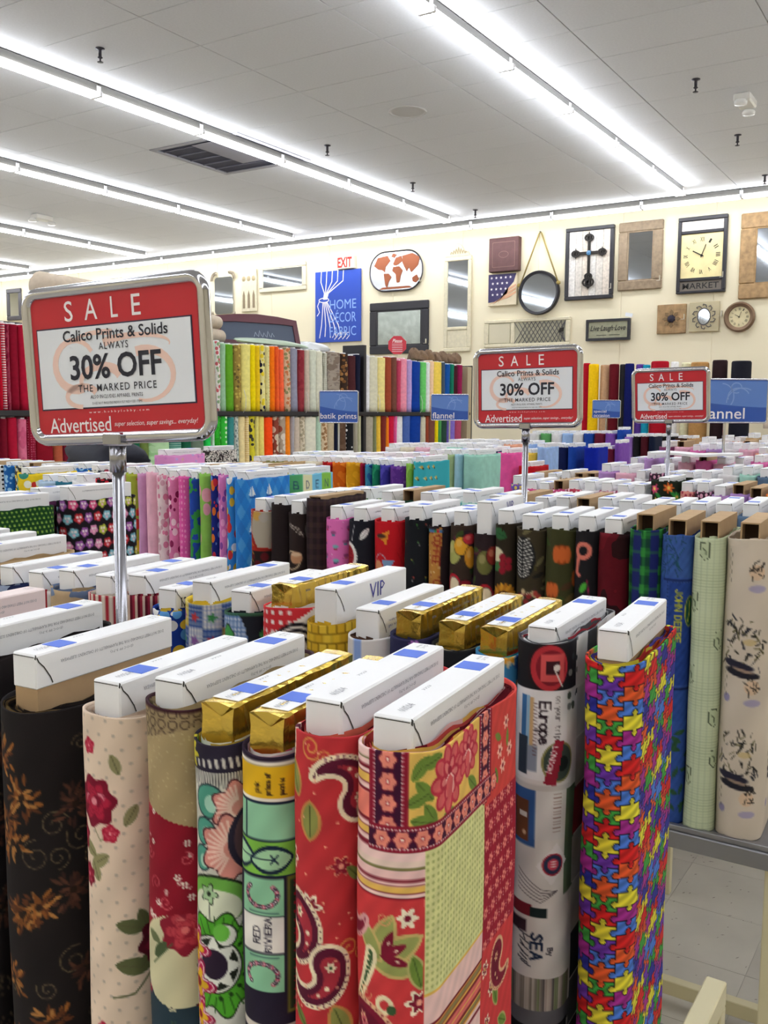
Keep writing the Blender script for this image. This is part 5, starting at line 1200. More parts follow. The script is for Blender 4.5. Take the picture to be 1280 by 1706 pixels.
ROWS = {
 'A': [
  (-1.035, 0.585, 1.365, 0.07, 'hid_a', 'pinkish white fabric bolt end at the left edge of the front row', {'core': 'pink'}),
  (-0.923, 0.585, 1.36, 0.075, 'blackfl2', 'dark brown floral fabric bolt beside the black scroll bolt, front row', {}),
  (-0.803, 0.585, 1.355, 0.1, 'blackfl', 'black fabric bolt with gold scrolls and brown flowers, kraft board under white cap', {'core': 'kraftcap', 'dz': 0.055}),
  (-0.682, 0.585, 1.346, 0.074, 'rose', 'cream fabric bolt with crimson roses and grey dots, front row', {'dz': 0.03}),
  (-0.6, 0.585, 1.361, 0.062, 'collage', 'fabric bolt with tan, dark red and cream rose collage print, front row', {'dz': 0.022}),
  (-0.542, 0.585, 1.349, 0.052, 'greenfl', 'fabric bolt with big green and salmon flowers and gold foil board end', {'core': 'gold', 'dz': 0.03}),
  (-0.4874, 0.585, 1.35, 0.056, 'riviera', 'banded yellow and mint fabric bolt reading RED RIVIERA, gold foil board', {'core': 'gold', 'dz': 0.03}),
  (-0.4294, 0.585, 1.372, 0.06, 'paisley', 'red paisley fabric bolt with cream flowers left of the patchwork bolt', {'dz': 0.026}),
  (-0.3644, 0.585, 1.37, 0.07, 'patch', 'salmon patchwork fabric bolt with peony, border and gingham blocks, nearest of all', {'dz': 0.024}),
 ],
 'B': [
  (-1.655, 0.98, 1.36, 0.077, 's_maroon', 'dark red bolt near the left edge of the second row', {}),
  (-1.572, 0.98, 1.36, 0.087, 's_tealp', 'teal print bolt near the left edge of the second row', {}),
  (-1.483, 0.98, 1.36, 0.089, 's_tan', 'tan bolt at the left edge of the second row', {}),
  (-1.382, 0.98, 1.336, 0.077, 'navycloud', 'navy and grey print bolt, left end of second row', {}),
  (-1.306, 0.98, 1.334, 0.071, 'tansnow', 'tan fabric bolt with red and white striped hat print', {}),
  (-1.229, 0.98, 1.344, 0.082, 'denimtan', 'blue grey and tan printed fabric bolt in second row', {}),
  (-1.142, 0.98, 1.344, 0.084, 'jar', 'red and white striped fabric bolt behind the tall sale sign pole', {}),
  (-1.068, 0.98, 1.352, 0.063, 'redjar', 'dark red ticking stripe fabric bolt right of the nearest sign pole', {}),
  (-1.004, 0.98, 1.338, 0.063, 'stars', 'blue star print bolt with 12-32 written on its board', {}),
  (-0.935, 0.98, 1.356, 0.074, 'sheep', 'yellow and blue gingham farm print fabric bolt', {}),
  (-0.861, 0.98, 1.35, 0.071, 'apples', 'blue gingham bolt with green apple on black, worn board top', {}),
  (-0.787, 0.98, 1.366, 0.075, 'swirl', 'red dotted bolt with black and white swirls, gold foil board', {'core': 'gold'}),
  (-0.715, 0.98, 1.369, 0.066, 'brick', 'yellow basket weave bolt with VIP on its white board', {'core': 'vip', 'dz': 0.045}),
  (-0.649, 0.98, 1.349, 0.064, 'animal', 'brown and white animal print bolt with VIP board turned upside down', {'core': 'vip', 'dz': 0.035}),
  (-0.587, 0.98, 1.353, 0.06, 'daisy', 'navy and purple daisy bolt, leftmost of three gold foil boards in a row', {'core': 'gold'}),
  (-0.526, 0.98, 1.348, 0.059, 'blackteal', 'black bolt with teal feathers, middle of three gold foil boards', {'core': 'gold'}),
  (-0.47, 0.98, 1.348, 0.053, 'fish', 'orange and blue aquatic print bolt, right of three gold foil boards', {'core': 'gold'}),
  (-0.41, 0.98, 1.358, 0.066, 'europe', 'white travel print fabric bolt with red camera and Europe lettering', {'dz': 0.016}),
  (-0.327, 0.98, 1.365, 0.064, 'puzzle', 'rainbow jigsaw puzzle print fabric bolt, right end of second row', {'dz': 0.035, 'core': 'kraftcap'}),
 ],
 'C': [
  (-1.512, 1.8, 1.382, 0.066, 'chef', 'red dotted and grey kitchen print bolt, left end of third row', {}),
  (-1.451, 1.8, 1.392, 0.055, 'darkor', 'black fabric bolt with orange flames next to coffee bolt', {'dz': 0.02}),
  (-1.397, 1.8, 1.383, 0.051, 'coffee', 'dark brown fabric bolt with coffee cups', {}),
  (-1.341, 1.8, 1.397, 0.059, 's_brownplaid', 'dark brown tone-on-tone plaid bolt standing taller than the coffee bolt', {'dz': 0.006, 'core': 'kraft'}),
  (-1.28, 1.8, 1.377, 0.062, 'cupcake', 'pink cupcake print fabric bolt in third row', {}),
  (-1.212, 1.8, 1.377, 0.07, 'onion', 'black fabric bolt with white utensils and red scalloped fan', {}),
  (-1.136, 1.8, 1.381, 0.081, 'redcups', 'red fabric bolt with orange and blue cups', {}),
  (-1.061, 1.8, 1.39, 0.066, 'blackveg', 'black fabric bolt with scattered tiny vegetables', {}),
  (-1.002, 1.8, 1.38, 0.051, 'coffeewords', 'fabric bolt with orange sign lettering on black, beside the fruit bolt', {}),
  (-0.947, 1.8, 1.386, 0.057, 'fruits', 'fruit print fabric bolt with apples, pears and oranges', {}),
  (-0.891, 1.8, 1.409, 0.052, 'fruit2', 'dark fruit print bolt with the tall white VIP board', {'dz': 0.07, 'core': 'vip'}),
  (-0.841, 1.8, 1.395, 0.046, 'sunfl', 'sunflower and cherry print fabric bolt', {}),
  (-0.785, 1.8, 1.388, 0.065, 'feathers', 'bolt of black and white feathers with pheasant colours and corn', {}),
  (-0.719, 1.8, 1.392, 0.065, 'pumpkin', 'green autumn fabric bolt with orange pumpkins', {}),
  (-0.662, 1.8, 1.394, 0.046, 'pepper', 'black fabric bolt with coral peppers', {}),
  (-0.607, 1.8, 1.392, 0.062, 's_maroonw', 'maroon fabric bolt with soft dark folds', {}),
  (-0.543, 1.8, 1.405, 0.063, 'plaid', 'green and navy tartan fabric bolt with kraft board', {'core': 'kraft'}),
  (-0.481, 1.8, 1.398, 0.06, 'denim', 'blue denim print bolt with yellow lettering and kraft board', {'core': 'kraft'}),
  (-0.421, 1.8, 1.399, 0.058, 'gcheck', 'pale green check fabric bolt with small black crests', {'core': 'kraft'}),
  (-0.349, 1.8, 1.401, 0.085, 'cowboy', 'cream fabric bolt with black cowboy sketches, right end of third row', {'core': 'kraft'}),
 ],
 'D': [
  (-1.677, 2.22, 1.361, 0.079, 'p_grn', '', {}),
  (-1.594, 2.22, 1.369, 0.067, 'p_aqua', '', {}),
  (-1.534, 2.22, 1.373, 0.049, 's_tealg', '', {}),
  (-1.476, 2.22, 1.381, 0.066, 'p_grn2', '', {}),
  (-1.403, 2.22, 1.377, 0.078, 'p_sage', '', {}),
  (-1.332, 2.22, 1.384, 0.061, 's_dkgrn', '', {'core': 'kraft'}),
  (-1.277, 2.22, 1.38, 0.047, 'p_tan', '', {}),
  (-1.221, 2.22, 1.38, 0.064, 's_cream', '', {}),
  (-1.146, 2.22, 1.388, 0.082, 'p_aqua', '', {}),
  (-1.068, 2.22, 1.383, 0.073, 'p_brn', '', {}),
  (-0.999, 2.22, 1.388, 0.063, 'p_zebra', '', {'core': 'kraft'}),
  (-0.938, 2.22, 1.385, 0.058, 'p_brn', '', {}),
  (-0.881, 2.22, 1.389, 0.054, 's_slate', '', {}),
  (-0.826, 2.22, 1.389, 0.055, 's_slate', '', {'core': 'kraft'}),
  (-0.772, 2.22, 1.392, 0.052, 's_white', '', {}),
  (-0.719, 2.22, 1.389, 0.054, 's_white', '', {}),
  (-0.663, 2.22, 1.385, 0.057, 'p_maroon', '', {}),
  (-0.605, 2.22, 1.388, 0.056, 'p_grn', '', {}),
  (-0.548, 2.22, 1.392, 0.056, 'p_greyfl', '', {}),
  (-0.491, 2.22, 1.395, 0.057, 'p_wagon', '', {}),
  (-0.432, 2.22, 1.398, 0.06, 's_bluegrey', '', {}),
  (-0.369, 2.22, 1.399, 0.064, 'p_redbk', '', {}),
 ],
 'E': [
  (-1.381, 3.05, 1.377, 0.058, 'p_purple', '', {}),
  (-1.328, 3.05, 1.362, 0.046, 'p_pinkprint', '', {}),
  (-1.279, 3.05, 1.357, 0.051, 'p_redfl', '', {}),
  (-1.226, 3.05, 1.366, 0.054, 'p_pinkprint', '', {'core': 'kraft'}),
  (-1.172, 3.05, 1.369, 0.052, 'p_redfl', '', {}),
  (-1.115, 3.05, 1.369, 0.06, 's_white', '', {}),
  (-1.056, 3.05, 1.368, 0.057, 'p_pinkfl', '', {}),
  (-1.0, 3.05, 1.362, 0.053, 'p_pinkfl', '', {}),
  (-0.944, 3.05, 1.365, 0.058, 's_white', '', {}),
  (-0.864, 3.05, 1.392, 0.1, 'gardenfl', '', {'dz': 0.012}),
  (-0.79, 3.05, 1.38, 0.047, 'p_salmon', '', {}),
  (-0.741, 3.05, 1.382, 0.05, 'p_plumfl', '', {}),
  (-0.688, 3.05, 1.373, 0.055, 's_lilac', '', {}),
  (-0.632, 3.05, 1.38, 0.055, 's_lilac2', '', {'core': 'kraft'}),
  (-0.58, 3.05, 1.372, 0.049, 's_lilac', '', {'core': 'kraft'}),
  (-0.524, 3.05, 1.382, 0.06, 'p_orange', '', {}),
 ],
 'F': [
  (-1.513, 3.55, 1.359, 0.058, 's_cream', '', {'core': 'kraft'}),
  (-1.456, 3.55, 1.356, 0.055, 's_white', '', {}),
  (-1.398, 3.55, 1.368, 0.059, 'p_tan', '', {}),
  (-1.342, 3.55, 1.361, 0.051, 's_white', '', {'core': 'kraft'}),
  (-1.292, 3.55, 1.363, 0.047, 's_cream', '', {'core': 'kraft'}),
  (-1.233, 3.55, 1.402, 0.068, 's_lilac', '', {}),
  (-1.161, 3.55, 1.398, 0.074, 's_pink', '', {}),
  (-1.095, 3.55, 1.38, 0.056, 's_white', '', {}),
  (-1.039, 3.55, 1.402, 0.054, 'p_plumfl', '', {}),
  (-0.981, 3.55, 1.379, 0.061, 's_white', '', {}),
  (-0.918, 3.55, 1.382, 0.063, 's_slate', '', {}),
  (-0.85, 3.55, 1.387, 0.071, 's_white', '', {}),
  (-0.776, 3.55, 1.407, 0.075, 's_white', '', {}),
  (-0.708, 3.55, 1.41, 0.059, 's_mint', '', {}),
  (-0.647, 3.55, 1.405, 0.06, 's_bluegrey', '', {}),
 ],
 'G': [
  (-1.36, 4.3, 1.393, 0.07, 's_plum', '', {}),
  (-1.282, 4.3, 1.422, 0.07, 's_lilac', '', {}),
  (-1.204, 4.3, 1.394, 0.07, 's_white', '', {}),
  (-1.126, 4.3, 1.409, 0.07, 's_pink', '', {}),
  (-1.048, 4.3, 1.419, 0.07, 's_hot', '', {'core': 'kraft'}),
  (-0.97, 4.3, 1.406, 0.07, 's_pink', '', {}),
  (-0.892, 4.3, 1.407, 0.07, 's_white', '', {}),
  (-0.814, 4.3, 1.42, 0.07, 's_hot', '', {}),
  (-0.736, 4.3, 1.401, 0.07, 's_cream', '', {}),
  (-0.658, 4.3, 1.418, 0.07, 's_plum', '', {}),
 ],
 'H': [
  (-1.36, 4.8, 1.458, 0.07, 's_plum', '', {}),
  (-1.282, 4.8, 1.459, 0.07, 's_pink', '', {'core': 'kraft'}),
  (-1.204, 4.8, 1.444, 0.07, 's_hot', '', {}),
  (-1.126, 4.8, 1.452, 0.07, 's_lilac', '', {}),
  (-1.048, 4.8, 1.455, 0.07, 's_white', '', {}),
  (-0.97, 4.8, 1.456, 0.07, 's_pink', '', {}),
  (-0.892, 4.8, 1.437, 0.07, 's_peach', '', {}),
  (-0.814, 4.8, 1.459, 0.07, 's_cream', '', {}),
  (-0.736, 4.8, 1.459, 0.07, 's_brown2', '', {}),
 ],
 'I': [
  (-1.36, 5.6, 1.462, 0.07, 's_white', '', {}),
  (-1.282, 5.6, 1.451, 0.07, 's_hot', '', {}),
  (-1.204, 5.6, 1.432, 0.07, 's_peach', '', {}),
  (-1.126, 5.6, 1.446, 0.07, 's_peach', '', {'core': 'kraft'}),
  (-1.048, 5.6, 1.432, 0.07, 's_tan', '', {}),
  (-0.97, 5.6, 1.456, 0.07, 's_white', '', {}),
  (-0.892, 5.6, 1.447, 0.07, 's_white', '', {}),
 ],
 'J': [
  (-1.36, 6.1, 1.462, 0.07, 's_white', '', {}),
  (-1.282, 6.1, 1.455, 0.07, 's_peach', '', {}),
  (-1.204, 6.1, 1.479, 0.07, 's_tan', '', {}),
  (-1.126, 6.1, 1.467, 0.07, 's_white', '', {}),
  (-1.048, 6.1, 1.467, 0.07, 's_peach', '', {'core': 'kraft'}),
  (-0.97, 6.1, 1.442, 0.07, 's_white', '', {}),
 ],
 'K': [
  (-1.915, 1.27, 1.4, 0.075, 'greendots', 'dark green fabric bolt with pale green dots at the left edge', {'dz': 0.03}),
  (-1.99, 1.27, 1.4, 0.07, 's_dkgrn', 'dark green plain bolt behind the green dotted bolt at the left edge', {}),
 ],
 'L': [
  (-1.915, 1.53, 1.41, 0.075, 'owls', 'black fabric bolt with colourful owls behind the nearest sign pole', {'dz': 0.035}),
  (-1.99, 1.5, 1.405, 0.07, 's_swirlplum', 'black bolt with plum swirls left of the owl bolt', {'dz': 0.035}),
 ],
 'M': [
  (-2.905, 2.15, 1.392, 0.09, 'butterfly', 'yellow butterfly print fabric bolt at the left edge', {'dz': 0.022}),
  (-2.787, 2.15, 1.371, 0.09, 's_paleblue', 'pale blue fabric bolt between the butterfly and navy star bolts', {'dz': 0.022}),
  (-2.704, 2.15, 1.371, 0.0617, 's_teal2', 'teal fabric bolt left of the owl print bolt', {'dz': 0.022}),
  (-2.606, 2.15, 1.378, 0.09, 's_white', 'white fabric bolt behind the owl print bolt', {'dz': 0.022}),
  (-2.488, 2.15, 1.391, 0.09, 'p_redbk', 'black and red print bolt behind the owl print bolt', {'dz': 0.022}),
  (-2.402, 2.15, 1.409, 0.0473, 's_palepink', 'pale pink fabric bolt left of the nearest sign pole', {'dz': 0.022}),
  (-2.35, 2.15, 1.415, 0.0547, 'orggrn', 'orange and green printed bolt right of the nearest sign pole', {'dz': 0.022}),
  (-2.303, 2.15, 1.417, 0.035, 's_lilacpink', 'lilac pink fabric bolt next to orange and green bolt', {'dz': 0.022}),
  (-2.259, 2.15, 1.422, 0.0503, 's_palepink2', 'plain baby pink fabric bolt', {'dz': 0.022}),
  (-2.211, 2.15, 1.417, 0.0443, 'pinkwhite', 'white fabric bolt with pale pink roses', {'dz': 0.022}),
  (-2.164, 2.15, 1.411, 0.0461, 'pinkfl2', 'pink fabric bolt with small crimson cupcakes', {'dz': 0.022}),
  (-2.116, 2.15, 1.415, 0.0478, 'hotpink', 'hot pink dotted fabric bolt', {'dz': 0.022}),
  (-2.072, 2.15, 1.411, 0.0372, 'bluegrn', 'blue and green striped fabric bolt', {'dz': 0.022}),
  (-2.026, 2.15, 1.428, 0.0511, 'monkey', 'lime green fabric bolt with patched animal faces', {'dz': 0.022}),
  (-1.983, 2.15, 1.422, 0.0335, 'navymulti', 'navy fabric bolt with orange and red blobs', {'dz': 0.022}),
  (-1.951, 2.15, 1.428, 0.0284, 'pinkbut', 'orchid pink butterfly fabric bolt', {'dz': 0.022}),
  (-1.921, 2.15, 1.42, 0.0304, 'bluebird', 'bright blue fabric bolt with red and white blobs', {'dz': 0.022}),
  (-1.879, 2.15, 1.417, 0.0507, 'sail', 'blue diamond fabric bolt with white sailboats, right end of pink row', {'dz': 0.022}),
 ],
 'N': [
  (-3.318, 2.55, 1.367, 0.0942, 'p_lime', '', {'core': 'white', 'dz': 0.022}),
  (-3.231, 2.55, 1.378, 0.0736, 's_white', '', {'core': 'white', 'dz': 0.022}),
  (-3.156, 2.55, 1.374, 0.0721, 'p_bw', '', {'core': 'white', 'dz': 0.022}),
  (-3.082, 2.55, 1.384, 0.0706, 'p_blue2', '', {'core': 'white', 'dz': 0.022}),
  (-3.002, 2.55, 1.379, 0.0863, 'p_yelp', '', {'core': 'white', 'dz': 0.022}),
  (-2.905, 2.55, 1.383, 0.09, 'p_maroon', '', {'core': 'white', 'dz': 0.022}),
  (-2.627, 2.55, 1.451, 0.09, 'tallpink', '', {'core': 'white', 'dz': 0.022}),
  (-2.535, 2.55, 1.397, 0.0721, 's_white', '', {'core': 'white', 'dz': 0.022}),
  (-2.46, 2.55, 1.4, 0.0734, 's_palepink', '', {'core': 'white', 'dz': 0.022}),
  (-2.385, 2.55, 1.403, 0.0717, 's_cream', '', {'core': 'kraft', 'dz': 0.022}),
  (-2.317, 2.55, 1.406, 0.0618, 'p_grn', '', {'core': 'white', 'dz': 0.022}),
  (-2.252, 2.55, 1.404, 0.0633, 's_white', '', {'core': 'white', 'dz': 0.022}),
  (-2.192, 2.55, 1.407, 0.054, 's_olive', '', {'core': 'kraft', 'dz': 0.022}),
  (-2.127, 2.55, 1.405, 0.0714, 's_brown2', '', {'core': 'kraft', 'dz': 0.022}),
  (-2.06, 2.55, 1.408, 0.0543, 's_ochre', '', {'core': 'white', 'dz': 0.022}),
  (-1.998, 2.55, 1.404, 0.0659, 'alphabet', '', {'core': 'white', 'dz': 0.022}),
 ],
 'O': [
  (-2.707, 3.2, 1.399, 0.0836, 's_tan', '', {'dz': 0.022}),
  (-2.614, 3.2, 1.402, 0.09, 's_olive', '', {'dz': 0.022}),
  (-2.515, 3.2, 1.405, 0.09, 's_tan', '', {'dz': 0.022}),
  (-2.398, 3.2, 1.408, 0.09, 's_cream', '', {'dz': 0.022}),
  (-2.323, 3.2, 1.41, 0.0453, 'b_red', '', {'dz': 0.022}),
  (-2.264, 3.2, 1.409, 0.0684, 'b_orange', '', {'dz': 0.022}),
  (-2.189, 3.2, 1.411, 0.0786, 'b_gold', '', {'dz': 0.022}),
  (-2.139, 3.2, 1.409, 0.0172, 's_crim', '', {'dz': 0.022}),
  (-2.113, 3.2, 1.407, 0.0342, 'b_blue', '', {'dz': 0.022}),
  (-2.076, 3.2, 1.406, 0.0367, 'b_green', '', {'dz': 0.022}),
  (-2.036, 3.2, 1.407, 0.0419, 'b_indigo', '', {'dz': 0.022}),
  (-1.973, 3.2, 1.404, 0.0795, 'b_purple', '', {'dz': 0.022}),
  (-1.917, 3.2, 1.416, 0.0297, 'b_lime', '', {'dz': 0.022}),
  (-1.873, 3.2, 1.424, 0.0559, 'turq', '', {'dz': 0.022}),
 ],
 'P': [
  (-3.479, 3.7, 1.41, 0.09, 'p_zebra', '', {'dz': 0.022}),
  (-2.878, 3.7, 1.396, 0.0913, 's_white', '', {'dz': 0.022}),
  (-2.785, 3.7, 1.399, 0.0893, 's_mint', '', {'dz': 0.022}),
  (-2.683, 3.7, 1.402, 0.09, 's_white', '', {'dz': 0.022}),
  (-2.577, 3.7, 1.399, 0.09, 's_palepink', '', {'dz': 0.022}),
  (-2.474, 3.7, 1.403, 0.09, 's_white', '', {'dz': 0.022}),
  (-2.374, 3.7, 1.406, 0.09, 's_pink', '', {'dz': 0.022}),
  (-2.274, 3.7, 1.409, 0.0948, 's_palepink', '', {'dz': 0.022}),
  (-2.18, 3.7, 1.412, 0.0865, 's_pink', '', {'dz': 0.022}),
  (-2.094, 3.7, 1.428, 0.0816, 's_pink', '', {'dz': 0.022}),
  (-2.018, 3.7, 1.431, 0.0652, 's_sage', '', {'dz': 0.022}),
  (-1.965, 3.7, 1.433, 0.038, 's_sky', '', {'dz': 0.022}),
  (-1.896, 3.7, 1.434, 0.0948, 's_mint2', '', {'dz': 0.022}),
 ],
 'Q': [
  (-2.721, 4.35, 1.426, 0.0937, 's_white', '', {'dz': 0.022}),
  (-2.626, 4.35, 1.429, 0.0919, 's_cream', '', {'dz': 0.022}),
  (-2.532, 4.35, 1.431, 0.0901, 's_palepink', '', {'dz': 0.022}),
  (-2.44, 4.35, 1.433, 0.0883, 's_white', '', {'dz': 0.022}),
  (-2.339, 4.35, 1.436, 0.09, 's_mint', '', {'dz': 0.022}),
  (-2.244, 4.35, 1.438, 0.0846, 's_white', '', {'dz': 0.022}),
  (-2.171, 4.35, 1.425, 0.0566, 's_white', '', {'dz': 0.022}),
  (-2.121, 4.35, 1.421, 0.0395, 's_navy', '', {'dz': 0.022}),
  (-2.043, 4.35, 1.416, 0.09, 's_hotpink2', '', {'dz': 0.022}),
  (-1.924, 4.35, 1.352, 0.09, 's_red', '', {'dz': 0.022}),
 ],
 'R': [
  (-2.622, 4.85, 1.439, 0.09, 's_white', '', {'dz': 0.022}),
  (-2.522, 4.85, 1.441, 0.0947, 's_cream', '', {'dz': 0.022}),
  (-2.425, 4.85, 1.443, 0.0929, 's_white', '', {'dz': 0.022}),
  (-2.334, 4.85, 1.439, 0.0839, 's_white', '', {'dz': 0.022}),
  (-2.254, 4.85, 1.441, 0.0718, 's_peach', '', {'dz': 0.022}),
  (-2.133, 4.85, 1.396, 0.09, 's_yellow', '', {'dz': 0.022}),
  (-2.056, 4.85, 1.429, 0.0517, 's_sky2', '', {'dz': 0.022}),
 ],
 'S': [
  (-2.54, 5.6, 1.414, 0.09, 's_white', '', {'dz': 0.022}),
  (-2.453, 5.6, 1.417, 0.0686, 's_sky2', '', {'dz': 0.022}),
  (-2.386, 5.6, 1.403, 0.0598, 's_sky2', '', {'dz': 0.022}),
  (-2.333, 5.6, 1.404, 0.0435, 's_navy', '', {'dz': 0.022}),
  (-2.298, 5.6, 1.405, 0.0236, 's_lavg', '', {'dz': 0.022}),
  (-2.242, 5.6, 1.402, 0.0855, 's_navy2', '', {'dz': 0.022}),
  (-2.17, 5.6, 1.408, 0.0537, 's_royal2', '', {'dz': 0.022}),
  (-2.047, 5.6, 1.406, 0.09, 's_royal', '', {'dz': 0.022}),
 ],
 'T': [
  (-2.18, 6.1, 1.393, 0.0932, 's_navy2', '', {'dz': 0.022}),
  (-2.098, 6.1, 1.38, 0.0639, 's_wine', '', {'dz': 0.022}),
  (-2.044, 6.1, 1.421, 0.0435, 's_violet', '', {'dz': 0.022}),
 ],
 'U': [
  (-3.162, 7.3, 1.445, 0.09, 's_white', '', {'dz': 0.022}),
  (-3.062, 7.3, 1.447, 0.0928, 's_grnp', '', {'dz': 0.022}),
  (-2.967, 7.3, 1.449, 0.0916, 's_white', '', {'dz': 0.022}),
  (-2.873, 7.3, 1.45, 0.0904, 's_sky2', '', {'dz': 0.022}),
  (-2.781, 7.3, 1.452, 0.0893, 's_white', '', {'dz': 0.022}),
  (-2.689, 7.3, 1.453, 0.0881, 's_royal2', '', {'dz': 0.022}),
  (-2.599, 7.3, 1.455, 0.087, 's_wine', '', {'dz': 0.022}),
  (-2.51, 7.3, 1.457, 0.0859, 's_violet', '', {'dz': 0.022}),
  (-2.428, 7.3, 1.487, 0.0566, 's_royal2', '', {'dz': 0.022}),
  (-2.36, 7.3, 1.431, 0.0701, 's_violet2', '', {'dz': 0.022}),
  (-2.296, 7.3, 1.437, 0.0556, 's_blk1', '', {'dz': 0.022}),
  (-2.234, 7.3, 1.438, 0.0642, 's_wine2', '', {'dz': 0.022}),
  (-2.175, 7.3, 1.439, 0.05, 's_inkblue', '', {'dz': 0.022}),
 ],
 'V': [
  (-2.257, 7.8, 1.428, 0.077, 's_blk2', '', {'dz': 0.022}),
  (-2.178, 7.8, 1.429, 0.0762, 's_blk1', '', {'dz': 0.022}),
  (-2.089, 7.8, 1.416, 0.0941, 's_choc', '', {'dz': 0.022}),
  (-2.007, 7.8, 1.418, 0.0651, 's_tan2', '', {'dz': 0.022}),
 ],
}
UPPER = [
  (4.335, 4.371, 'g_red'),
  (4.371, 4.406, 'redstripe'),
  (4.406, 4.437, 'burgfl'),
  (4.437, 4.519, 'g_maroon'),
  (4.519, 4.593, 'g_crimson'),
  (4.593, 4.719, 'g_rose'),
  (4.719, 4.848, 'g_pinkd'),
  (4.848, 4.981, 'g_crimson'),
  (4.981, 5.118, 'g_coral'),
  (5.118, 5.259, 'g_peach'),
  (5.259, 5.405, 'g_wine'),
  (5.405, 5.556, 'g_teald'),
  (5.556, 5.712, 'g_greend'),
  (5.712, 5.873, 'g_sage'),
  (5.873, 6.039, 'g_mintg'),
  (6.039, 6.211, 'g_greenp'),
  (6.211, 6.389, 'g_sage'),
  (6.389, 6.574, 'g_mintg'),
  (6.572, 6.649, 'g_sagep'),
  (6.651, 6.721, 'g_redfl'),
  (6.721, 6.796, 'g_sage'),
  (6.798, 6.914, 'g_green'),
  (6.92, 7.024, 'g_olivefl'),
  (7.026, 7.16, 'g_paleyel'),
  (7.162, 7.228, 'g_yellow'),
  (7.228, 7.301, 'g_goldyel'),
  (7.306, 7.385, 'g_bwyel'),
  (7.387, 7.449, 'g_yelprint'),
  (7.454, 7.535, 'g_orange'),
  (7.535, 7.603, 'g_orangestr'),
  (7.605, 7.684, 'g_coral'),
  (7.689, 7.798, 'g_tanfl'),
  (7.802, 7.916, 'g_greylav'),
  (7.921, 8.029, 'g_brick'),
  (8.034, 8.122, 'g_beige'),
  (8.124, 8.242, 'g_offsage'),
  (8.244, 8.353, 'g_ivory'),
  (8.356, 8.445, 'g_bwcheck'),
  (8.448, 8.704, 'g_taupe'),
  (8.706, 8.853, 'g_leopard'),
  (8.856, 9.009, 'g_dkbrown'),
  (9.012, 9.096, 'g_ink'),
  (9.198, 9.284, 'g_white'),
  (9.287, 9.476, 'g_ivory2'),
  (9.479, 9.636, 'g_paleyel2'),
  (9.639, 9.78, 'g_rust'),
  (9.783, 9.901, 'g_brown'),
  (9.904, 9.987, 'g_raspberry'),
  (9.99, 10.142, 'g_pink'),
  (10.145, 10.255, 'g_lavender'),
  (10.259, 10.477, 'g_royal'),
  (10.48, 10.617, 'g_lime'),
  (10.621, 10.713, 'g_white'),
  (10.716, 10.817, 'g_peach2'),
  (10.821, 11.041, 'g_sunyel'),
  (11.045, 11.115, 'g_slate'),
  (11.119, 11.264, 'g_blue'),
  (11.268, 11.368, 'g_emerald'),
  (11.372, 11.486, 'g_oxblood'),
  (11.49, 11.622, 'g_magenta'),
]
LOWER = [
  (4.335, 4.401, 'g_burg'),
  (4.401, 4.488, 'g_crimson'),
  (4.488, 4.567, 'g_pinkd'),
  (4.567, 4.647, 'g_burgdot'),
  (4.647, 4.811, 'g_dkred'),
  (4.811, 4.896, 'g_terra'),
  (4.896, 5.032, 'g_wine'),
  (5.032, 5.171, 'g_dkred'),
  (5.171, 5.316, 'g_maroon'),
  (5.316, 5.464, 'g_wine'),
  (5.464, 5.618, 'g_burg'),
  (5.618, 5.699, 'g_greend'),
  (5.699, 5.802, 'g_olive'),
  (5.802, 6.059, 'g_mintg'),
  (6.059, 6.207, 'g_tealstr'),
  (6.207, 6.321, 'g_greend'),
  (6.321, 6.494, 'g_greygrn'),
  (6.498, 6.582, 'g_brightgrn'),
  (6.584, 6.629, 'g_sagep'),
  (6.631, 6.721, 'g_green2'),
  (6.723, 6.817, 'g_greendot'),
  (6.821, 6.908, 'g_teal'),
  (6.912, 6.977, 'g_greyprint'),
  (6.979, 7.073, 'g_cream'),
  (7.075, 7.127, 'g_creamstr'),
  (7.129, 7.217, 'g_yelblk'),
  (7.219, 7.272, 'g_paleyel'),
  (7.275, 7.364, 'g_lemon'),
  (7.369, 7.502, 'g_redorange'),
  (7.507, 7.6, 'g_medal'),
  (7.603, 7.703, 'g_medal2'),
  (7.705, 7.783, 'g_orange2'),
  (7.785, 7.844, 'g_grey'),
  (7.847, 7.949, 'g_beige'),
  (7.951, 8.045, 'g_beigefl'),
  (8.047, 8.252, 'g_ivory'),
  (8.255, 8.326, 'g_sagep'),
  (8.329, 8.448, 'g_tanleop'),
  (8.45, 8.58, 'g_tan'),
  (8.583, 8.647, 'g_ink'),
  (8.65, 8.815, 'g_brown2'),
  (8.821, 8.964, 'g_blkdot'),
  (8.967, 9.042, 'g_check2'),
  (9.045, 9.102, 'g_sagebeige'),
  (9.189, 9.381, 'g_taupe2'),
  (9.384, 9.436, 'g_olivegr'),
  (9.439, 9.538, 'g_gold'),
  (9.541, 9.655, 'g_brownred'),
  (9.658, 9.719, 'g_orange2'),
  (9.722, 9.838, 'g_crimson2'),
  (9.842, 9.901, 'g_hotpink'),
  (9.904, 10.054, 'g_white'),
  (10.06, 10.224, 'g_slateblue'),
  (10.227, 10.495, 'g_royal'),
  (10.498, 10.625, 'g_linen'),
  (10.628, 10.694, 'g_rust'),
  (10.698, 10.869, 'g_brown'),
  (10.873, 10.941, 'g_yellow'),
  (10.945, 11.037, 'g_greenp'),
  (11.041, 11.193, 'g_dkgreen'),
  (11.225, 11.425, 'g_violet'),
  (11.433, 11.614, 'g_rosewood'),
]
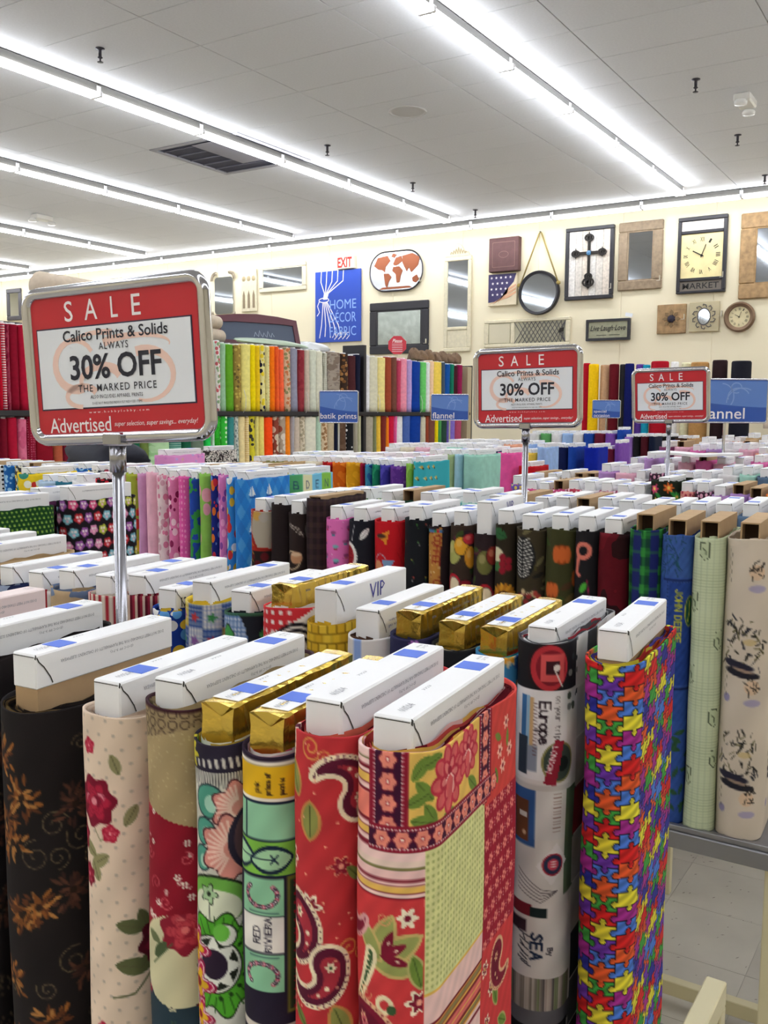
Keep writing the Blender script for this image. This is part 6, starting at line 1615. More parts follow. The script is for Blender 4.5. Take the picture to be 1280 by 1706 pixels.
ROLLS = [
  (-4.320, 0.041, 2.227, 'r_red'),
  (-4.208, 0.063, 2.210, 'r_yellow'),
  (-4.078, 0.058, 2.199, 'r_tan'),
  (-3.943, 0.061, 2.204, 'r_wine'),
  (-3.842, 0.032, 2.201, 'r_black'),
  (-3.748, 0.056, 2.207, 'r_navy'),
  (-3.630, 0.052, 2.197, 'r_purple'),
  (-3.536, 0.035, 2.187, 'r_teal'),
  (-3.387, 0.106, 2.229, 'r_redplush'),
  (-3.193, 0.047, 2.216, 'r_white'),
  (-3.071, 0.053, 2.206, 'r_cream'),
  (-2.895, 0.104, 2.204, 'r_camel'),
  (-2.677, 0.086, 2.226, 'r_espresso'),
  (-2.423, 0.112, 2.207, 'r_charcoal'),
]


ROWNAME = {'A': 'fabric bolts in the nearest row', 'B': 'fabric bolts in the second row', 'C': 'fabric bolts in the third row', 'D': 'fabric bolts in the fourth row', 'E': 'fabric bolts in the fifth row', 'F': 'fabric bolts in the sixth row'}
PLACE = {'D': 'fourth row right of centre', 'E': 'fifth row beyond the tartan bolt', 'F': 'sixth row', 'G': 'row under the right hand sale sign', 'H': 'row behind the white display board', 'I': 'far right row below the wide blue sign', 'J': 'farthest row at the right edge',
         'N': 'row behind the pink bolts', 'O': 'batik row', 'P': 'row behind the batik bolts', 'Q': 'row with the vivid pink bolt', 'R': 'row behind the vivid pink bolt', 'S': 'row with the blue bolts', 'T': 'row behind the blue bolts', 'U': 'distant row of light and dark bolts', 'V': 'distant dark row'}
used_labels = {}
def uniq(lab):
    """a last resort so that two bolts never share a label"""
    n = used_labels.get(lab, 0); used_labels[lab] = n + 1
    if n == 0: return lab
    return lab + (', next right' if n == 1 else ', %s one right' % ('second', 'third', 'fourth', 'fifth', 'sixth')[n - 2])
def words(s):
    if s in KIND: return KIND[s][3]
    return {'gardenfl': 'black garden floral', 'tallpink': 'pink paisley', 'alphabet': 'green and blue alphabet', 'turq': 'turquoise animal print'}.get(s, s)
ci = {'white': 'white board end', 'kraft': 'kraft board end', 'gold': 'gold board', 'vip': 'white board'}
for rn, L_ in ROWS.items():
    for i, rec in enumerate(L_):
        lab = rec[5]
        if not lab:
            l = words(L_[i - 1][4]) if i else None; r = words(L_[i + 1][4]) if i < len(L_) - 1 else None
            nb = ('between %s and %s' % (l, r)) if l and r else ('beside the %s bolt' % (l or r))
            lab = '%s bolt %s, %s' % (words(rec[4]), nb, PLACE[rn])
        det = 2 if rn in 'AB' else 1
        rot = {'A': 4.5, 'B': 4., 'C': 4, 'D': 3}.get(rn, 0) + random.uniform(-1, 1)
        if len(lab.split()) > 16 and l is None: lab = '%s bolt, leftmost, %s' % (words(rec[4]), PLACE[rn])
        elif len(lab.split()) > 16: lab = '%s bolt right of the %s bolt, %s' % (words(rec[4]), l, PLACE[rn])
        bolt(rn, rec, i, rot=math.radians(rot), detail=det, label=uniq(lab), group=ROWNAME.get(rn, 'fabric bolts in the ' + PLACE.get(rn, {'K': 'left edge row', 'L': 'owl print row', 'M': 'pink row'}.get(rn, 'far rows'))))

# ------------------------------------------------------------------ display racks carrying the bolts
m_rack = mat('cream_steel', 'd3c9a4', .45); m_rackd = mat('grey_steel_shelf', '8a898c', .35, .7)
def rack(x0, x1, y0, y1, label, arm=False, inset=0.):
    t = thing('display_rack', label, 'rack', ((x0 + x1) / 2, (y0 + y1) / 2, 0), group='display racks for fabric bolts')
    hx_, hy = (x1 - x0) / 2, (y1 - y0) / 2
    part('shelf', MB().box(-hx_, hx_, -hy, hy, DECK - .006, DECK - .0005), m_rackd, t)
    for s in (-1, 1):
        part('shelf_rail', MB().bbox(-hx_, hx_, s * hy - .012, s * hy + .012, DECK - .04, DECK - .0065, .002).bbox(-hx_, hx_, s * hy - .006, s * hy + .006, DECK - .0065, DECK + .004, .001), m_rackd, t)
    for sx in (-1, 1):
        X = sx * (hx_ - .016 - inset)
        for sy in (-1, 1):
            yy = sy * (hy - .02) if not (arm and sy > 0) else hy + .205
            part('post', MB().bbox(X - .015, X + .015, yy - .015, yy + .015, .0, DECK - .0785 if arm else DECK - .0405, .002), m_rack, t)
        if arm: part('side_arm', MB().bbox(X - .015, X + .015, -hy - .02, hy + .22, DECK - .078, DECK - .041, .002), m_rack, t)
    for sy in (-1, 1) if not inset else (): part('foot_bar', MB().bbox(-hx_ + .032, hx_ - .032, sy * (hy - .02) - .015, sy * (hy - .02) + .015, .03, .07, .002), m_rack, t)
    part('centre_rail', MB().bbox(-hx_, hx_, -.008, .008, DECK - .0005, DECK + .3, .002), m_rackd, t) if not arm else None
    return t
rack(-1.76, -.27, .56, 1.165, 'cream steel rack holding the two nearest rows of fabric bolts', arm=True)
rack(-1.7, -.262, 1.785, 2.47, 'cream steel rack holding the third and fourth rows, over the visible floor')
rack(-1.62, -.3, 3.02, 3.82, 'display rack under the fifth and sixth rows of bolts', inset=.8)
rack(-1.5, -.5, 4.26, 5.06, 'display rack under the far pink and lilac bolts at right', inset=.2)
rack(-1.5, -.7, 5.56, 6.36, 'farthest display rack at the right edge')
rack(-2.6, -1.86, 1.24, 1.76, 'display rack under the owl and green dotted bolts at left')
rack(-3.4, -1.8, 2.12, 2.8, 'display rack under the row of pink bolts')
rack(-3.6, -1.79, 3.17, 3.95, 'display rack under the batik bolts')
rack(-2.85, -1.85, 4.32, 5.1, 'display rack under the seafoam and vivid pink bolts')
rack(-2.7, -1.95, 5.57, 6.36, 'display rack under the blue bolts')
rack(-3.3, -1.9, 7.26, 8.05, 'display rack under the distant dark bolts')

# ------------------------------------------------------------------ sale signs
m_red = mat('sign_red', 'c41f2e', .35); m_paper = mat('sign_white', 'e9ecf2', .5); m_navy = mat('sign_navy_line', '2a1c3c', .5)
m_txt = mat('sign_black_letter', '20202e', .6); m_wtx = mat('sign_white_letter', 'f4eef0', .5); m_sw = mat('sign_watermark', 'f0cdc0', .6)
m_plast = mat('clear_edge', 'd8d2c0', .15)
def sweep_ring(w, h, r, prof, n=6):
    """closed frame: profile (outward, y) swept round a rounded rectangle"""
    mb = MB(); k = len(prof); vs = []
    base = rrect(w, h, r, n); N = len(base)
    for i, (x, z) in enumerate(base):
        a, b = base[i - 1], base[(i + 1) % N]; dx, dz = b[0] - a[0], b[1] - a[1]; l = math.hypot(dx, dz)
        nx, nz = dz / l, -dx / l
        for (o, y) in prof: vs.append((x + nx * o, y, z + nz * o))
    fs = [(i * k + j, i * k + (j + 1) % k, ((i + 1) % N) * k + (j + 1) % k, ((i + 1) % N) * k + j) for i in range(N) for j in range(k)]
    return mb.add(vs, fs)
SW, SH = .266, .18
PROF = [(.008 * math.cos(a), .008 * math.sin(a)) for a in [2 * PI * i / 10 for i in range(10)]]
m_pole = mat('pole_steel', 'a4a4ac', .22, 1.0)
def sale_sign(pos, rot, label, zbase, pole_r=.0075):
    t = thing('sale_sign', label, 'sign', (pos[0], pos[1], zbase), (0, 0, rot[0]), 'red sale signs on chrome poles')
    hz = pos[2] - zbase
    fr = bpy.data.objects.new('frame', sweep_ring(SW + .004, SH + .004, .018, PROF).mesh('frame', (m_chr,), True)); COL.objects.link(fr)
    fr.parent = t; fr.location = (0, 0, hz); fr.rotation_euler = (rot[1], rot[2], 0)
    part('card', MB().prism(rrect(SW, SH, .014), -.002, .003), m_red, fr)
    W_, H_ = SW, SH
    X = lambda f: (f - .5) * W_
    Z = lambda f: (.5 - f) * H_
    part('white_panel', MB().prism([(X(.045), Z(.235)), (X(.945), Z(.235)), (X(.945), Z(.805)), (X(.045), Z(.805))], -.0026, -.002), m_navy, fr)
    part('white_panel', MB().prism([(X(.052), Z(.245)), (X(.938), Z(.245)), (X(.938), Z(.795)), (X(.052), Z(.795))], -.0031, -.0026), m_paper, fr)
    mb = MB()
    def arc(cx, cz, rx, rz, a0, a1, w0, w1, n=16):
        pts = [(X(cx) + rx * W_ * math.cos(math.radians(a0 + (a1 - a0) * i / n)), Z(cz) + rz * H_ * math.sin(math.radians(a0 + (a1 - a0) * i / n))) for i in range(n + 1)]
        mb.ribbon(pts, [W_ * (w0 + (w1 - w0) * i / n) for i in range(n + 1)], -.0034, -.0031)
    arc(.27, .5, .12, .17, 30, 290, .02, .045); arc(.42, .36, .16, .07, 170, 60, .006, .03); arc(.62, .4, .2, .07, 150, -10, .04, .004)
    arc(.68, .6, .15, .17, -110, 110, .012, .045); arc(.42, .62, .12, .1, 200, 20, .02, .05); arc(.3, .72, .09, .07, 20, 270, .035, .02)
    part('watermark', mb, m_sw, fr)
    mb = MB(); y = -.0038
    add_text(mb, 'Calico Prints & Solids', X(.21), X(.815), Z(.34), Z(.262), y, bold=.012)
    add_text(mb, 'ALWAYS', X(.42), X(.59), Z(.408), Z(.36), y, space=1.15)
    add_text(mb, '30% OFF', X(.24), X(.77), Z(.605), Z(.435), y, bold=.022)
    add_text(mb, 'THE MARKED PRICE', X(.28), X(.735), Z(.69), Z(.64), y, space=1.2, bold=.005)
    add_text(mb, 'ALSO INCLUDES APPAREL PRINTS', X(.35), X(.655), Z(.738), Z(.713), y, res=1)
    add_text(mb, 'DOES NOT INCLUDE PREVIOUSLY REDUCED ITEMS', X(.36), X(.65), Z(.778), Z(.762), y, res=1)
    part('lettering', mb, m_txt, fr)
    mb = MB(); y = -.0024
    n = [('S', .225, .275), ('A', .345, .42), ('L', .5, .54), ('E', .62, .67)]
    for ch, a, b in n: add_text(mb, ch, X(a), X(b), Z(.2), Z(.06), y, bold=.004)
    add_text(mb, 'www.hobbylobby.com', X(.33), X(.68), Z(.842), Z(.822), y, space=1.6, res=1)
    add_text(mb, 'Advertised', X(.085), X(.455), Z(.965), Z(.862), y, bold=.006); add_text(mb, 'As', X(.135), X(.152), Z(.875), Z(.86), y, res=1)
    add_text(mb, 'super selection, super savings... everyday!', X(.475), X(.945), Z(.943), Z(.9), y, shear=.3, res=2)
    part('lettering', mb, m_wtx, fr)
    zb = hz - SH / 2
    part('clip', MB().bbox(-.014, .014, -.013, .013, zb - .012, zb + .004, .002), m_pole, t)
    part('collar', MB().cyl((0, 0, zb - .045), (0, 0, zb - .011), pole_r * 1.35, n=20), m_pole, t, smooth=True)
    part('pole', MB().cyl((0, 0, 0), (0, 0, zb - .012), pole_r, n=20), m_pole, t, smooth=True)
    return t
rd = math.radians
sale_sign((-.904, .805, 1.658), (rd(8.2), rd(1), rd(-2.6)), 'largest and nearest red and white sale sign, at the left on a chrome pole', DECK)
sale_sign((-.956, 2.155, 1.66), (rd(2.9), 0, rd(-1.3)), 'middle red and white sale sign, in front of the cream back wall', DECK)
sale_sign((-.964, 3.44, 1.663), (rd(-1.5), rd(4), rd(-1.2)), 'farthest and smallest red and white sale sign, left of the wide blue sign', DECK)

m_sb = mat('sign_blue', '2b54a8', .35); m_sb2 = mat('sign_light_blue', '5d82c8', .35); m_sb3 = mat('sign_pale_lines', '86a3d8', .4)
def blue_sign(pos, w, h, yaw, textl, label, zf=0.):
    t = thing('department_sign', label, 'sign', (pos[0], pos[1], zf), (0, 0, rd(yaw)), 'blue department signs')
    hz = pos[2] - zf; part('foot', MB().bbox(-.06, .06, -.06, .06, 0, .012, .002), m_dkm, t)
    fr = link('frame', sweep_ring(w, h, .01, [(.004 * math.cos(a), .005 * math.sin(a)) for a in [2 * PI * i / 8 for i in range(8)]]).mesh('frame', (m_chr,), True), t, (0, 0, hz))
    part('card', MB().prism(rrect(w, h, .008), -.002, .002), m_sb, fr)
    top = [(w * (-.5 + i / 12), h * (.02 - .17 * math.sin(i / 12 * 1.5))) for i in range(13)]
    part('light_swoosh', MB().prism([(-w * .497, h * .46), (-w * .497, top[0][1])] + top[1:-1] + [(w * .497, top[-1][1]), (w * .497, h * .46)], -.0026, -.002), m_sb2, fr)
    mb = MB()
    for (a0, a1, rx, rz, cx, cz) in ((0, 300, .1, .12, .12, .3), (200, 20, .2, .2, .15, .1), (90, -40, .22, .3, -.05, .1), (180, 60, .3, .35, .2, -.05)):
        pts = [(w * cx + rx * h * 1.3 * math.cos(rd(a0 + (a1 - a0) * i / 12)), h * cz + rz * h * math.sin(rd(a0 + (a1 - a0) * i / 12))) for i in range(13)]
        mb.ribbon([(x, min(z, h * .45)) for x, z in pts], w * .012, -.003, -.0026)
    part('watermark', mb, m_sb3, fr)
    mb = MB()
    for s, (x0, x1, z0, z1) in textl: add_text(mb, s, x0 * w, x1 * w, z0 * h, z1 * h, -.0034, bold=.005)
    part('lettering', mb, m_wtx, fr)
    part('pole', MB().cyl((0, .004, .012), (0, .004, hz - h / 2 - .004), .006, n=10), m_chr, t)
blue_sign((-3.308, 4.681, 1.625), .24, .19, 23.4, [('batik prints', (-.47, .46, -.43, -.2))], 'blue sign reading batik prints above the batik bolts')
blue_sign((-3.384, 6.23, 1.632), .28, .19, 28, [('flannel', (-.46, .12, -.44, -.2))], 'small blue sign reading flannel left of the middle sale sign')
blue_sign((-2.767, 7.93, 1.63), .236, .15, 23, [('special', (-.45, .0, -.25, -.05)), ('occasion', (-.45, .12, -.46, -.28))], 'smallest blue sign, between the two farther sale signs', DECK)
blue_sign((-.976, 4.364, 1.655), .383, .19, 37, [('flannel', (-.3, .23, -.42, -.16))], 'wide blue sign reading flannel behind the farthest sale sign', DECK)

# ------------------------------------------------------------------ two-tier gondola of home decor cloth along the left
GX = -6.1
m_blk = mat('black_fixture', '1d1c22', .5)
g = thing('shelf_unit', 'long black two-tier shelf unit of upright decor fabrics at left', 'shelf', (GX, 8.0, 0))
def gp(name, b, m_, kind=None): return part(name, b, m_, g)
gp('back_panel', MB().box(-.3, -.27, -4.0, 3.8, 0, 2.24), mat('gondola_back', 'a9a196', .7), None)
for z, n in ((1.575, 'shelf'), (.905, 'shelf')): gp(n, MB().bbox(-.27, .012, -4.0, 3.8, z - .03, z + .015, .003), m_blk)
gp('price_rail', MB().bbox(.012, .02, -4.0, 3.8, 1.552, 1.592, .002), m_blk)
gp('top_shelf', MB().bbox(-.95, -.27, -4.0, 3.8, 2.24, 2.27, .004), m_blk)
gp('base_deck', MB().bbox(-.27, .25, -4.0, 3.8, 0, .18, .005), m_blk)
for y in (-4.0, 1.12, 3.84):
    gp('post', MB().bbox(-.29, .01, y + .0, y + (.055 if y == 1.12 else .03), 0, 2.36 if y == 1.12 else 2.24, .003), m_blk)
gp('end_panel', MB().bbox(-.3, .02, 3.70, 3.82, .0, 2.22, .004), mat('end_panel', 'b7a98c', .7))
for y in (-3.0, -1.9, -1.0, .0, .9, 1.4, 2.4): 
    gp('price_hook', MB().tube([(.018, y, 1.58), (.05, y, 1.62), (.055, y, 1.72), (.03, y, 1.8)], .003, 5), mat('hook_white', 'dcdcdc', .4))
gT, gH = .07, .565
def tier(LST, zb, hh, tier_name):
    n = len(LST)
    for i, (ya, yb, st) in enumerate(LST):
        T = yb - ya - .006
        w = words(st); l = words(LST[i - 1][2]) if i else None; r = words(LST[i + 1][2]) if i < n - 1 else None
        nb = ('between %s and %s' % (l, r)) if l and r else ('beside %s' % (l or r))
        lab = uniq('%s fabric roll %s, %s tier' % (w, nb, tier_name))
        t = thing('decor_fabric_roll', lab, 'fabric roll', (GX - .12, (ya + yb) / 2, zb), (rd(random.uniform(-.5, .5)), 0, PI / 2), 'home decor fabrics on the %s tier' % tier_name)
        H = hh + random.uniform(-.02, .012)
        link('fabric', GEN_F[i % 3], t, m=cloth_of(st), scale=(max(T, .03) / gT, 1.0, H / gH))
        b = link('board', BOARD['white'], t, (0, 0, H + .012), scale=(min(1, T / .05), 1, 1))
tier(UPPER, 1.592, .65, 'upper'); tier(LOWER, .922, .625, 'lower')

# things on top of the shelf unit
m_roll = mat('beige_plush', 'c9b9a6', .95, bump=.6, bscale=90, vary=.08, vscale=20)
def plush(lab, x, y, z, r, l, ang, m_=m_roll):
    mb = MB(); mb.lathe([(0, -l / 2), (r * .7, -l / 2 + .01), (r, -l / 2 + .05), (r * 1.03, 0), (r, l / 2 - .05), (r * .7, l / 2 - .01), (0, l / 2)], 20, 'Y')
    o = part('plush_roll', mb, m_, None, (x, y, z + r), (0, 0, ang), True); tag(o, lab, 'fabric roll', 'plush rolls on the shelf unit'); return o
plush('thick beige plush roll lying behind the nearest sale sign', -6.55, 5.45, 2.475, .115, 1.0, .15)
plush('taupe plush roll lying flat right of the nearest sale sign, lower one', -6.5, 6.95, 2.272, .07, .7, .3)
plush('taupe plush roll lying flat right of the nearest sale sign, upper one', -6.5, 6.93, 2.415, .065, .7, .35)
plush('beige plush roll underneath the thick beige roll at left', -6.55, 5.45, 2.272, .1, .8, .1)
t = thing('chalkboard', 'dark chalkboard in a maroon carved frame lying on the shelf unit', 'chalkboard', (-6.5, 7.75, 2.275), (rd(-14), 0, rd(68)))
w, h = 1.0, .3
part('frame', MB().ring([(-w / 2, 0), (-w / 2 + .02, h), (-w / 2 + .25, h + .03), (0, h + .045), (w / 2 - .25, h + .03), (w / 2 - .02, h), (w / 2, 0)][::-1], [(-w / 2 + .06, .05), (-w / 2 + .07, h - .06), (-w / 2 + .25, h - .05), (0, h - .05), (w / 2 - .25, h - .05), (w / 2 - .07, h - .06), (w / 2 - .06, .05)][::-1], -.02, .02), mat('maroon_frame', '5c2c38', .5), t)
part('slate', MB().box(-w / 2 + .05, w / 2 - .05, -.004, .006, .04, h - .05), mat('slate_board', '4c566a', .6), t)
mb = MB()
for k in range(5): mb.ribbon([(-.05 + k * .05, .1), (-.03 + k * .05, .15 + .02 * (k % 2)), (-.01 + k * .05, .11)], .005, -.006, -.004)
part('chalk_marks', mb, mat('chalk', 'b8c4d8', .8), t)
# crumpled plastic-wrapped and folded goods
def lump(name, lab, cat, x, y, z, sx, sy, sz, m_, seed=1, group=None, rot=0):
    R = np.random.default_rng(seed); n, k = 22, 9; vs = []
    for i in range(k + 1):
        ph = PI / 2 * i / k
        for j in range(n):
            th = 2 * PI * j / n; q = 1 + .12 * math.sin(3 * th + seed + ph * 4) + .05 * R.uniform(-1, 1)
            vs.append((sx * math.copysign(abs(math.cos(th)) ** .7, math.cos(th)) * math.cos(ph) ** .6 * q, sy * math.copysign(abs(math.sin(th)) ** .7, math.sin(th)) * math.cos(ph) ** .6 * q, sz * math.sin(ph) * (1 + .1 * math.sin(5 * th + seed)) + .0))
    fs = [(i * n + j, i * n + (j + 1) % n, (i + 1) * n + (j + 1) % n, (i + 1) * n + j) for i in range(k) for j in range(n)] + [tuple(range(n - 1, -1, -1))]
    o = part(name, MB().add(vs, fs), m_, None, (x, y, z), (0, 0, rot), True); tag(o, lab, cat, group); return o
m_plw = mat('clear_wrap', 'd6dade', .2)
lump('wrapped_bundle', 'white plastic-wrapped bundle on the shelf unit below the blue wall sign', 'bundle', -6.45, 8.55, 2.272, .12, .3, .09, m_plw, 3)
lump('wrapped_bundle', 'low clear wrapped pack at the foot of the chalkboard', 'bundle', -6.22, 7.6, 2.272, .07, .55, .05, mat('greenish_wrap', 'b8ccb8', .3), 4)
lump('dark_bundle', 'dark navy folded cloth bundle under the nearest sale sign', 'bundle', -3.75, 3.25, 1.33, .3, .14, .13, mat('navy_cloth', '1c1e2c', .8, bump=.4, bscale=30), 5, rot=-.3)
# rack of white-ended bolts beneath that bundle
rk = rack(-4.6, -3.62, 3.0, 3.75, 'display rack under the dark navy cloth bundle')
for i, (st, wd) in enumerate((('p_lime', 'lime print'), ('s_white', 'white'), ('p_bw', 'black dotted white'), ('p_blue2', 'blue print'), ('p_yelp', 'yellow grey print'), ('s_tan', 'tan'), ('p_maroon', 'maroon print'), ('s_olive', 'olive'), ('p_grn', 'green print'), ('s_cream', 'cream'))):
    bolt('W', (-4.53 + i * .094, 3.05, 1.33 + .0 * i, .09, st, '', {'dz': .02, 'core': 'kraft' if i % 3 == 2 else 'white'}), i, detail=1, label='%s fabric bolt in the short row under the dark navy cloth bundle' % wd, group='fabric bolts under the dark bundle')
# brown tasselled rolls
m_tas = mat('brown_tassel', '7c6450', .9, vary=.2, vscale=60, bump=.5, bscale=120)
for i in range(7):
    lump('tassel_ball', 'brown beige tassel trim ball in the row above the flannel sign, %s from left' % ('first', 'second', 'third', 'fourth', 'fifth', 'sixth', 'seventh')[i], 'trim', -6.3 + .0 * i, 10.6 + i * .19, 2.27, .07, .09, .14 - .02 * (i % 2), m_tas, 10 + i, 'tassel trims above the flannel sign')
# octagonal red notice
t = thing('octagon_sign', 'small red octagon notice reading Please in front of the black framed mirror', 'sign', (-6.15, 9.95, 2.27), (0, 0, rd(25)))
oc = [(.12 * math.cos(rd(22.5 + 45 * i)), .14 + .12 * math.sin(rd(22.5 + 45 * i))) for i in range(8)]
part('card', MB().prism(oc, -.003, .003), mat('notice_red', 'd03848', .5), t)
mb = MB(); add_text(mb, 'Please', -.06, .06, .17, .215, -.0034, shear=.3, bold=.01)
for k in range(5): mb.box(-.065, .065, -.0034, -.0033, .15 - k * .022, .155 - k * .022)
part('lettering', mb, m_wtx, t)
part('stand', MB().box(-.006, .006, -.001, .004, 0, .04), m_plast, t)

# ------------------------------------------------------------------ big upright rolls on the rack by the back wall
rr = thing('roll_rack', 'low black rack holding tall upright rolls by the back wall', 'rack', (-3.1, 11.6, 0))
part('base', MB().bbox(-1.6, 1.5, -.28, .28, .3, .36, .005), m_blk, rr)
for x in (-1.57, -.05, 1.47): part('leg', MB().bbox(x - .02, x + .02, -.26, .26, 0, .3, .003), m_blk, rr)
part('back_rail', MB().bbox(-1.6, 1.5, .25, .28, 1.1, 1.16, .003), m_blk, rr)
for x in (-1.57, 1.47): part('post', MB().bbox(x - .02, x + .02, .25, .28, .36, 1.16, .003), m_blk, rr)
RC = {'r_red': ('b41428', 'red'), 'r_yellow': ('f4c414', 'bright yellow'), 'r_tan': ('c8a07c', 'tan'), 'r_wine': ('60101c', 'wine'), 'r_black': ('2c2c30', 'charcoal grey'), 'r_navy': ('10185c', 'navy'), 'r_purple': ('5c3c94', 'purple'), 'r_teal': ('1c94b4', 'turquoise'), 'r_redplush': ('a81024', 'thick red plush'), 'r_white': ('f4f4f4', 'white'), 'r_cream': ('dcd8b4', 'cream'), 'r_camel': ('b08450', 'camel'), 'r_espresso': ('2c1c20', 'espresso brown'), 'r_charcoal': ('1c1c26', 'blue black')}
for i, (x, r, zt, s) in enumerate(ROLLS):
    c, w = RC[s]; H = zt - .36; rr_ = max(r, .045)
    mb = MB().lathe([(rr_ * .92, 0), (rr_, .01), (rr_ * 1.02, H * .5), (rr_, H - .02), (rr_ * .9, H - .002), (rr_ * .7, H - .012), (.022, H - .012), (.022, H + .0), (.017, H), (.017, H - .1)], 18)
    t = part('tall_roll', mb, cloth('roll_' + s, 'blotch', (c, c), 3), None, (x, 11.6 - .05 * (i % 2), .36), smooth=True)
    tag(t, '%s tall upright roll standing against the back wall' % w, 'fabric roll', 'tall rolls by the back wall')
for i, (x, c, w) in enumerate(((-2.75, '1c1a20', 'black'), (-2.55, '48101c', 'dark wine'), (-2.3, '3c0c1c', 'deep burgundy'), (-2.08, '22202a', 'charcoal'))):
    mb = MB().lathe([(.1, 0), (.105, .01), (.105, .78), (.09, .795), (.02, .79)], 18)
    tag(part('tall_roll', mb, cloth('rollf_%d' % i, 'blotch', (c, c), 3), None, (x, 10.9, .36 + .0), smooth=True), '%s shorter upright roll in front of the tall rolls at right' % w, 'fabric roll', 'short rolls by the back wall')
st2 = thing('roll_rack', 'low black stand under the shorter dark rolls', 'rack', (-2.4, 10.9, 0))
part('base', MB().bbox(-.5, .48, -.14, .14, .3, .36, .004), m_blk, st2)
for x in (-.47, .45): part('leg', MB().bbox(x - .02, x + .02, -.12, .12, 0, .3, .003), m_blk, st2)

# ------------------------------------------------------------------ things hung on the back wall
WY = WALL_Y - .004
m_mir = mat('mirror_glass', 'c2c8ce', .04, 1.0); m_wood = mat('weathered_wood', '8f7c66', .7, vary=.22, vscale=18, bump=.4, bscale=60); m_rust = mat('rustic_wood', 'a1825c', .7, vary=.3, vscale=14, bump=.4, bscale=60)
m_crm = mat('distressed_cream', 'd8cfb4', .6, vary=.08, vscale=25); m_bkf = mat('black_frame', '23222a', .45); m_dgr = mat('dark_grey_frame', '4c4a50', .5)
def hang(name, lab, cat, x0, x1, z0, z1, d=.04, tilt=0, roll=0):
    return thing(name, lab, cat, ((x0 + x1) / 2, WY - d, (z0 + z1) / 2), (rd(tilt), rd(roll), 0))
def framed(name, lab, cat, x0, x1, z0, z1, fw, mf, mi, inner='glass', d=.04, bev=.012, prof=0):
    t = hang(name, lab, cat, x0, x1, z0, z1, d); w, h = x1 - x0, z1 - z0
    mb = MB()
    for (a, b, c, e) in ((-w/2, w/2, h/2 - fw, h/2), (-w/2, w/2, -h/2, -h/2 + fw), (-w/2, -w/2 + fw, -h/2 + fw, h/2 - fw), (w/2 - fw, w/2, -h/2 + fw, h/2 - fw)):
        part('frame_rail', MB().bbox(a, b, -.0, d, c, e, min(bev, fw * .4)), mf, t)
    part(inner, MB().box(-w/2 + fw, w/2 - fw, d * .5, d * .6, -h/2 + fw, h/2 - fw), mi, t)
    if prof: part('inner_lip', MB().ring(rrect(w - 2 * fw + .004, h - 2 * fw + .004, .004, 1), rrect(w - 2 * fw - prof, h - 2 * fw - prof, .004, 1), d * .2, d * .5), mf, t)
    return t, w, h
framed('wall_mirror', 'grey framed upright mirror at the far left edge of the back wall', 'mirror', -17.5, -17.02, 3.45, 4.1, .09, m_dgr, m_mir)
framed('wall_mirror', 'horizontal mirror in a pale silver frame, upper left', 'mirror', -10.62, -9.62, 3.6, 4.06, .07, mat('champagne_frame', 'cfc8b4', .35, .3), m_mir, prof=.02)
framed('wall_mirror', 'grey speckled mirror in a wide black frame behind the octagon notice', 'mirror', -8.35, -7.27, 2.5, 3.3, .13, m_bkf, mat('antiqued_glass', '9aa09a', .2, .75, vary=.15, vscale=12), prof=.03)
framed('wall_mirror', 'rectangular mirror in weathered grey wood, between the cross plaque and the market clock', 'mirror', -4.32, -3.72, 3.24, 4.14, .13, m_wood, m_mir, prof=.02)
framed('wall_mirror', 'large rustic brown wood mirror at the right edge of the photo', 'mirror', -2.74, -1.9, 3.04, 4.1, .19, m_rust, m_mir, prof=.02)
# ornate leafy mirror
t = hang('wall_mirror', 'tall mirror in a curly leaf frame right of the nearest sale sign', 'mirror', -11.72, -11.14, 3.2, 4.02)
part('glass', MB().prism(rrect(.42, .64, .06), .01, .02), m_mir, t)
for i in range(34):
    x, z = rrect(.5, .74, .1, 8)[i]; a = math.atan2(z, x)
    part('leaf_scroll', MB().tube([(x, -.0, z), (x + .035 * math.cos(a + 1), -.012, z + .035 * math.sin(a + 1)), (x + .05 * math.cos(a), -.005, z + .05 * math.sin(a)), (x + .03 * math.cos(a - .8), 0, z + .03 * math.sin(a - .8))], [.014, .013, .01, .004], 5), mat('leaf_metal', 'a99c88', .5, .3), t, smooth=True)
# carved panel
t = hang('carved_panel', 'narrow cream carved wooden panel with pointed cutouts, upper left', 'wall decor', -11.02, -10.67, 3.3, 4.02)
part('panel', MB().bbox(-.17, .17, 0, .03, -.36, .36, .01), m_crm, t)
for k in range(3): part('cutout', MB().prism([(-.11 + k * .11 - .025, -.3), (-.11 + k * .11 + .025, -.3), (-.11 + k * .11 + .025, -.08), (-.11 + k * .11, 0), (-.11 + k * .11 - .025, -.08)], -.004, .0), mat('cutout_brown', '8c7c64', .8), t)
for k in range(3): part('rosette', MB().lathe([(0, -.015), (.03, -.01), (.045, 0)], 12, 'Y', (-.11 + k * .11, 0, .2)), mat('rosette', 'a89878', .7), t)
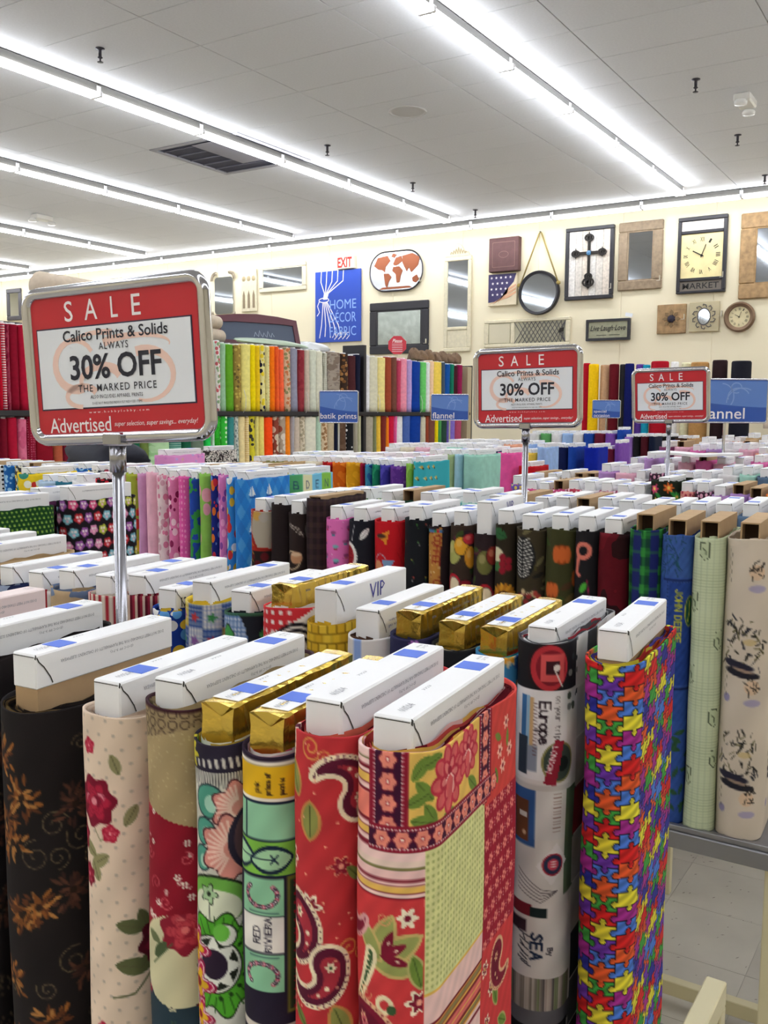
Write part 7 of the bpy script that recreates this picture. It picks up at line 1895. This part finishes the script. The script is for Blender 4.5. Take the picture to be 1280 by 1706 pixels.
# blue home decor sign
t = hang('department_sign', 'large blue wall sign reading HOME DECOR FABRIC with white curtain drawing', 'sign', -9.42, -8.52, 2.72, 3.86)
part('panel', MB().bbox(-.45, .45, 0, .03, -.57, .57, .004), mat('wall_sign_blue', '1f48b4', .4), t)
mb = MB()
for k in range(5):
    x0 = -.32 + k * .11
    mb.ribbon([(x0, .57), (x0 - .01 - .0 * k, .4), (-.26 + k * .02, .22), (-.28 + k * .016, .12)], .016, -.003, 0)
    mb.ribbon([(-.29 + k * .02, .08), (-.3 + k * .05, -.1), (-.32 + k * .085, -.3), (-.36 + k * .11, -.5 + .02 * (k % 2))], .016, -.003, 0)
mb.ribbon(ellipse(.1, .035, 14, -.27, .11) + [(-.17, .11)], .014, -.004, -.001); mb.ribbon([(-.36, .1), (-.4, .02), (-.36, -.08), (-.41, -.14)], .014, -.003, 0)
for k in range(4): mb.ribbon([(-.1 + k * .08, -.5), (-.05 + k * .08, -.43), (0 + k * .08, -.42), (.0 + k * .08, -.47), (-.06 + k * .08, -.53)], .013, -.0035, 0)
part('curtain_drawing', mb, m_wtx, t)
mb = MB()
for s, z in (('HOME', .03), ('DÉCOR', -.18), ('FABRIC', -.4)):
    add_text(mb, s, -.15, .37, z - .075, z + .075 + (.045 if 'É' in s else 0), -.005)
part('lettering', mb, mat('sky_letter', '8fb4f0', .5), t)
# exit sign
t = thing('exit_sign', 'white exit sign with red letters above the blue wall sign', 'sign', (-8.8, WY - .08, 3.97))
part('box', MB().bbox(-.17, .17, 0, .08, -.1, .1, .008), mat('exit_white', 'e8dccc', .5), t)
mb = MB(); add_text(mb, 'EXIT', -.14, .14, -.08, .08, -.002, bold=.035); part('lettering', mb, mat('exit_red', 'd0180c', .6, emit=.35), t)
# metal world map
t = hang('wall_map', 'oval silver metal wall map of the world with copper continents', 'wall decor', -8.34, -7.38, 3.46, 4.08)
ov = rrect(.96, .6, .28, 8)
part('disc', MB().prism(ov, 0, .02), mat('brushed_silver', 'c9ccd0', .25, .9), t)
part('rim', sweep_ring(.96, .6, .28, [(.012, 0), (0, -.012), (-.012, 0), (0, .02)], 8), m_dkm, t)
m_cop = mat('copper', '93502f', .5, .3)
for sh in ([(-.4, .1), (-.33, .22), (-.15, .24), (-.1, .16), (-.19, .07), (-.2, -.01), (-.25, .03), (-.32, .04)], [(-.22, -.03), (-.13, -.03), (-.08, -.09), (-.13, -.16), (-.16, -.25), (-.19, -.2)], [(-.05, .1), (.0, .2), (.1, .22), (.12, .14), (.05, .1), (.0, .08)],
           [(-.05, .06), (.06, .07), (.13, 0), (.09, -.08), (.07, -.18), (.02, -.18), (.0, -.05), (-.06, 0)], [(.12, .12), (.12, .22), (.3, .25), (.43, .18), (.4, .06), (.33, .0), (.28, -.04), (.24, .04), (.2, -.02), (.16, .05)], [(.3, -.12), (.38, -.08), (.42, -.15), (.37, -.2), (.31, -.18)], [(-.08, .22), (-.05, .27), (.02, .25), (-.03, .2)], [(-.3, -.27), (.3, -.27), (.25, -.24), (-.24, -.24)]):
    part('continent', MB().prism(sh, -.008, -.0), m_cop, t)
# tall narrow mirror with crest
t = hang('wall_mirror', 'tall narrow cream mirror with a carved crest and lower panel', 'mirror', -7.0, -6.55, 2.5, 4.18, .04)
w, h = .46, 1.42
for (a, b, c, e) in ((-.23, .23, .5, .57), (-.23, .23, -.84, -.78), (-.23, -.17, -.78, .5), (.17, .23, -.78, .5), (-.17, .17, -.52, -.47)): part('frame_rail', MB().bbox(a, b, 0, .04, c, e, .01), m_crm, t)
part('glass', MB().box(-.17, .17, .02, .025, -.47, .5), m_mir, t); part('lower_panel', MB().bbox(-.17, .17, .012, .03, -.78, -.52, .006), m_crm, t)
part('crest', MB().prism([(-.2, .57), (-.17, .63), (-.1, .66), (-.05, .73), (0, .76), (.05, .73), (.1, .66), (.17, .63), (.2, .57)], .0, .03), m_crm, t)
for i in range(7): part('crest_scroll', MB().tube([(-.12 + i * .04, -.005, .6), (-.1 + i * .04, -.01, .63 + .02 * (3 - abs(i - 3))), (-.08 + i * .04, -.005, .61)], .008, 5), mat('crest_tan', 'b8a888', .6), t)
# brown box canvas and flag canvas
t = hang('canvas_box', 'square brown stained canvas above the flag canvas', 'wall decor', -6.23, -5.76, 3.62, 4.1, .1)
part('canvas', MB().bbox(-.235, .235, 0, .1, -.24, .24, .008), mat('brown_canvas', '5c3c3c', .7, vary=.15, vscale=12), t)
mb = MB(); mb.ring(rrect(.36, .36, .01, 1), rrect(.34, .34, .01, 1), -.002, 0); mb.ring(ellipse(.08, .05, 16), ellipse(.07, .04, 16), -.002, 0); part('stencil', mb, mat('stencil', '7c5c54', .7), t)
t = hang('flag_canvas', 'square canvas of a stars and stripes flag on cream', 'wall decor', -6.26, -5.8, 3.14, 3.6, .05)
part('canvas', MB().bbox(-.23, .23, 0, .05, -.23, .23, .006), mat('flag_cream', 'd8cbb0', .8, vary=.08, vscale=10), t)
part('canton', MB().prism([(-.22, .22), (.22, .22), (.18, .1), (.1, .02), (.08, -.06), (-.02, -.12), (-.12, -.17), (-.22, -.18)], -.003, 0), mat('flag_navy', '3c3460', .7), t)
star = MB()
for i in range(5):
    for j in range(4):
        cx, cz = -.17 + i * .075 + (j % 2) * .02, .17 - j * .08
        if cx < .17 - j * .05: star.prism([(cx + (.022 if k % 2 == 0 else .009) * math.sin(k * PI / 5), cz + (.022 if k % 2 == 0 else .009) * math.cos(k * PI / 5)) for k in range(10)], -.005, -.003)
part('stars', star, m_wtx, t)
for k in range(3): part('stripe', MB().prism([(-.2 + k * .06, -.2), (.1, -.12 + k * .05), (.22, -.06 + k * .05), (.22, -.03 + k * .05), (.08, -.09 + k * .05)], -.003, 0), mat('flag_peach', 'd0a080', .7), t)
# round mirror on rope
t = hang('wall_mirror', 'round black rimmed mirror hanging from a rope', 'mirror', -5.76, -5.16, 3.0, 3.58, .05)
part('rim', MB().lathe([(.265, 0), (.27, -.02), (.3, -.03), (.31, -.01), (.31, .04), (.265, .04), (.265, 0)], 40, 'Y', caps=False), m_bkf, t, smooth=False)
part('glass', MB().prism(ellipse(.268, .268, 40), 0, .006), m_mir, t)
m_rope = mat('rope', 'a08c50', .9, bump=.5, bscale=200)
part('rope', MB().tube([(-.29, -.01, .1), (-.02, .02, .82), (0, .03, .85), (.02, .02, .82), (.29, -.01, .14)], .011, 6), m_rope, t, smooth=True)
for s in (-1, 1): part('rope_knot', MB().lathe([(0, -.03), (.03, -.015), (.03, .015), (0, .03)], 10, 'Z', (s * .3, -.01, .12)), m_rope, t, smooth=True)
part('nail', MB().cyl((0, .045, .84), (0, .0, .85), .008, n=8), m_dkm, t)
# cross plaque
t = hang('cross_plaque', 'white plank plaque with an ornate dark iron cross and black frame', 'wall decor', -5.07, -4.38, 3.15, 4.14)
w, h = .69, .98
for (a, b, c, e) in ((-w/2, w/2, h/2 - .05, h/2), (-w/2, w/2, -h/2, -h/2 + .05), (-w/2, -w/2 + .05, -h/2 + .05, h/2 - .05), (w/2 - .05, w/2, -h/2 + .05, h/2 - .05)): part('frame_rail', MB().bbox(a, b, -.02, .04, c, e, .006), m_bkf, t)
for k in range(6): part('plank', MB().bbox(-.295 + k * .0985, -.199 + k * .0985, .0, .02, -.44, .44, .003), mat('white_plank_%d' % (k % 3), ('dcd8d4', 'cfc8c0', 'd8ccc0')[k % 3], .8, vary=.2, vscale=30), t)
m_iron = mat('iron', '2e2a28', .6, .5)
part('cross_bar', MB().bbox(-.018, .018, -.03, -.01, -.34, .36, .003).bbox(-.2, .2, -.03, -.01, .115, .155, .003), m_iron, t)
part('cross_centre', MB().lathe([(0, -.045), (.03, -.035), (.04, -.02)], 14, 'Y', (0, 0, .135)), mat('turquoise_stone', '3c6c94', .4), t)
for (cx, cz, r) in ((0, .34, .06), (-.19, .135, .055), (.19, .135, .055), (0, -.26, .08), (0, -.18, .05)):
    sc = MB()
    for s in (-1, 1):
        for q in (-1, 1): sc.tube([(cx + s * r * (1 - i / 9) * math.cos(i * .55) , -.025, cz + q * r * (.3 + .7 * (1 - i / 9)) * math.sin(i * .55) * .9) for i in range(9)], .014, 4)
    sc.prism([(cx, cz - r * 1.2), (cx + r * .35, cz), (cx, cz + r * 1.3), (cx - r * .35, cz)], -.03, -.012)
    part('scrollwork', sc, m_iron, t)
# market clock
t = hang('wall_clock', 'tall black framed clock with a cream roman dial reading MARKET below', 'clock', -3.52, -2.9, 3.14, 4.13)
w, h = .62, .97
for (a, b, c, e) in ((-w/2, w/2, h/2 - .05, h/2), (-w/2, w/2, -h/2, -h/2 + .03), (-w/2, -w/2 + .045, -h/2 + .03, h/2 - .05), (w/2 - .045, w/2, -h/2 + .03, h/2 - .05), (-w/2 + .045, w/2 - .045, .27, .31), (-w/2 + .045, w/2 - .045, -.33, -.29)): part('frame_rail', MB().bbox(a, b, -.02, .04, c, e, .006), m_bkf, t)
part('upper_strip', MB().box(-.265, .265, 0, .02, .31, .43), mat('strip_white', 'd8d0c8', .6, vary=.2, vscale=25), t)
part('dial', MB().box(-.265, .265, 0, .02, -.29, .27), mat('clock_parchment', 'e6d6a0', .6, vary=.12, vscale=5), t)
part('name_board', MB().box(-.265, .265, -.004, .02, -.455, -.33), mat('name_board', '6c645c', .6), t)
mb = MB(); add_text(mb, 'MARKET', -.23, .23, -.43, -.355, -.006, bold=.01); part('lettering', mb, mat('clock_black', '1c1a1a', .6), t)
def dial(t, r, cz, y, mt, hh=.22):
    rn = ['XII', 'I', 'II', 'III', 'IIII', 'V', 'VI', 'VII', 'VIII', 'IX', 'X', 'XI']; mb = MB()
    for i, s in enumerate(rn):
        a = PI / 2 - i * PI / 6; tmp = MB(); w_ = r * (.06 + .045 * len(s)); add_text(tmp, s, -w_ / 2, w_ / 2, -r * hh / 2, r * hh / 2, 0, bold=.006, res=1)
        c, s_ = math.cos(a - PI / 2), math.sin(a - PI / 2); ox, oz = r * .82 * math.cos(a), r * .82 * math.sin(a)
        mb.add([(x * c - z * s_ + ox, y, x * s_ + z * c + oz + cz) for x, _, z in tmp.v], tmp.f)
    part('numerals', mb, mt, t)
    m2 = MB().ribbon([(-.04 * r, cz - .1 * r), (.2 * r, cz + .55 * r)], .035 * r, y - .008, y - .004).ribbon([(.1 * r, cz - .05 * r), (-.45 * r, cz + .25 * r)], .05 * r, y - .012, y - .008)
    m2.lathe([(0, y - .014), (.06 * r, y - .012), (.06 * r, y - .002)], 12, 'Y', (0, 0, cz))
    part('hands', m2, mt, t)
m_ck = mat('clock_black', '1c1a1a', .6)
dial(t, .25, -.01, -.002, m_ck)
# lattice panel
t = hang('lattice_panel', 'long cream wooden panel with a wire lattice window above the middle sale sign', 'wall decor', -6.32, -4.98, 2.54, 2.94)
for (a, b, c, e) in ((-.67, .67, .15, .2), (-.67, .67, -.2, -.15), (-.67, -.6, -.15, .15), (.6, .67, -.15, .15), (-.24, -.18, -.15, .15)): part('frame_rail', MB().bbox(a, b, 0, .035, c, e, .01), m_crm, t)
part('backing', MB().box(-.6, .6, .02, .03, -.15, .15), mat('lattice_back', 'b8b49c', .8, vary=.1, vscale=20), t)
for k in range(12):
    x = -.18 + k * .065
    for s in (-1, 1):
        xa, xb = (x, x + .2) if s > 0 else (x + .2, x)
        part('lattice_wire', MB().tube([(max(-.18, min(.6, xa)), .005 + .003 * s, -.15), (max(-.18, min(.6, xb)), .005 + .003 * s, .15)], .005, 4), m_dgr, t)
part('carved_inset', MB().bbox(-.59, -.25, .01, .02, -.14, .14, .004), mat('carved_inset', 'cdc5ac', .7, bump=.8, bscale=45), t)
part('latch', MB().prism([(.5, -.02), (.58, 0), (.58, .05), (.52, .04)], -.006, 0), m_iron, t)
# live laugh love plaque
t = hang('word_plaque', 'small dark framed plaque with script Live Laugh Love', 'wall decor', -4.74, -4.12, 2.58, 2.88)
part('frame_rail', MB().ring(rrect(.62, .29, .005, 1), rrect(.55, .22, .005, 1), -.015, .03), m_bkf, t)
part('board', MB().box(-.275, .275, .0, .02, -.11, .11), mat('sage_board', '9c9c84', .7, vary=.12, vscale=20), t)
mb = MB(); add_text(mb, 'Live·Laugh·Love', -.25, .25, -.035, .06, -.004, shear=.35, bold=.015); mb.box(-.16, -.02, -.004, -.003, -.075, -.068); mb.box(.02, .17, -.004, -.003, -.075, -.068); part('lettering', mb, m_ck, t)
tag(part('price_card', MB().box(-.05, .05, -.002, .0, -.02, .03), m_paper, None, (-4.14, WY - .05, 2.91), (0, rd(12), 0)), 'small white price card tucked over the dark word plaque', 'price card')
# three small pieces at right
t = hang('wood_tile', 'small square rustic wood tile with a dark medallion, lower right', 'wall decor', -3.76, -3.38, 2.64, 3.03)
part('board', MB().bbox(-.19, .19, 0, .035, -.19, .19, .006), m_rust, t)
for i in range(8):
    a = i * PI / 4; part('petal', MB().prism([(.03 * math.cos(a), .03 * math.sin(a)), (.09 * math.cos(a - .3), .09 * math.sin(a - .3)), (.12 * math.cos(a), .12 * math.sin(a)), (.09 * math.cos(a + .3), .09 * math.sin(a + .3))], -.008, 0), mat('petal_tan', '7c6444', .7), t)
part('medallion', MB().lathe([(0, -.03), (.04, -.02), (.055, 0)], 16, 'Y'), mat('medallion', '2c2838', .5, .4), t)
t = hang('wall_mirror', 'small square cream panel with an oval mirror in black scrolls', 'mirror', -3.34, -2.96, 2.65, 3.04)
part('board', MB().bbox(-.19, .19, 0, .03, -.19, .19, .005), mat('khaki_board', 'b8ac8c', .7), t)
part('glass', MB().prism(ellipse(.075, .1, 28), -.006, 0), m_mir, t); part('rim', MB().ring(ellipse(.085, .112, 28), ellipse(.074, .099, 28), -.012, 0), m_dgr, t)
for i in range(10):
    a = i * PI / 5; part('scroll', MB().tube([(.1 * math.cos(a), -.004, .12 * math.sin(a)), (.14 * math.cos(a + .15), -.006, .15 * math.sin(a + .15)), (.15 * math.cos(a + .4), -.006, .16 * math.sin(a + .4)), (.12 * math.cos(a + .45), -.004, .14 * math.sin(a + .45))], .006, 5), m_dgr, t)
t = hang('wall_clock', 'small round bronze rimmed clock at lower right', 'clock', -2.9, -2.52, 2.63, 3.01)
part('rim', MB().lathe([(.13, 0), (.135, -.02), (.17, -.035), (.19, -.01), (.19, .03), (.13, .03), (.13, 0)], 32, 'Y', caps=False), mat('bronze', '7c6450', .5, .5), t)
part('dial', MB().prism(ellipse(.132, .132, 32), 0, .006), mat('dial_cream', 'd8cca4', .6, vary=.1, vscale=10), t)
dial(t, .12, 0, -.003, m_ck, .26)
# acrylic shelf brackets holding the hung pieces
mbk = MB().box(-.003, .003, -.07, .0, -.02, .05).box(-.04, .003, -.07, -.066, -.02, -.015)
bm = mbk.mesh('wall_hook', (m_plast,))
for x, z, w in ((-5.78, 3.72, 'brown canvas box'), (-4.4, 3.3, 'iron cross plaque'), (-3.74, 3.36, 'weathered wood mirror'), (-2.93, 3.35, 'market clock'), (-7.3, 2.66, 'black framed mirror'), (-3.4, 2.84, 'rustic wood tile'), (-2.93, 2.86, 'round bronze clock'), (-7.42, 3.6, 'metal world map')):
    tag(link('wall_hook', bm, None, (x, WY, z)), 'clear plastic bracket on the back wall at the edge of the ' + w, 'bracket', 'clear wall brackets')

# ------------------------------------------------------------------ last things
o = part('display_board', MB().add([(x * .062, y, .004 * math.sin(x * 1.4)) for x in range(7) for y in (-.09, .09)] , [(2 * i, 2 * i + 2, 2 * i + 3, 2 * i + 1) for i in range(6)]), m_white, None, (-1.25, 4.22, 1.425), (0, 0, rd(5)))
sm = o.modifiers.new('thick', 'SOLIDIFY'); sm.thickness = .01
tag(o, 'long white flat board lying across bolt tops under the farthest sale sign', 'board')
lump('toy_bundle', 'beige plush bundle at the right edge below the wide blue sign', 'bundle', -1.15, 6.75, 1.5, .1, .1, .22, m_roll, 21)
